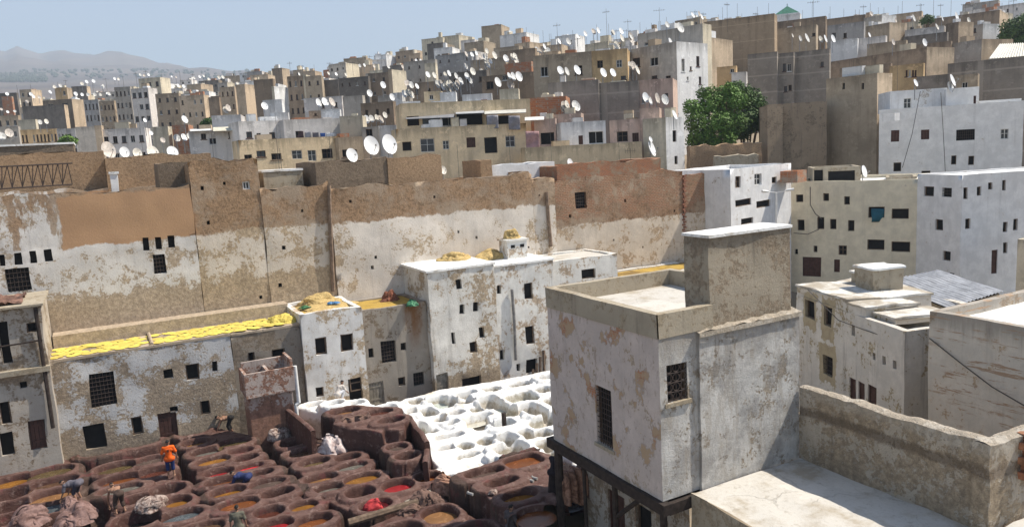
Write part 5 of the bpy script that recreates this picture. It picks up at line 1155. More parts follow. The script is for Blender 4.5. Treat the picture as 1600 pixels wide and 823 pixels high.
# mountains: ridge height as seen over the plain
RID = [(-900, 120), (-500, 60), (-300, 78), (-150, 48), (-60, 58), (0, 65), (30, 80), (52, 88), (60, 84), (72, 79), (84, 84), (105, 90), (118, 88), (135, 84), (150, 87), (168, 91), (200, 93), (220, 92), (226, 89), (238, 91), (252, 98), (268, 102), (282, 107), (292, 104), (305, 106), (322, 113), (345, 121), (400, 140), (600, 190), (3500, 200)]
def ridge(x): return float(np.interp(x, [a for a, b in RID], [b for a, b in RID]))
mb = MB(); cols = list(range(-900, 720, 6)); ms = [700, 1000, 1300, 1600, 2000, 2400, 2800, 3200, 3600, 4000, 4400, 4800, 5200, 5600]
for j, k in enumerate(ms):
    for x in cols:
        h = hz(x)-ridge(x); base_ = np.interp(k, [700, 1000, 1600, 2400, 3000, 3400], [.02, .085, .115, .130, .142, .145]); pk_ = np.interp(k, [3200, 4000, 4800, 5200, 5600], [0, .45, .88, 1., .7])
        el = base_*float(np.interp(x, [-900, 0, 300, 420, 700], [1.25, .95, .85, .8, .5])); r_ = h/FPX; q = (x-800)/FPX
        p = FH*k+Vector((math.cos(HEAD), -math.sin(HEAD), 0))*(q*k); nz = noise.noise(Vector((p.x/420, p.y/420, 0)))+.5*noise.noise(Vector((p.x/170, p.y/170, 3)))
        z = 14+k*(el+(max(r_, el*.98)-el)*pk_) + noise.noise(Vector((p.x/70, p.y/70, 7)))*k*.0016*(k > 3400) + nz*(k*.004 if k < 3300 else k*.012*(1 if k < 5000 else .08)); mb.v.append(Vector((p.x, p.y, z)))
for j in range(len(ms)-1):
    for i in range(len(cols)-1): a = j*len(cols)+i; mb.f.append((a, a+1, a+1+len(cols), a+len(cols))); mb.m.append(0)
t = NT('dry_hills'); a = t.noise(.0022, 8, .65); b = t.noise(.012, 6, .7)
c = t.mix(t.step(a, .38, .62), (.17, .13, .105), (.10, .08, .075)); c = t.mix(t.ma('MULTIPLY', t.step(b, .5, .7), .5), c, (.16, .15, .11))
tag(mb.build('hills', t.out(c, .95, t.ma('ADD', a, b), .6, 20, .05), None, 180, False), kind='structure')
# olive groves in rows on the plain slope
mb = MB()
rs = random.Random(3)
def hillz(x, k):
    el = np.interp(k, [700, 1000, 1600, 2400, 3000, 3400], [.02, .085, .115, .130, .142, .145])*float(np.interp(x, [-900, 0, 300, 420, 700], [1.25, .95, .85, .8, .5])); return 14+k*el
for n_ in range(950):
    if n_ < 700: x = rs.uniform(-60, 110); k = rs.choice([2300, 2420, 2540, 2660, 2780])+rs.uniform(-12, 12)
    elif n_ < 820: x = rs.uniform(-40, 330); k = 1120+rs.gauss(0, 55)
    else: x = rs.uniform(60, 420); k = rs.uniform(2500, 3300)
    q = (x-800)/FPX; p = FH*k+Vector((math.cos(HEAD), -math.sin(HEAD), 0))*(q*k); p.z = hillz(x, k)+.0015*k
    r_ = rs.uniform(3.5, 6.5)*(1.3 if n_ > 820 else 1)
    for c_ in range(3): 
        o = p+Vector((rs.uniform(-1, 1)*r_*.5, rs.uniform(-1, 1)*r_*.5, rs.uniform(0, .4)*r_)); m_ = Matrix.Rotation(rs.uniform(0, 3), 3, Vector((rs.random(), rs.random(), 1)).normalized())
        vs = [o+m_@Vector(v)*r_ for v in ((1, 0, 0), (-1, 0, 0), (0, 1, 0), (0, -1, 0), (0, 0, .8), (0, 0, -.8))]; i0 = len(mb.v); mb.v += vs
        for f in ((0, 2, 4), (2, 1, 4), (1, 3, 4), (3, 0, 4), (2, 0, 5), (1, 2, 5), (3, 1, 5), (0, 3, 5)): mb.f.append(tuple(i0+q for q in f)); mb.m.append(0)
tag(mb.build('olive_groves', flat('olive_foliage', (.06, .075, .045), .9, .3, .1), None, None, False), kind='stuff')
# ------------------------------------------------------------------ far houses
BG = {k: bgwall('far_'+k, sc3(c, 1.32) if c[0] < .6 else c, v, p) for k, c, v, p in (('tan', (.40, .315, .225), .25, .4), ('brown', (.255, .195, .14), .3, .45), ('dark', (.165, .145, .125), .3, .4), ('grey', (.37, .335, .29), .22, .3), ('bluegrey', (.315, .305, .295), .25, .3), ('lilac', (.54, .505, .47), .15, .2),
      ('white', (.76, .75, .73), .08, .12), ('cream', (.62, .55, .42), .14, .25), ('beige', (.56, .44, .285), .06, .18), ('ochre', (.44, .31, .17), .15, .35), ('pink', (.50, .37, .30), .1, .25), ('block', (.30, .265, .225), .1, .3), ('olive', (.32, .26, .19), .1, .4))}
BG['block'] = bgwall('far_block', (.30, .265, .225), .1, .3, (3.2, 2.6, .12)); BG['sandy'] = bgwall('far_sandy_wall', (.37, .28, .19), .05, .25, (3.6, 3.2, .08)); BG['brick'] = bricks('far_hollow_brick', (.44, .185, .09), (.36, .15, .08), (.34, .28, .22), .45, .26)
RB = [roofmat('far_roof_white', (.74, .73, .70), (.48, .44, .38), .4), roofmat('far_roof_grey', (.40, .38, .35), (.24, .22, .2), .5), roofmat('far_roof_tan', (.42, .35, .27), (.28, .23, .17), .5)]
PH = R(22)
def clutter(root, w_, d, H, ph, big, mat):
    """huts, tanks and odd walls on a far flat roof"""
    if w_ < 2.5 or d < 2.5: return
    r_ = random.Random(int(H*1000+w_*77))
    for i in range(r_.choice([1, 1, 2, 3, 4])):
        a, b_ = r_.uniform(.6, min(2.6, w_*.4)), r_.uniform(.6, min(2.2, d*.4)); x, y = r_.uniform(.35, w_-a-.35), r_.uniform(.35, d-b_-.35); h = ph+r_.uniform(.2, 1.5)*big
        mb = MB(); mb.box(x, y, H-ph-.05, x+a, y+b_, H-ph+h); mb.build('roof_hut', BG[r_.choice(['white', 'white', 'cream', 'cream', mat, 'tan', 'lilac', 'brick'])], root, None, False)
def B(x0, x1, x2, yt, yb, k, mat, label, wins=(), cat='house', name='house', phi=None, depth=None, ph=.45, side=None, roof=None, group=None, amp=0., step=0, k1=None, right=()):  # side: paler wall for the sunlit right face, sunlight put into the colour
    phi = PH if phi is None else R(phi)
    P1 = pk(x1, yt, k); av = math.atan2(P1.x, P1.y)   # azimuth of the view there
    ang = -(av+phi)  # direction of the front (left->right)
    tt = Vector((math.cos(ang), math.sin(ang), 0)); nn = Vector((-tt.y, tt.x, 0))
    a = ppl(x0, yt, P1, nn); w_ = max(.6, (P1-a).dot(tt)); zt = (P1.z+a.z)/2
    if depth is None: depth = max(1.2, (x2-x1)*k/(FPX*math.sin(phi))) if x2 > x1+.5 else 6.
    zb = pk((x0+x1)/2, yb, k).z; zb = min(zb, terr((x0+x1)/2, k)-.5) if zt-zb < 60 else zb
    O2 = P1-tt*w_
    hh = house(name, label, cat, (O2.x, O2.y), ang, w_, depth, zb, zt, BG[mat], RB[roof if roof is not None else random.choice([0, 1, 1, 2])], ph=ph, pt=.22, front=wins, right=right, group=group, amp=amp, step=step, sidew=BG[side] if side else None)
    clutter(hh, w_, depth, zt-zb, ph, .8, mat); return hh
def g(nc, nr, wf=.4, hf=.42, kd='fwin', zt=.6, fh=None): return ('g', nc, nr, wf, hf, kd, zt) + ((fh,) if fh else ())
# --- right-hand near town: white and cream blocks across the lane
def PF(x0, y0, x1, k0, k1, yb, depth, mat, label, **kw):   # front given by its two ends at known distances
    a = pk(x0, y0, k0); b = pk(x1, y0, k1); b.z = a.z; d = b-a; ang = math.atan2(d.y, d.x); zb = pk(x0, yb, k0).z
    return house('house', label, 'house', (a.x, a.y), ang, d.length, depth, min(zb, -.6), a.z, mat, kw.pop('roof', RO['white']), **kw)
PF(1141, 265, 1236, 60, 66.5, 420, 6, P['whiteold'], 'white house with two long slit windows, left of the cream garage house', ph=.35, step=.8, amp=.04, seed=71,
   front=[(1149, 276, 1157, 294, 'sash'), (1179, 272, 1190, 290, 'sash'), (1206, 277, 1214, 287, 'frame'), (1149, 313, 1174, 324, 'frame'), (1182, 315, 1204, 326, 'frame'), (1140, 312, 1146, 322, 'frame'), (1158, 342, 1177, 352, 'frame')])
y1 = PF(1236, 284, 1434, 68, 62, 440, 9, P['cream'], 'wide cream house with red-brown garage doors and dark windows, facing the lane', ph=.3, step=.8, amp=.03, seed=72,
   front=[(1244, 304, 1255, 316, 'frame'), (1286, 302, 1295, 314, 'frame'), (1319, 307, 1328, 320, 'frame'), (1246, 343, 1257, 360, 'frame'), (1277, 339, 1288, 358, 'frame'), (1297, 342, 1307, 358, 'frame'), (1325, 344, 1335, 361, 'frame'), (1357, 323, 1382, 340, 'frame'), (1393, 326, 1420, 342, 'frame'), (1355, 374, 1382, 390, 'frame'), (1393, 377, 1422, 393, 'frame'), (1242, 389, 1247, 397, 'open'), (1271, 384, 1277, 394, 'frame'), (1310, 383, 1323, 398, 'sash'), (1254, 401, 1283, 431, 'garage'), (1303, 405, 1312, 425, 'garage'), (1355, 414, 1390, 437, 'garage'), (1409, 413, 1431, 430, 'garage')])
cw = PF(1434, 272, 1504, 62, 57.5, 460, 14, P['whitecool'], 'white corner house with a cast shadow slanting over its right side', ph=.12, step=.8, amp=.04, seed=73,
   front=[(1444, 291, 1459, 306, 'frame'), (1472, 293, 1487, 307, 'grille'), (1461, 342, 1473, 359, 'frame'), (1473, 391, 1485, 406, 'frame'), (1482, 425, 1491, 434, 'frame')],
   right=[(1505, 293, 1512, 311, 'frame'), (1526, 292, 1533, 306, 'frame'), (1544, 286, 1551, 297, 'frame'), (1566, 282, 1572, 298, 'frame'), (1508, 342, 1516, 358, 'frame'), (1567, 347, 1574, 363, 'frame'), (1583, 342, 1590, 360, 'frame'), (1567, 379, 1574, 396, 'frame'), (1549, 391, 1558, 428, 'door')])
# lane paving, far post-house at the right edge
lanepts = [pz(1440, 434, .02), pz(1515, 442, .02), pz(1600, 440, .02), pz(1700, 470, .02), pz(1560, 520, .02), pz(1440, 470, .02)]
mb = MB(); c0 = sum(lanepts, Vector())/6
for a_, b_ in zip(lanepts, lanepts[1:]+lanepts[:1]): mb.tri(c0, a_, b_)
tag(mb.build('lane', flat('grey_lane_paving', (.22, .21, .19), .9, .3, 1), None, None), kind='structure')
B(1590, 1640, 1640, 375, 470, 50, 'cream', 'sliver of a tan building at the right edge beside the white corner house', depth=4)
w3 = PF(1374, 172, 1600, 78, 72, 290, 9, P['whitecool'], 'big white house with barred wide window, high above the cream house', ph=.5, step=.9, amp=.03, seed=74,
   front=[(1392, 204, 1405, 222, 'shutter'), (1439, 203, 1452, 218, 'shutter'), (1494, 203, 1523, 220, 'grille'), (1563, 202, 1576, 218, 'sash'), (1486, 243, 1494, 257, 'frame'), (1513, 244, 1522, 258, 'frame'), (1396, 254, 1408, 268, 'frame'), (1440, 267, 1454, 273, 'frame')])
def P1b(x0, x1, yt, yb, k, m, label, d=3, **kw):
    a = pk(x0, yt, k); b = pk(x1, yt, k*.985); dd = b-a; ang = math.atan2(dd.y, dd.x)
    return house(kw.pop('name', 'roof_room'), label, kw.pop('cat', 'house'), (a.x, a.y), ang, Vector((dd.x, dd.y)).length, d, pk(x0, yb, k).z, a.z, m, kw.pop('roof', RO['white']), ph=kw.pop('ph', .2), **kw)
P1b(1391, 1480, 143, 176, 78.5, P['whiteold'], 'stained white roof room on the left of the big white house', 5, front=[(1412, 154, 1424, 170, 'sash')])
P1b(1479, 1530, 139, 172, 76, P['whitecool'], 'bright white roof block with a red-brown door on the big white house', 4, front=[(1521, 150, 1525, 166, 'door')])
P1b(1530, 1596, 158, 172, 75, P['whitecool'], 'low white parapet block at the right of the big white roof', 4)
P1b(1378, 1398, 178, 190, 74.8, P['whiteold'], 'little stained balcony box on the corner of the big white house', .8, ph=.3, name='balcony', cat='balcony')
P1b(1270, 1345, 263, 286, 69.5, P['cbpar'], 'cluttered open roof shelter full of scrap on the cream house', 4, front=[(1272, 266, 1286, 284, 'open'), (1294, 268, 1336, 284, 'open')])
P1b(1385, 1433, 277, 312, 67, P['cbpar'], 'brown roof room with door behind the cream house terrace railing', 3, front=[(1402, 288, 1412, 303, 'frame'), (1425, 275, 1432, 296, 'door')])
P1b(1219, 1246, 268, 286, 64.5, BG['brick'], 'patch of red brick roof wall between white and cream houses', 2)
# railing on the cream house
rl = empty('roof_railing', pk(1345, 310, 65.3), 0, 'black iron railing on the cream house roof edge', 'railing'); mb = MB(); a_, b_ = pk(1345, 293, 64.6), pk(1424, 297, 62.4); c_, d_ = pk(1345, 310, 64.6), pk(1424, 313, 62.4)
mb.bar(a_, b_, .04, n=5); mb.bar(c_, d_, .03, n=5)
for i in range(25): mb.bar(a_.lerp(b_, i/24), c_.lerp(d_, i/24), .02, n=4)
o = mb.build('rail', M['iron'], None, None, False); o.parent = rl; o.matrix_parent_inverse = Matrix.Translation(rl.location).inverted()
# brown walls and the ruin by the trees
olw = plaster('old_brown_house_wall', (.345, .265, .185), (.24, .185, .13), .42, .25, .45, .7, fine=.6, drip=None)
P1b(1198, 1292, 164, 270, 88, olw, 'broad blank brown wall with weathered upper band, right of the green trees', 8, name='house', ph=.3, step=1.2, amp=.05, roof=RO['tan'])
P1b(1187, 1199, 168, 262, 87.5, olw, 'narrow brown pier beside the blank brown wall', 2, name='pier', cat='wall', ph=.05)
B(1291, 1371, 1392, 119, 270, 85, 'olive', 'tall plain brown tower house beside the big white house', [(1316, 130, 1320, 140, 'open'), (1346, 130, 1350, 140, 'open')], side='tan', phi=30, ph=.25, roof=2)
wallthing('ruined_wall', 'ragged brown ruined wall below the green trees', 'wall', pk(1078, 240, 84)[:2], pk(1190, 240, 86)[:2], .8, 5, pk(1130, 226, 85).z, P['earth'], .4, .12, 14, .28)
wallthing('ruined_wall', 'broken grey wall stump stepping down beside the ruined brown wall', 'wall', pk(1118, 255, 80)[:2], pk(1186, 255, 80)[:2], .8, 5, pk(1150, 243, 80).z, P['cbpar'], .4, .15, 19, .4)
# --- the beige terrace houses over the long wall
B(618, 822, 823, 197, 300, 92, 'beige', 'long beige house with washing and small windows behind the big wall', [(629, 222, 643, 236, 'frame'), (657, 217, 679, 238, 'sash'), (692, 220, 702, 234, 'sash'), (729, 215, 743, 231, 'shutter'), (757, 215, 777, 240, 'frame'), (790, 213, 805, 230, 'sash'), (730, 253, 745, 268, 'frame'), (640, 250, 652, 258, 'frame')], phi=-16, depth=5, ph=.9, step=1.5, amp=.03, roof=1)
B(625, 828, 828, 158, 200, 97, 'beige', 'set-back upper storey of the long beige house with open dark galleries', [(636, 182, 655, 197, 'frame'), (660, 182, 688, 197, 'fwin'), (690, 183, 712, 197, 'fwin'), (714, 178, 754, 196, 'open'), (760, 182, 800, 196, 'open')], phi=-16, depth=6, ph=.5, step=1.5, amp=.03, roof=1)
B(662, 690, 690, 143, 160, 99, 'beige', 'small beige roof block with one square hole, on the beige upper storey', [(671, 148, 677, 156, 'fwin')], phi=4, depth=3)
B(687, 712, 712, 144, 160, 98.5, 'white', 'white drip-stained water tank block on the beige roof', phi=4, depth=2, ph=.1)
B(722, 768, 768, 147, 157, 98, 'white', 'long low white tank on the beige roof', phi=4, depth=1.2, ph=.1)
B(780, 810, 810, 139, 158, 98.7, 'cream', 'cream roof block with dark drips under the brick wall', phi=4, depth=2, ph=.1)
B(823, 884, 886, 152, 208, 99, 'brick', 'orange hollow-brick wall with pale concrete posts', phi=6, depth=5, ph=.1)
B(820, 1003, 1004, 226, 300, 88, 'beige', 'plain pinkish-beige terrace front behind the red brick roof room', phi=-16, depth=4, ph=.7, step=1.5, amp=.03, roof=2)
B(834, 868, 868, 186, 230, 93, 'pink', 'brown roof shelter with hanging pink cloth beside the blue-white stair', [(845, 208, 866, 226, 'open')], phi=4, depth=3, ph=.3)
B(861, 908, 909, 178, 215, 94, 'pink', 'pinkish roof wall above the blue-white stair', phi=6, depth=3, ph=.2)
B(876, 946, 946, 190, 228, 91.5, 'white', 'blue-white terrace room with small red door', [(904, 212, 911, 226, 'door'), (920, 206, 943, 225, 'fwin')], phi=-16, depth=3, ph=.2, side=None)
B(952, 1000, 1000, 187, 230, 91, 'pink', 'pinkish terrace wall with one dark window', [(964, 206, 981, 222, 'sash'), (988, 208, 998, 222, 'shutter')], phi=4, depth=4, ph=.2)
B(999, 1030, 1031, 169, 225, 90, 'pink', 'tall pinkish stair wall left of the bright white tower side', phi=4, depth=4, ph=.2)
B(1004, 1040, 1068, 185, 300, 87, 'cream', 'tall cream-white house end with small windows, lit by the sun', [], side='white', phi=40, right=[(1051, 204, 1057, 222, 'frame'), (1054, 244, 1059, 257, 'frame'), (1037, 268, 1042, 278, 'frame')], ph=.3)
B(856, 935, 998, 127, 200, 104, 'block', 'unfinished grey concrete-block house with a tall dark opening', [(929, 147, 942, 184, 'open')], phi=4, depth=6, ph=.2)
B(934, 998, 998, 128, 192, 103.8, 'block', 'grey block wall panel right of the tall dark opening', phi=4, depth=5, ph=.15)
B(997, 1051, 1052, 124, 200, 103, 'pink', 'sunlit pinkish-tan wall with dishes in front', [(1003, 150, 1008, 162, 'fwin'), (1039, 146, 1044, 160, 'fwin')], phi=6, depth=6, ph=.2)
B(832, 924, 924, 84, 132, 114, 'olive', 'weathered tan house with two dark windows below the ridge', [(845, 105, 856, 120, 'fwin'), (898, 103, 910, 118, 'fwin')], phi=6, depth=8, ph=.4)
B(923, 980, 980, 78, 130, 113, 'ochre', 'ochre-brown house with two white-framed windows', [(933, 95, 942, 107, 'fsash'), (963, 94, 972, 106, 'fsash'), (970, 119, 978, 125, 'fwin')], phi=5, depth=8, ph=.3)
B(979, 1057, 1105, 72, 200, 111, 'grey', 'tall house, shaded front coloured grey, sunlit side wall white, left of the trees', [(988, 92, 1000, 106, 'fwin'), (1016, 91, 1028, 104, 'fwin'), (1018, 119, 1027, 124, 'fwin'), (1040, 119, 1048, 124, 'fwin')], side='white', phi=38, ph=.35, right=[(1065, 92, 1070, 112, 'fwin'), (1088, 88, 1093, 104, 'fwin'), (1073, 120, 1076, 126, 'fwin'), (1092, 120, 1096, 132, 'fwin'), (1078, 104, 1081, 110, 'fwin')])
B(996, 1098, 1111, 46, 80, 116, 'grey', 'low grey top storey above the tall white-sided house', [(1007, 67, 1013, 72, 'fwin'), (1022, 66, 1028, 72, 'fwin')], side='cream', phi=30, ph=.2)
# left beige-white terraces
B(372, 530, 531, 216, 300, 100, 'beige', 'low beige house with washing and four windows behind the brown wall', [(382, 242, 394, 250, 'fwin'), (401, 236, 415, 246, 'fwin'), (424, 240, 440, 250, 'fwin'), (456, 235, 472, 249, 'fsash'), (481, 235, 494, 252, 'fsash'), (503, 233, 520, 248, 'fsash')], phi=-16, depth=5, ph=.5, step=2, amp=.03, roof=1)
B(528, 566, 566, 214, 290, 99.5, 'tan', 'narrow tan house with two windows between the beige houses', [(535, 234, 545, 246, 'fwin'), (547, 234, 558, 246, 'fwin')], phi=-16, depth=5)
B(372, 442, 442, 189, 225, 106, 'lilac', 'pale lilac-grey terrace house with dark windows and railing', [(385, 206, 394, 216, 'fwin'), (401, 208, 408, 216, 'fwin'), (421, 207, 430, 216, 'fwin'), (436, 205, 446, 216, 'fwin'), (411, 184, 416, 191, 'fwin')], phi=-16, depth=6)
B(442, 530, 530, 186, 225, 107, 'lilac', 'pale lilac terrace house behind hanging laundry', [(462, 205, 472, 216, 'fwin'), (480, 206, 486, 216, 'fwin')], phi=-16, depth=6)
B(422, 450, 450, 176, 190, 108, 'white', 'white tank box on the lilac terrace roofs', phi=4, depth=2, ph=.1)
B(501, 531, 531, 171, 185, 109, 'white', 'bright white roof box with drips, right of the tan cube', phi=4, depth=2, ph=.1)
B(482, 502, 502, 173, 186, 110, 'tan', 'small tan roof cube with one hole', [(491, 177, 495, 181, 'fwin')], phi=4, depth=3)
B(530, 566, 566, 181, 218, 104, 'cream', 'smooth cream wall end left of the dish-topped grey house', phi=6, depth=5)
B(565, 591, 591, 198, 235, 102, 'grey', 'grey room with a tall brown door left of the beige house', [(572, 202, 582, 216, 'fwin')], phi=4, depth=3)
B(591, 619, 619, 196, 212, 102.5, 'white', 'white rough-edged tank wall beside the beige house', phi=4, depth=2, ph=.1)
B(294, 372, 373, 203, 250, 108, 'lilac', 'grey-white house with awnings and dark doorway at centre left', [(314, 209, 322, 218, 'fwin'), (327, 216, 338, 226, 'fwin'), (357, 207, 367, 216, 'fwin'), (385, 206, 392, 216, 'fwin')], phi=4, depth=6)
B(330, 376, 376, 180, 210, 115, 'lilac', 'pale house with sloping awning, left of the lilac terraces', [(386, 147, 390, 150, 'fwin')], phi=6, depth=6)
B(268, 294, 296, 195, 228, 120, 'brick', 'small red brick house behind the white dishes', phi=10, depth=4)
B(236, 262, 268, 198, 240, 122, 'cream', 'pale cream house end left of the red brick house', side='cream', phi=25)
B(157, 226, 234, 201, 250, 135, 'lilac', 'light grey apartment house with rows of shuttered windows', [g(5, 2, .5, .4, 'fwin', .8)], phi=12)
B(147, 158, 159, 196, 250, 133, 'tan', 'slim round-edged tan tower beside the light grey apartments', phi=10, depth=2)
B(117, 148, 149, 198, 250, 150, 'grey', 'plain grey house left of the slim tower', phi=10)
B(88, 117, 118, 201, 230, 155, 'bluegrey', 'blue-grey house with two rows of narrow windows', [g(5, 2, .5, .5)], phi=10)
B(31, 88, 89, 202, 236, 158, 'ochre', 'ochre house with many narrow windows at lower left of the town', [g(10, 2, .5, .5)], phi=10)
B(-30, 28, 31, 198, 240, 162, 'grey', 'grey house with lit flat roof at the far left edge', [g(5, 2, .4, .4)], phi=14)
# mid-left hill
for q in ((-20, 28, 30, 181, 205, 178, 'tan', 'low tan house below the dark blocks, far left', [g(4, 1)]), (28, 55, 58, 187, 205, 172, 'cream', 'cream lit-roof house at far left', []), (34, 100, 105, 165, 200, 205, 'dark', 'dark brown-grey house with blank front at far left', []), (-30, 26, 28, 146, 185, 240, 'dark', 'dark house on the far left edge', []), (2, 18, 20, 151, 170, 235, 'brick', 'small brick cube on the far left edge', []),
          (30, 48, 62, 140, 165, 250, 'tan', 'tan house with lit right side, left hill', [g(2, 1)]), (85, 104, 111, 137, 165, 238, 'ochre', 'small ochre-red house with lit side, left hill', [g(2, 1)]), (66, 112, 131, 156, 200, 212, 'brown', 'brown-grey house with lit corner, left hill', [g(2, 1)]), (111, 135, 140, 135, 165, 250, 'dark', 'dark flat house behind the narrow-windowed one', []), (130, 153, 155, 156, 200, 205, 'bluegrey', 'blue-grey house with three rows of paired windows', [g(4, 3, .4, .5)]),
          (154, 178, 179, 158, 202, 203, 'tan', 'tan house with small brown windows, left of the tall grey block', [g(4, 3, .4, .4)]), (178, 203, 205, 136, 202, 200, 'grey', 'tall grey block with four rows of four windows', [g(4, 4, .42, .42)]), (204, 231, 244, 138, 202, 196, 'lilac', 'tall pale apartment block with striped balconies and lit right side', [g(3, 4, .6, .45)]), (216, 250, 264, 122, 150, 206, 'cream', 'bright cream penthouse block with dishes on top', [g(3, 1)]), (242, 279, 281, 146, 202, 190, 'tan', 'sandy house with scattered windows right of the pale apartments', [g(3, 3, .3, .35)]),
          (279, 318, 326, 149, 202, 186, 'tan', 'sandy house with three rows of windows and lit corner', [g(4, 3, .3, .35)]), (325, 342, 344, 152, 202, 184, 'brown', 'narrow brown house left of centre hill', []), (343, 366, 368, 136, 195, 182, 'tan', 'tan house with pairs of windows, centre left hill', [g(3, 4, .3, .35)]), (368, 382, 396, 132, 195, 178, 'tan', 'cracked tan house with wide sunlit side, centre left', [g(1, 3, .4, .3)]), (396, 426, 427, 124, 185, 174, 'brown', 'dark brown blank house beside the white tower house', []),
          (424, 428, 448, 135, 180, 168, 'cream', 'narrow white tower house, its side in full sun', [], 'white'), (410, 440, 442, 156, 178, 150, 'white', 'cluttered white roof house below the white tower house', []), (448, 474, 476, 119, 180, 172, 'brown', 'brown house with three rows of square windows', [g(3, 3, .35, .4)]), (473, 478, 484, 117, 140, 171, 'cream', 'slim cream stair block on the brown house', [], 'cream'), (476, 502, 504, 119, 175, 170, 'olive', 'olive-brown blank house, centre hill', [g(2, 2, .25, .3)]),
          (500, 528, 530, 125, 170, 172, 'dark', 'near-black shaded house, centre hill', []), (528, 575, 577, 121, 172, 168, 'dark', 'wide dark house with a few square windows, centre hill', [g(4, 2, .2, .25)]), (575, 607, 610, 114, 172, 170, 'brown', 'brown house left of the sunlit cracked one', [g(2, 2, .2, .25)]), (606, 612, 634, 109, 150, 166, 'tan', 'cracked tan house with a bright sunlit side, centre', [], 'cream'), (630, 680, 682, 95, 160, 176, 'grey', 'tall grey-brown blank block right of the cracked house', [g(3, 3, .15, .2)]), (663, 680, 682, 99, 120, 172, 'cream', 'small cream roof block on the grey-brown block', []),
          (680, 736, 738, 85, 150, 180, 'bluegrey', 'blue-grey and brown tall block below the minaret ridge', [g(4, 3, .15, .2)]), (690, 700, 701, 84, 120, 182, 'brown', 'brown strip of wall on the blue-grey block', []), (474, 534, 536, 152, 176, 140, 'lilac', 'pale grey-lilac long house behind the tan cube', [g(3, 1, .2, .3)]), (535, 566, 568, 150, 185, 132, 'grey', 'mottled grey house full of antennas, centre', []), (563, 614, 616, 160, 215, 122, 'brown', 'brown and brick house below the row of five dishes', [g(3, 1, .25, .3)]),
          (590, 640, 642, 148, 190, 128, 'grey', 'grey roof house among crowded dishes', []), (612, 628, 630, 145, 160, 126, 'white', 'white splashed roof wall left of the beige roof', []), (640, 700, 702, 128, 165, 130, 'brown', 'brown brick house under the biggest cluster of dishes', [g(3, 1, .2, .3)]), (700, 760, 762, 112, 160, 134, 'dark', 'dark grey house behind the dish cluster', [g(3, 1, .2, .3)]), (752, 835, 836, 116, 160, 128, 'brown', 'brown house with dark windows left of the weathered tan house', [(760, 128, 771, 140, 'fwin'), (785, 118, 792, 126, 'fwin')]), (788, 830, 832, 98, 125, 140, 'brick', 'red brick roof wall among the dishes', []), (735, 790, 792, 92, 125, 150, 'olive', 'olive-brown house on the dish-covered slope', []), (780, 836, 838, 78, 110, 158, 'brown', 'brown house below the ridge aerials, right of centre', [])):
    B(*q[:6], q[6], q[7], q[8], side=q[9] if len(q) > 9 else ('tan' if q[6] in ('tan', 'brown', 'dark', 'ochre') and q[2]-q[1] > 4 else None), phi=35 if q[2]-q[1] > 9 else 22)  # wide right faces of darker houses coloured tan as if sunlit
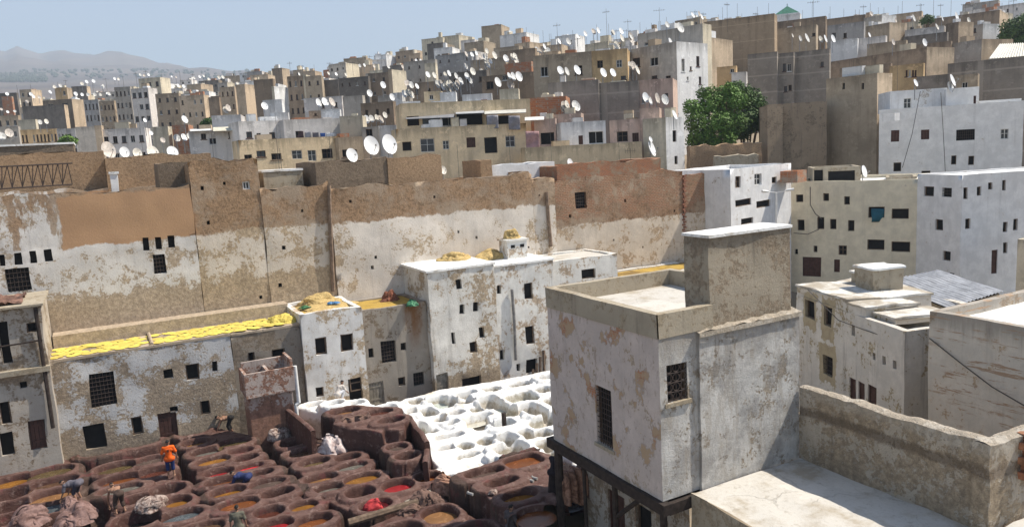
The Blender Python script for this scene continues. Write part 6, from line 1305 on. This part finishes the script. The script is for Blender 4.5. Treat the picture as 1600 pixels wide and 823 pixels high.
# right hill
for q in ((1100, 1210, 1214, 28, 130, 148, 'sandy', 'very tall sandy earth wall with seams, on the skyline', []), (1213, 1290, 1292, 30, 90, 156, 'brown', 'brown house with a dark sloping top right of the sandy wall', []), (1168, 1214, 1215, 83, 175, 122, 'block', 'left half of the raw grey block house', []), (1214, 1240, 1241, 83, 175, 122.4, 'block', 'window bay of the raw grey block house', [(1223, 100, 1228, 112, 'fwin'), (1230, 100, 1236, 112, 'fwin'), (1225, 135, 1230, 144, 'fwin'), (1232, 133, 1237, 142, 'fwin')]), (1240, 1296, 1298, 79, 175, 121.6, 'block', 'right half of the raw grey block house', [(1282, 97, 1287, 105, 'fwin')]), (1120, 1150, 1152, 104, 140, 128, 'ochre', 'small ochre roof room above the green trees', [(1141, 108, 1147, 114, 'fwin')]), (1143, 1166, 1167, 113, 140, 126, 'white', 'small bright white box house above the green trees', []),
          (1210, 1275, 1278, 42, 90, 150, 'olive', 'rough olive-brown house below the skyline', [(1269, 52, 1274, 57, 'fwin')]), (1293, 1350, 1352, 37, 66, 150, 'bluegrey', 'blue-grey roof house with two dark windows', [(1300, 52, 1306, 60, 'fwin'), (1318, 52, 1323, 60, 'fwin')]), (1350, 1378, 1398, 26, 50, 168, 'grey', 'grey house with white sunlit side on the ridge', [], 'white'), (1284, 1352, 1354, 27, 50, 172, 'brown', 'long brown ridge house under the aerials', []), (1338, 1390, 1414, 40, 70, 155, 'olive', 'brown house with lit right part, right hill', [], 'tan'), (1414, 1475, 1478, 44, 65, 152, 'lilac', 'house with pale grey sheet roof, right hill', []), (1478, 1498, 1518, 36, 70, 150, 'brown', 'brown house with sunlit tan side, right hill', [], 'tan'), (1516, 1536, 1558, 39, 66, 156, 'grey', 'grey house with white cluttered sunlit side, right hill', [(1519, 45, 1525, 52, 'fwin')], 'white'), (1440, 1562, 1574, 24, 50, 175, 'brown', 'long brown house high on the right ridge', [], 'tan'), (1412, 1480, 1482, 54, 80, 146, 'dark', 'dark brown house behind the white parapet', []), (1298, 1340, 1342, 62, 95, 138, 'white', 'white crumbling brick house, right hill', []), (1342, 1384, 1386, 58, 90, 137, 'lilac', 'pale stained house right of the white brick house', []), (1355, 1416, 1418, 66, 95, 132, 'olive', 'brown house with slanting dark roof edge, right hill', []), (1298, 1448, 1486, 86, 130, 116, 'brown', 'long dark brown house with sunlit tan end', [], 'tan'), (1312, 1392, 1394, 103, 140, 104, 'brown', 'brown roof wall with white edge above the tower house', []), (1390, 1443, 1444, 101, 160, 100, 'ochre', 'sunlit ochre wall with four narrow slots', [(1415, 110, 1418, 120, 'fwin'), (1420, 110, 1423, 120, 'fwin'), (1425, 110, 1428, 120, 'fwin'), (1429, 110, 1432, 120, 'fwin')]), (1418, 1486, 1488, 68, 100, 128, 'brown', 'brown wall behind the sunlit tan end', []), (1486, 1534, 1576, 65, 105, 124, 'grey', 'grey-brown house with sunlit tan side, far right', [], 'tan'), (1481, 1640, 1642, 92, 190, 96, 'block', 'long blank grey-brown wall at the far right', []), (1432, 1484, 1486, 118, 155, 92, 'dark', 'dark brown roof room behind the pair of dishes', []), (1485, 1528, 1530, 117, 155, 93, 'olive', 'brown shed with a small window behind the bright white block', [(1503, 129, 1512, 138, 'fwin')]), (1500, 1640, 1642, 9, 40, 215, 'lilac', 'long grey house on the top right skyline', [g(10, 1, .2, .3)]), (1504, 1560, 1562, 4, 20, 225, 'grey', 'small grey roof rooms on the top right skyline', []), (1372, 1440, 1442, 22, 40, 200, 'tan', 'tan skyline house right of the green-roofed one', []), (1188, 1250, 1252, 25, 40, 178, 'white', 'long white parapet house on the skyline under the green pyramid', [])):
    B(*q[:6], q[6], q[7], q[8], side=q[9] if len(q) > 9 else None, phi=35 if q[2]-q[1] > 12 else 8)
# green pyramid roof, white minaret, ribbed white roof at the far right
py = pk(1230, 24, 182); pyr = empty('green_pyramid_roof', py, R(-50), 'small green tiled pyramid roof on the skyline', 'roof'); mb = MB(); 
for a_, b_ in (((-2.6, -2.6, 0), (2.6, -2.6, 0)), ((2.6, -2.6, 0), (2.6, 2.6, 0)), ((2.6, 2.6, 0), (-2.6, 2.6, 0)), ((-2.6, 2.6, 0), (-2.6, -2.6, 0))): mb.tri(a_, b_, (0, 0, 2.0))
mb.box(-2.7, -2.7, -2.5, 2.7, 2.7, -.01, 1); mb.bar((0, 0, 1.9), (0, 0, 2.5), .08, n=5); mb.build('tiled_roof', [flat('green_tiles', (.04, .16, .10), .5, .3, 2), BG['white']], pyr, None)
mn = pk(593, 112, 300); mnt = empty('minaret', mn, R(-20), 'small white minaret with a stepped top on the skyline', 'minaret'); mb = MB(); mb.box(-2.2, -2.2, -12, 2.2, 2.2, 4.2); mb.box(-1.2, -1.2, 4.2, 1.2, 1.2, 6.4); mb.bar((0, 0, 6.4), (0, 0, 7.6), .5, .05, 8); mb.box(-2.45, -2.45, 3.9, 2.45, 2.45, 4.25); mb.build('tower', BG['white'], mnt, None, False)
mb = MB(); A, B_, Cc, D = pk(1545, 92, 108), pk(1610, 88, 104), pk(1610, 67, 118), pk(1562, 69, 122)
for i in range(60):
    f0, f1 = i/60, (i+1)/60; q = lambda f: Vector((0, 0, .09*math.sin(f*60*math.pi/2))); mb.quad(A.lerp(B_, f0)+q(f0), A.lerp(B_, f1)+q(f1), D.lerp(Cc, f1)+q(f1), D.lerp(Cc, f0)+q(f0))
for p, q in ((A, B_), (B_, Cc), (Cc, D), (D, A)): mb.quad(p, q, q-Vector((0, 0, 3)), p-Vector((0, 0, 3)))
tag(mb.build('ribbed_shed', flat('cream_ribbed_sheet', (.66, .63, .55), .6, .15, 1), None, None), 'shed with a cream ribbed sheet roof at the far right', 'shed')
# crowd of small houses up the hill behind: each its own thing
rf = random.Random(12)
def filler(x, k, hgt, lab, grp):
    w_ = rf.uniform(4, 8.5); zt = terr(x, k)+hgt; p = gpt(x, k, 0); av = math.atan2(p.x, p.y); ph_ = R(rf.choice([20, 24, 30, 36])); ang = -(av+ph_)
    mat = rf.choices(['tan', 'brown', 'dark', 'grey', 'bluegrey', 'white', 'cream', 'lilac', 'brick', 'olive'], [6, 4, 2, 5, 2, 6, 6, 4, 1, 4])[0]
    d = rf.uniform(5, 9); side = {'brown': 'tan', 'dark': 'olive', 'grey': 'cream', 'bluegrey': 'lilac'}.get(mat)  # darker fronts get a paler right side: sun and shade put into the colours
    wn_ = [g(max(1, int(w_/2.2)), 2, .3, .3, 'fwin', .8, 3.)] if rf.random() < .6 else []
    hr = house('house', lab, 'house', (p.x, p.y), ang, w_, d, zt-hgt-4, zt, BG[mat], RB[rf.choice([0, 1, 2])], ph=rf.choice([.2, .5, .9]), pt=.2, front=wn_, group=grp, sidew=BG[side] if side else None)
    clutter(hr, w_, d, hgt+4, .5, 1.3, mat)
    return zt
ROOFTOPS = []
def band(n, xa, xb, ka, kb, ha, hb, lab, grp):
    for i in range(n):
        x = xa+(xb-xa)*(i+rf.uniform(.1, .9))/n; k = rf.uniform(ka, kb); h = rf.uniform(ha, hb); zt = filler(x, k, h, lab, grp); ROOFTOPS.append((x, k, zt))
band(64, -40, 420, 225, 420, 4.5, 8, 'small flat-roofed house in the hazy crowd on the far left hill', 'small houses on the far left hill')
band(52, 380, 800, 190, 330, 4.5, 8, 'small flat-roofed house crowding the middle of the hill below the skyline', 'small houses on the middle hill')
band(24, 760, 1100, 140, 215, 4.5, 7.5, 'small flat-roofed house on the ridge behind the tan houses', 'small houses on the ridge right of centre')
band(40, 1120, 1680, 165, 260, 3.5, 7.5, 'small flat-roofed house on the skyline of the right hill', 'small houses on the right skyline')
# ------------------------------------------------------------------ satellite dishes
def dish_meshes():
    mb = MB(); n = 28; rings = [0, .25, .5, .75, .92, 1.0]; 
    for side, th in ((0, 0.), (1, -.02)):
        i0 = len(mb.v)
        for r in rings:
            for i in range(n): a = 2*math.pi*i/n; mb.v.append(Vector((.5*r*math.cos(a), .5*r*math.sin(a)*1.08, .11*r*r+th)))
        for j in range(len(rings)-1):
            for i in range(n): q = i0+j*n; mb.f.append((q+i, q+(i+1) % n, q+n+(i+1) % n, q+n+i)); mb.m.append(side)
    for i in range(n):
        a = (len(rings)-1)*n; b = len(rings)*n+a; mb.f.append((a+i, a+(i+1) % n, b+(i+1) % n, b+i)); mb.m.append(0)
    o = mb.build('reflector', [M['dish'], M['dishgrey']], None, 40); me = o.data; bpy.data.objects.remove(o)
    mb = MB(); mb.bar((0, -.48, .08), (0, -.12, .50), .016, n=5); mb.box(-.035, -.15, .44, .035, -.06, .54); o = mb.build('feed_arm', M['dishgrey'], None, None, False); fa = o.data; bpy.data.objects.remove(o)
    mb = MB(); mb.bar((0, 0, -1.), (0, 0, 0), .035, n=6); o = mb.build('mast', M['dishgrey'], None, None, False); ms_ = o.data; bpy.data.objects.remove(o)
    return me, fa, ms_
DM, DF, DS = dish_meshes(); dn = [0]
DMS = [DM, DM]
for nm_, cc_ in (('greyed_dish', (.62, .61, .58)), ('dusty_dish', (.70, .66, .58)), ('rust_streaked_dish', (.56, .50, .44))):
    q_ = DM.copy(); q_.materials[0] = flat(nm_, cc_, .6, .35, 2.5, .05, .3); DMS.append(q_)
def dish(x, y, px, k, label, group=None, az=None, mast=1.8):
    c = pk(x, y, k); D_ = px*k/FPX; dn[0] += 1
    r = empty('satellite_dish', (c.x, c.y, c.z-mast), 0, label, 'satellite dish', group)
    av = math.atan2(c.x, c.y); a = (R(150)+max(0, av-.3)*.5+random.uniform(-.2, .2)) if az is None else az; el = R(17)+random.uniform(-.10, .10)
    nrm = Vector((math.sin(a)*math.cos(el), math.cos(a)*math.cos(el), math.sin(el))); q = nrm.to_track_quat('Z', 'Y')
    o = link('reflector', random.choice(DMS), r, (0, 0, mast)); o.rotation_mode = 'QUATERNION'; o.rotation_quaternion = q; o.scale = (D_,)*3
    f = link('feed_arm', DF, r, (0, 0, mast)); f.rotation_mode = 'QUATERNION'; f.rotation_quaternion = q; f.scale = (D_,)*3
    m_ = link('mast', DS, r, tuple(Vector((0, 0, mast))-nrm*.05*D_)); m_.scale = (1 if k < 60 else 1.4, 1 if k < 60 else 1.4, mast)
    return r
CL = [  # cluster: where it stands, forward distance, mast, pixel positions (x y size)
 ('above the dark roof room, big', 52, 1.0, '579 228 27, 607 226 28'),
 ('on the tan roof wall behind the truss', 55, 1.0, '168 235 24, 194 238 15, 214 240 15, 238 239 20, 269 238 17'),
 ('on the red brick roof room', 56, .6, '890 255 13'),
 ('on the cream-white house end', 86, 1.6, '1017 233 22, 1016 218 8, 1053 180 14'),
 ('half hidden beside the brown roof room', 53, .8, '692 266 12'),
 ('behind the beige wall with the grey dish', 53, .5, '549 243 20'),
 ('on the big white house roof', 76, 1.6, '1487 126 17, 1484 137 16, 1430 130 11'),
 ('on the cluttered cream house roof', 67, 1.2, '1349 268 17'),
 ('before the sunlit pinkish wall', 101, 2., '1008 153 15, 1015 158 13, 1026 154 15, 1038 156 15'),
 ('above the orange brick wall', 98, 2., '881 166 14, 885 164 12, 899 166 16, 878 170 10, 812 180 16'),
 ('on the grey block house', 106, 2.2, '875 111 13, 885 112 12, 901 110 14, 942 114 13, 957 114 12'),
 ('below the ochre house', 109, 2., '984 103 12, 989 104 14, 995 110 13'),
 ('on the tan and ochre house roofs', 115, 2., '963 72 13, 971 60 11, 985 60 15, 985 57 9, 1047 67 13, 1062 44 15, 1042 39 9'),
 ('on the brown house left of the tan one', 127, 2., '777 129 14, 797 133 14, 801 120 12, 810 120 14, 795 119 10'),
 ('on the grey roofs of the big dish cluster', 127, 2.4, '668 117 9, 678 118 9, 683 132 12, 688 131 11, 692 136 10, 697 134 13, 702 132 13, 706 137 12, 711 135 13, 715 131 12, 700 141 11, 708 143 11, 720 128 9, 734 126 10, 695 117 8, 701 115 9, 712 119 9, 719 126 9, 729 119 10, 738 112 11'),
 ('on the slope above the big cluster', 145, 2.4, '727 104 9, 738 113 10, 749 88 9, 757 90 10, 760 97 9, 772 87 11, 790 92 11, 800 90 11, 806 95 10, 759 106 9, 766 96 8, 752 112 9, 762 102 9, 804 88 9, 744 84 8, 760 80 8, 728 85 8, 737 86 8'),
 ('along the ridge below the aerials', 160, 2., '838 78 8, 843 80 9, 850 73 8, 856 80 10, 873 65 9, 888 65 10, 835 85 9, 850 79 9, 914 53 8, 927 50 9, 934 48 9, 958 51 8, 970 49 9, 902 57 7, 956 52 7'),
 ('in a row on the brown brick house', 121, 2.2, '572 187 12, 580 186 11, 588 185 11, 594 187 12, 601 180 9'),
 ('in pairs on the pale centre roofs', 135, 2., '497 161 12, 507 160 13, 518 160 13, 538 168 8, 550 170 8, 560 172 9, 570 170 11, 580 169 10'),
 ('on the white splashed roof wall', 125, 2., '631 147 11, 638 146 12, 642 148 12, 612 152 10, 577 146 10, 598 133 10, 636 131 11, 642 133 10, 651 135 8'),
 ('on the white roof house at centre left', 148, 2., '413 166 11, 352 172 10, 356 169 10, 430 183 8, 482 180 9'),
 ('behind the red brick house', 112, 2.2, '288 187 11, 254 219 8, 276 216 11, 287 215 11, 295 213 9, 236 208 6, 226 188 6'),
 ('at the left edge of the town', 150, 2., '14 208 12, 2 213 12, 62 191 7, 72 190 7'),
 ('in pairs on the brown house, right hill', 128, 2.2, '1250 61 9, 1260 60 13, 1282 62 10, 1289 61 11, 1301 61 11, 1238 56 6'),
 ('on the right hill roofs', 120, 2., '1395 66 9, 1444 67 11, 1358 55 7, 1464 43 8'),
 ('on the high right roofs', 165, 2., '1494 27 13, 1513 32 8, 1427 29 10, 1399 32 7, 1472 30 7, 1463 42 8, 1361 22 7'),
 ('on the skyline of the sandy wall', 149, 1.5, '1082 24 8, 1092 23 9, 1096 27 8'),
 ('on the cream penthouse block', 205, 1.6, '219 117 4, 225 118 4, 232 117 4, 268 120 3, 275 121 3'),
 ('on the far left hill roofs', 225, 1.8, '48 147 5, 52 151 5, 78 144 5, 85 136 5, 94 134 5, 128 131 5, 135 128 5, 146 127 5, 160 136 5, 161 134 4, 179 123 4, 185 124 4, 118 147 6, 128 148 5, 137 148 5, 148 148 5, 156 148 5, 168 147 5, 170 147 5, 42 159 5, 61 152 5, 2 171 4, 12 175 4, 23 174 4, 11 147 5'),
 ('on the left-centre hill roofs', 200, 1.8, '278 134 5, 287 135 5, 303 122 4, 312 120 4, 318 119 4, 326 124 4, 342 121 5, 348 121 5, 371 131 5, 392 140 6, 385 132 5, 467 116 5, 513 115 5, 525 116 5, 540 117 5, 562 103 5, 569 102 5, 584 104 5, 607 105 5, 629 105 6, 650 95 5, 657 95 5, 699 102 6'),
]
for where, k, mast, s in CL:
    L = [tuple(float(v) for v in q.split()) for q in s.split(',')]; xs = sorted(L)
    many = len(L) > 8
    for (x, y, px) in L:
        i = xs.index((x, y, px)); lab = 'white satellite dish %s' % where
        if len(L) > 1: lab += ', leftmost' if i == 0 else (', rightmost' if i == len(L)-1 else ', %s from left' % ORD[i])
        dish(x, y, px*1.03, k, lab, 'white dishes '+where, mast=mast)
# ------------------------------------------------------------------ aerials and poles
am = {}
def aerial(x, y0, y1, k, label, group=None, bars=True, r=.03, base=1.0):
    t = pk(x, y0, k); b = pk(x, y1, k); L = t.z-b.z+base
    root = empty('aerial', (t.x, t.y, t.z-L), 0, label, 'aerial', group); rr = max(r*.6, .0002*k)
    mb = MB(); mb.bar((0, 0, 0), (0, 0, L), rr, rr*.8, 5); mb.build('mast', M['pole'], root, None, False)
    if bars:
        mb = MB(); a = random.uniform(-.6, .6)-HEAD; d = Vector((math.cos(a), math.sin(a), 0)); e = Vector((-d.y, d.x, .0)); w_ = random.uniform(.4, .8)*(1 if k < 120 else 1.4); z = Vector((0, 0, L-.08*L))
        mb.bar(z-d*w_, z+d*w_, rr*.7, n=4)
        for f in (-.9, -.5, -.1, .3, .7): mb.bar(z+d*w_*f-e*.3, z+d*w_*f+e*.3, rr*.55, n=4); mb.bar(z+d*w_*f-Vector((0, 0, .18)), z+d*w_*f+Vector((0, 0, .18)), rr*.55, n=4)
        mb.build('antenna', M['pole'], root, None, False)
for x, y0, y1, k, lab in ((431, 208, 270, 50, 'thin dark pole on the brown wall, with one small dish on top'), (427, 150, 216, 100, 'tall thin pole rising from the lilac terrace left part'), (514, 212, 292, 49.5, 'thin pole rising beside the dark roof room'), (437, 232, 270, 52, 'short slanted pole by the squat white-topped roof room'),
                          (324, 155, 240, 105, 'tall dark pole at centre left with no antenna'), (215, 170, 240, 110, 'tall pole in front of the light grey apartments'), (100, 175, 232, 110, 'tall flagpole-like mast at left'), (858, 170, 245, 84, 'thin dark pole before the beige terrace front'), (966, 200, 250, 84, 'aerial with crossbars right of the brick roof room'), (985, 232, 256, 60, 'small aerial on the brick roof room'), (795, 208, 250, 88, 'aerial hung on the beige house front'), (1403, 88, 156, 82, 'bare pole on the ochre slotted wall'), (714, 225, 278, 58, 'slim pole on the brown wall right of the roof room'), (230, 190, 242, 90, 'thin mast with small dish left of the brick house'), (270, 178, 240, 88, 'thin mast between the dishes at left')):
    aerial(x, y0, y1, k, lab, None, 'aerial' in lab)
ra = random.Random(4)
def sky_y(x): return float(np.interp(x, [0, 100, 200, 300, 400, 470, 540, 600, 700, 760, 830, 900, 960, 1040, 1100, 1210, 1310, 1440, 1600], [138, 130, 124, 122, 118, 106, 100, 93, 84, 68, 66, 63, 52, 44, 28, 28, 26, 16, 8]))
for lab, grp, n, xa, xb, k in (('thin rooftop aerial on the far left skyline', 'aerials on the far left skyline', 16, 20, 420, 300), ('thin rooftop aerial on the centre skyline', 'aerials on the centre skyline', 20, 430, 790, 240), ('rooftop aerial crowded on the ridge right of centre', 'aerials on the ridge right of centre', 30, 800, 1100, 165), ('rooftop aerial on the right skyline', 'aerials on the right skyline', 34, 1110, 1595, 185)):
    for i in range(n):
        x = xa+(xb-xa)*(i+ra.random())/n; y = sky_y(x); aerial(x, y-ra.choice([5, 8, 11, 16, 22])*ra.uniform(.7, 1.1)*(1 if xa > 700 else .6), y+4, k, lab, grp, ra.random() < .35, .02, 3)
for x, y0, lab in ((947, 14, 'tall aerial mast on the ridge, tallest left of the sandy wall'), (1030, 12, 'slim tall aerial above the white-sided house'), (1136, 4, 'dark lattice aerial standing on the sandy wall'), (1271, 0, 'tallest thin mast on the right skyline'), (870, 36, 'tall crossbarred aerial at the ridge centre'), (1349, 8, 'thick dark chimney-like mast right of the blue-grey house')):
    aerial(x, y0, sky_y(x)+6, 150, lab, None, True, .05, 2)
# street lamp and cables at the right
lp = pk(1213, 305, 61); r = empty('street_lamp', (lp.x, lp.y, 3), -.4, 'white twin-armed street lamp before the white slit-windowed house', 'street lamp'); L = pk(1213, 301, 61).z-3
mb = MB(); mb.bar((0, 0, -3), (0, 0, L), .06, n=6); mb.build('pole', M['pvc'], r, 40)
for s in (-1, 1):
    mb = MB(); mb.bar((0, 0, L), (.9*s, -.2, L+.12), .03, n=5); mb.build('arm', M['pvc'], r, 40); mb = MB(); mb.bar((.75*s, -.18, L+.14), (1.3*s, -.3, L+.2), .09, .12, 8); mb.build('lamp_head', M['pvc'], r, 50)
def cable(lab, pts, rr, cat='cable'):
    P0 = []; 
    for a_, b_ in zip(pts, pts[1:]): P0 += [a_.lerp(b_, i/10) for i in range(10)]
    mb = MB(); mb.tube(P0+[pts[-1]], rr, 5); tag(mb.build('cable', M['pole'], None, 60, False), lab, cat)
cable('black cable sagging across the brick-coursed cream wall at right', [pu(1452, 528, 27.6), pu(1500, 566, 27.55), pu(1550, 604, 27.5), pu(1612, 640, 27.45)], .025)
cable('thin cable slanting down the front of the big white house', [pk(1438, 143, 75.5), pk(1425, 210, 74.6), pk(1410, 262, 74.8)], .03)
cable('thin vertical cable down the middle of the big white house', [pk(1470, 145, 75), pk(1474, 210, 74), pk(1477, 268, 74.2)], .03)
cable('black cable looping down the cream house front', [pk(1266, 292, 66.3), pk(1266, 320, 66.3), pk(1274, 334, 66), pk(1284, 342, 65.8)], .04)
cable('thin black cable sagging across the cream house wall', [pk(1240, 364, 67), pk(1262, 366, 66.4), pk(1280, 358, 65.9)], .035)
cable('cable along the old cream house top', [pk(1262, 452, 37.5), pk(1310, 500, 35.8), pk(1350, 515, 34.4), pk(1395, 530, 32.6)], .02)
# ------------------------------------------------------------------ awnings, washing
def cloth(lab, x0, y0, x1, y1, k, m, cat='washing', name='washing'):
    a = pk(x0, y0, k); b = pk(x1, y0, k); c = pk(x0, y1, k); mb = MB(); w_ = (b-a); h = a.z-c.z
    mb.grid((0, 0, 0), w_, (0, 0, -h), 10, 6, 0, lambda p: p+FH*(.10*math.sin(p.length*5)+.05*math.sin(p.z*4))); o = mb.build(name, m, None, 60); o.location = a; s_ = o.modifiers.new('t', 'SOLIDIFY'); s_.thickness = .03; tag(o, lab, cat)
cl = lambda n, c: flat(n, c, .9, .25, 2, .3)
cloth('pink blanket hanging over the beige terrace rail', 821, 205, 842, 236, 87.2, cl('pink_blanket', (.42, .25, .24)))
cloth('left grey sheet hanging under the beige gallery', 760, 180, 778, 201, 91, cl('grey_sheet', (.28, .27, .29)))
cloth('right grey sheet hanging under the beige gallery', 794, 181, 812, 203, 91, cl('grey_sheet_b', (.25, .24, .26)))
cloth('red blind pulled halfway down a beige house window', 729, 215, 743, 224, 91.5, cl('red_blind', (.30, .05, .06)), 'blind', 'blind')
for i, (x0, x1, y0, y1, c) in enumerate(((464, 474, 205, 216, (.10, .06, .06)), (476, 486, 206, 217, (.38, .36, .36)), (488, 498, 207, 217, (.16, .14, .15)), (500, 508, 208, 215, (.04, .10, .30)), (509, 524, 208, 216, (.72, .70, .68)), (448, 458, 207, 217, (.33, .33, .35)))):
    cloth('%s washing on the lilac terrace line, %s from left' % (('dark', 'pale grey', 'charcoal', 'blue', 'white', 'grey')[i], ORD[[1, 2, 3, 4, 5, 0][i]]), x0, y0, x1, y1, 104.5, cl('washing_%d' % i, c))
cloth('teal washing hung in the cream house upper window', 1362, 326, 1381, 347, 63.6, cl('teal_cloth', (.02, .10, .14)))
for lab, x0, y0, x1, y1, k, k2, c in (('sloping pale awning over the centre-left house', 333, 205, 374, 199, 106, 109, (.60, .56, .44)), ('grey sheet awning over the beige gallery', 712, 178, 756, 174, 92.5, 96, (.38, .38, .38)), ('long pale awning over the right part of the beige gallery', 757, 179, 822, 174, 92.5, 96, (.52, .50, .44)), ('small white awning over the roof shelter', 820, 189, 850, 184, 90.5, 93, (.66, .63, .58)), ('grey awning over the left part of the beige gallery', 634, 186, 710, 178, 92.5, 96, (.22, .22, .23)), ('white strip awning at centre left', 297, 205, 330, 202, 106, 109, (.66, .65, .62))):
    a, b, c2, d2 = pk(x0, y0, k), pk(x1, y0-.04*(x1-x0), k), pk(x1, y1-.04*(x1-x0), k2), pk(x0, y1, k2); mb = MB(); mb.quad(a, b, c2, d2); o = mb.build('awning', cl('awning_'+str(x0), c), None, None); s_ = o.modifiers.new('t', 'SOLIDIFY'); s_.thickness = .06; tag(o, lab, 'awning')
# ------------------------------------------------------------------ trees
def leafmat(name, c):
    t = NT(name); r = t.noise(.35, 4, .6); v = t.noise(2.5, 3, .6); col = t.mix(t.step(r, .35, .65), sc3(c, .7), sc3(c, 1.35)); col = t.mix(t.ma('MULTIPLY', v, .6), col, (c[0]*1.5, c[1]*1.2, c[2]*.6))
    t.out(col, .6, None, spec=.25); t.b.inputs['Transmission Weight'].default_value = 0
    return t.m
def tree(label, base, clumps, nleaf, leaf, m, seed, name='tree'):
    rs = random.Random(seed); root = empty(name, base, 0, label, 'tree'); mb = MB(); lf = MB()
    mb.bar((0, 0, -1), (0, 0, 1.6), .38, .3, 8)
    for (x, y, z, r) in clumps:
        mid = Vector((x*.4, y*.4, 1.5+z*.35)); mb.bar((0, 0, 1.2), mid, .22, .14, 6); mb.bar(mid, (x, y, z), .14, .05, 6)
        n = int(nleaf*r*r/sum(c[3]**2 for c in clumps))
        for i in range(n):
            d = Vector((rs.gauss(0, 1), rs.gauss(0, 1), rs.gauss(0, 1))).normalized(); q = 1+.55*noise.noise(d*1.9+Vector((x, y, z)))+.25*noise.noise(d*5+Vector((z, x, y))); rr = r*q*(rs.random()**.28)
            c = Vector((x, y, z))+Vector((d.x*rr, d.y*rr, d.z*rr*.85)); a = (d+Vector((rs.gauss(0, .7), rs.gauss(0, .7), rs.gauss(0, .7)+.4))).normalized(); u = a.orthogonal().normalized(); v = a.cross(u); s_ = leaf*rs.uniform(.6, 1.4); th = rs.uniform(0, 6.3)
            u, v = u*math.cos(th)+v*math.sin(th), v*math.cos(th)-u*math.sin(th)
            lf.v += [c-u*s_, c-v*s_*.45, c+u*s_, c+v*s_*.45]; k = len(lf.v); lf.f.append((k-4, k-3, k-2, k-1)); lf.m.append(0)
    mb.build('trunk', M['wood'], root, 60); lf.build('crown', m, root, None, False)
LF = leafmat('fresh_green_leaves', (.085, .165, .03)); LD = leafmat('dark_green_leaves', (.06, .115, .03))
def cl3(x0, k, L, sc_=1.):  # clumps from pixel discs: (x, y, radius px, depth shift)
    b = pk(x0, 232, k); b.z = terr(x0, k); out = []
    for x, y, r, dk in L: p = pk(x, y, k+dk)-b; out.append((p.x, p.y, p.z, r*k/FPX))
    return b, out
b, c = cl3(1105, 92, [(1088, 190, 20, 0), (1108, 165, 24, 1), (1095, 213, 17, -1), (1122, 150, 20, 2), (1118, 200, 22, -1), (1138, 172, 18, 2), (1080, 168, 14, 0), (1140, 205, 16, 0), (1100, 145, 12, 1), (1085, 218, 14, -1), (1112, 220, 15, -1), (1138, 218, 14, -1), (1128, 190, 18, -1), (1152, 158, 17, 0), (1152, 192, 17, 0), (1140, 142, 14, 1)]); tree('bright green bushy tree above the ruined wall, left of the pair', b, c, 15000, .17, LF, 1)
b, c = cl3(1165, 97, [(1160, 150, 20, 0), (1178, 160, 18, 1), (1170, 185, 20, 0), (1150, 138, 14, 1), (1182, 195, 13, 0), (1160, 205, 16, -1), (1188, 176, 10, 0)]); tree('darker green bushy tree against the grey block house, right of the pair', b, c, 12000, .17, LD, 2)
b, c = cl3(1585, 150, [(1582, 45, 16, 0), (1600, 38, 18, 0), (1570, 58, 10, 0), (1595, 60, 14, 0), (1612, 50, 14, 0)]); b.z = pk(1585, 75, 150).z-2; c = [(x, y, z, r) for x, y, z, r in c]
tree('dark green tree at the top right edge', b, [tuple(pk(x, y, 150)-b)+(r*150/FPX,) for x, y, r in ((1582, 45, 16), (1600, 38, 18), (1570, 58, 10), (1595, 60, 14), (1612, 50, 14))], 6000, .25, LD, 3)
for x, y, r, k, lab, s in ((108, 222, 9, 125, 'round green treetop beside the slim tan tower', 4), (327, 192, 7, 120, 'small green treetop among the centre-left houses', 5), (1449, 33, 8, 180, 'green bush on the right ridge', 6)):
    b = pk(x, y+r+6, k); R_ = r*k/FPX; tree(lab, b, [(0, 0, R_*2., R_), (R_*.8, 0, R_*1.7, R_*.7), (-R_*.9, .3, R_*1.6, R_*.7)], 1600, .2, LF if s == 4 else LD, s)
# bushy flag at left
b = pk(103, 182, 112)
# ------------------------------------------------------------------ haze
hb = MB(); hb.box(-6500, -1200, -3, 6500, 6500, 1150); o = hb.build('haze', bpy.data.materials.new('haze_air'), None, None, False); m = o.data.materials[0]; m.use_nodes = True; nt = m.node_tree; nt.nodes.clear()
vo = nt.nodes.new('ShaderNodeVolumePrincipled'); vo.inputs['Color'].default_value = (.75, .865, 1, 1); vo.inputs['Density'].default_value = .00026; vo.inputs['Anisotropy'].default_value = 0
mo = nt.nodes.new('ShaderNodeOutputMaterial'); nt.links.new(vo.outputs[0], mo.inputs['Volume']); tag(o, kind='stuff')
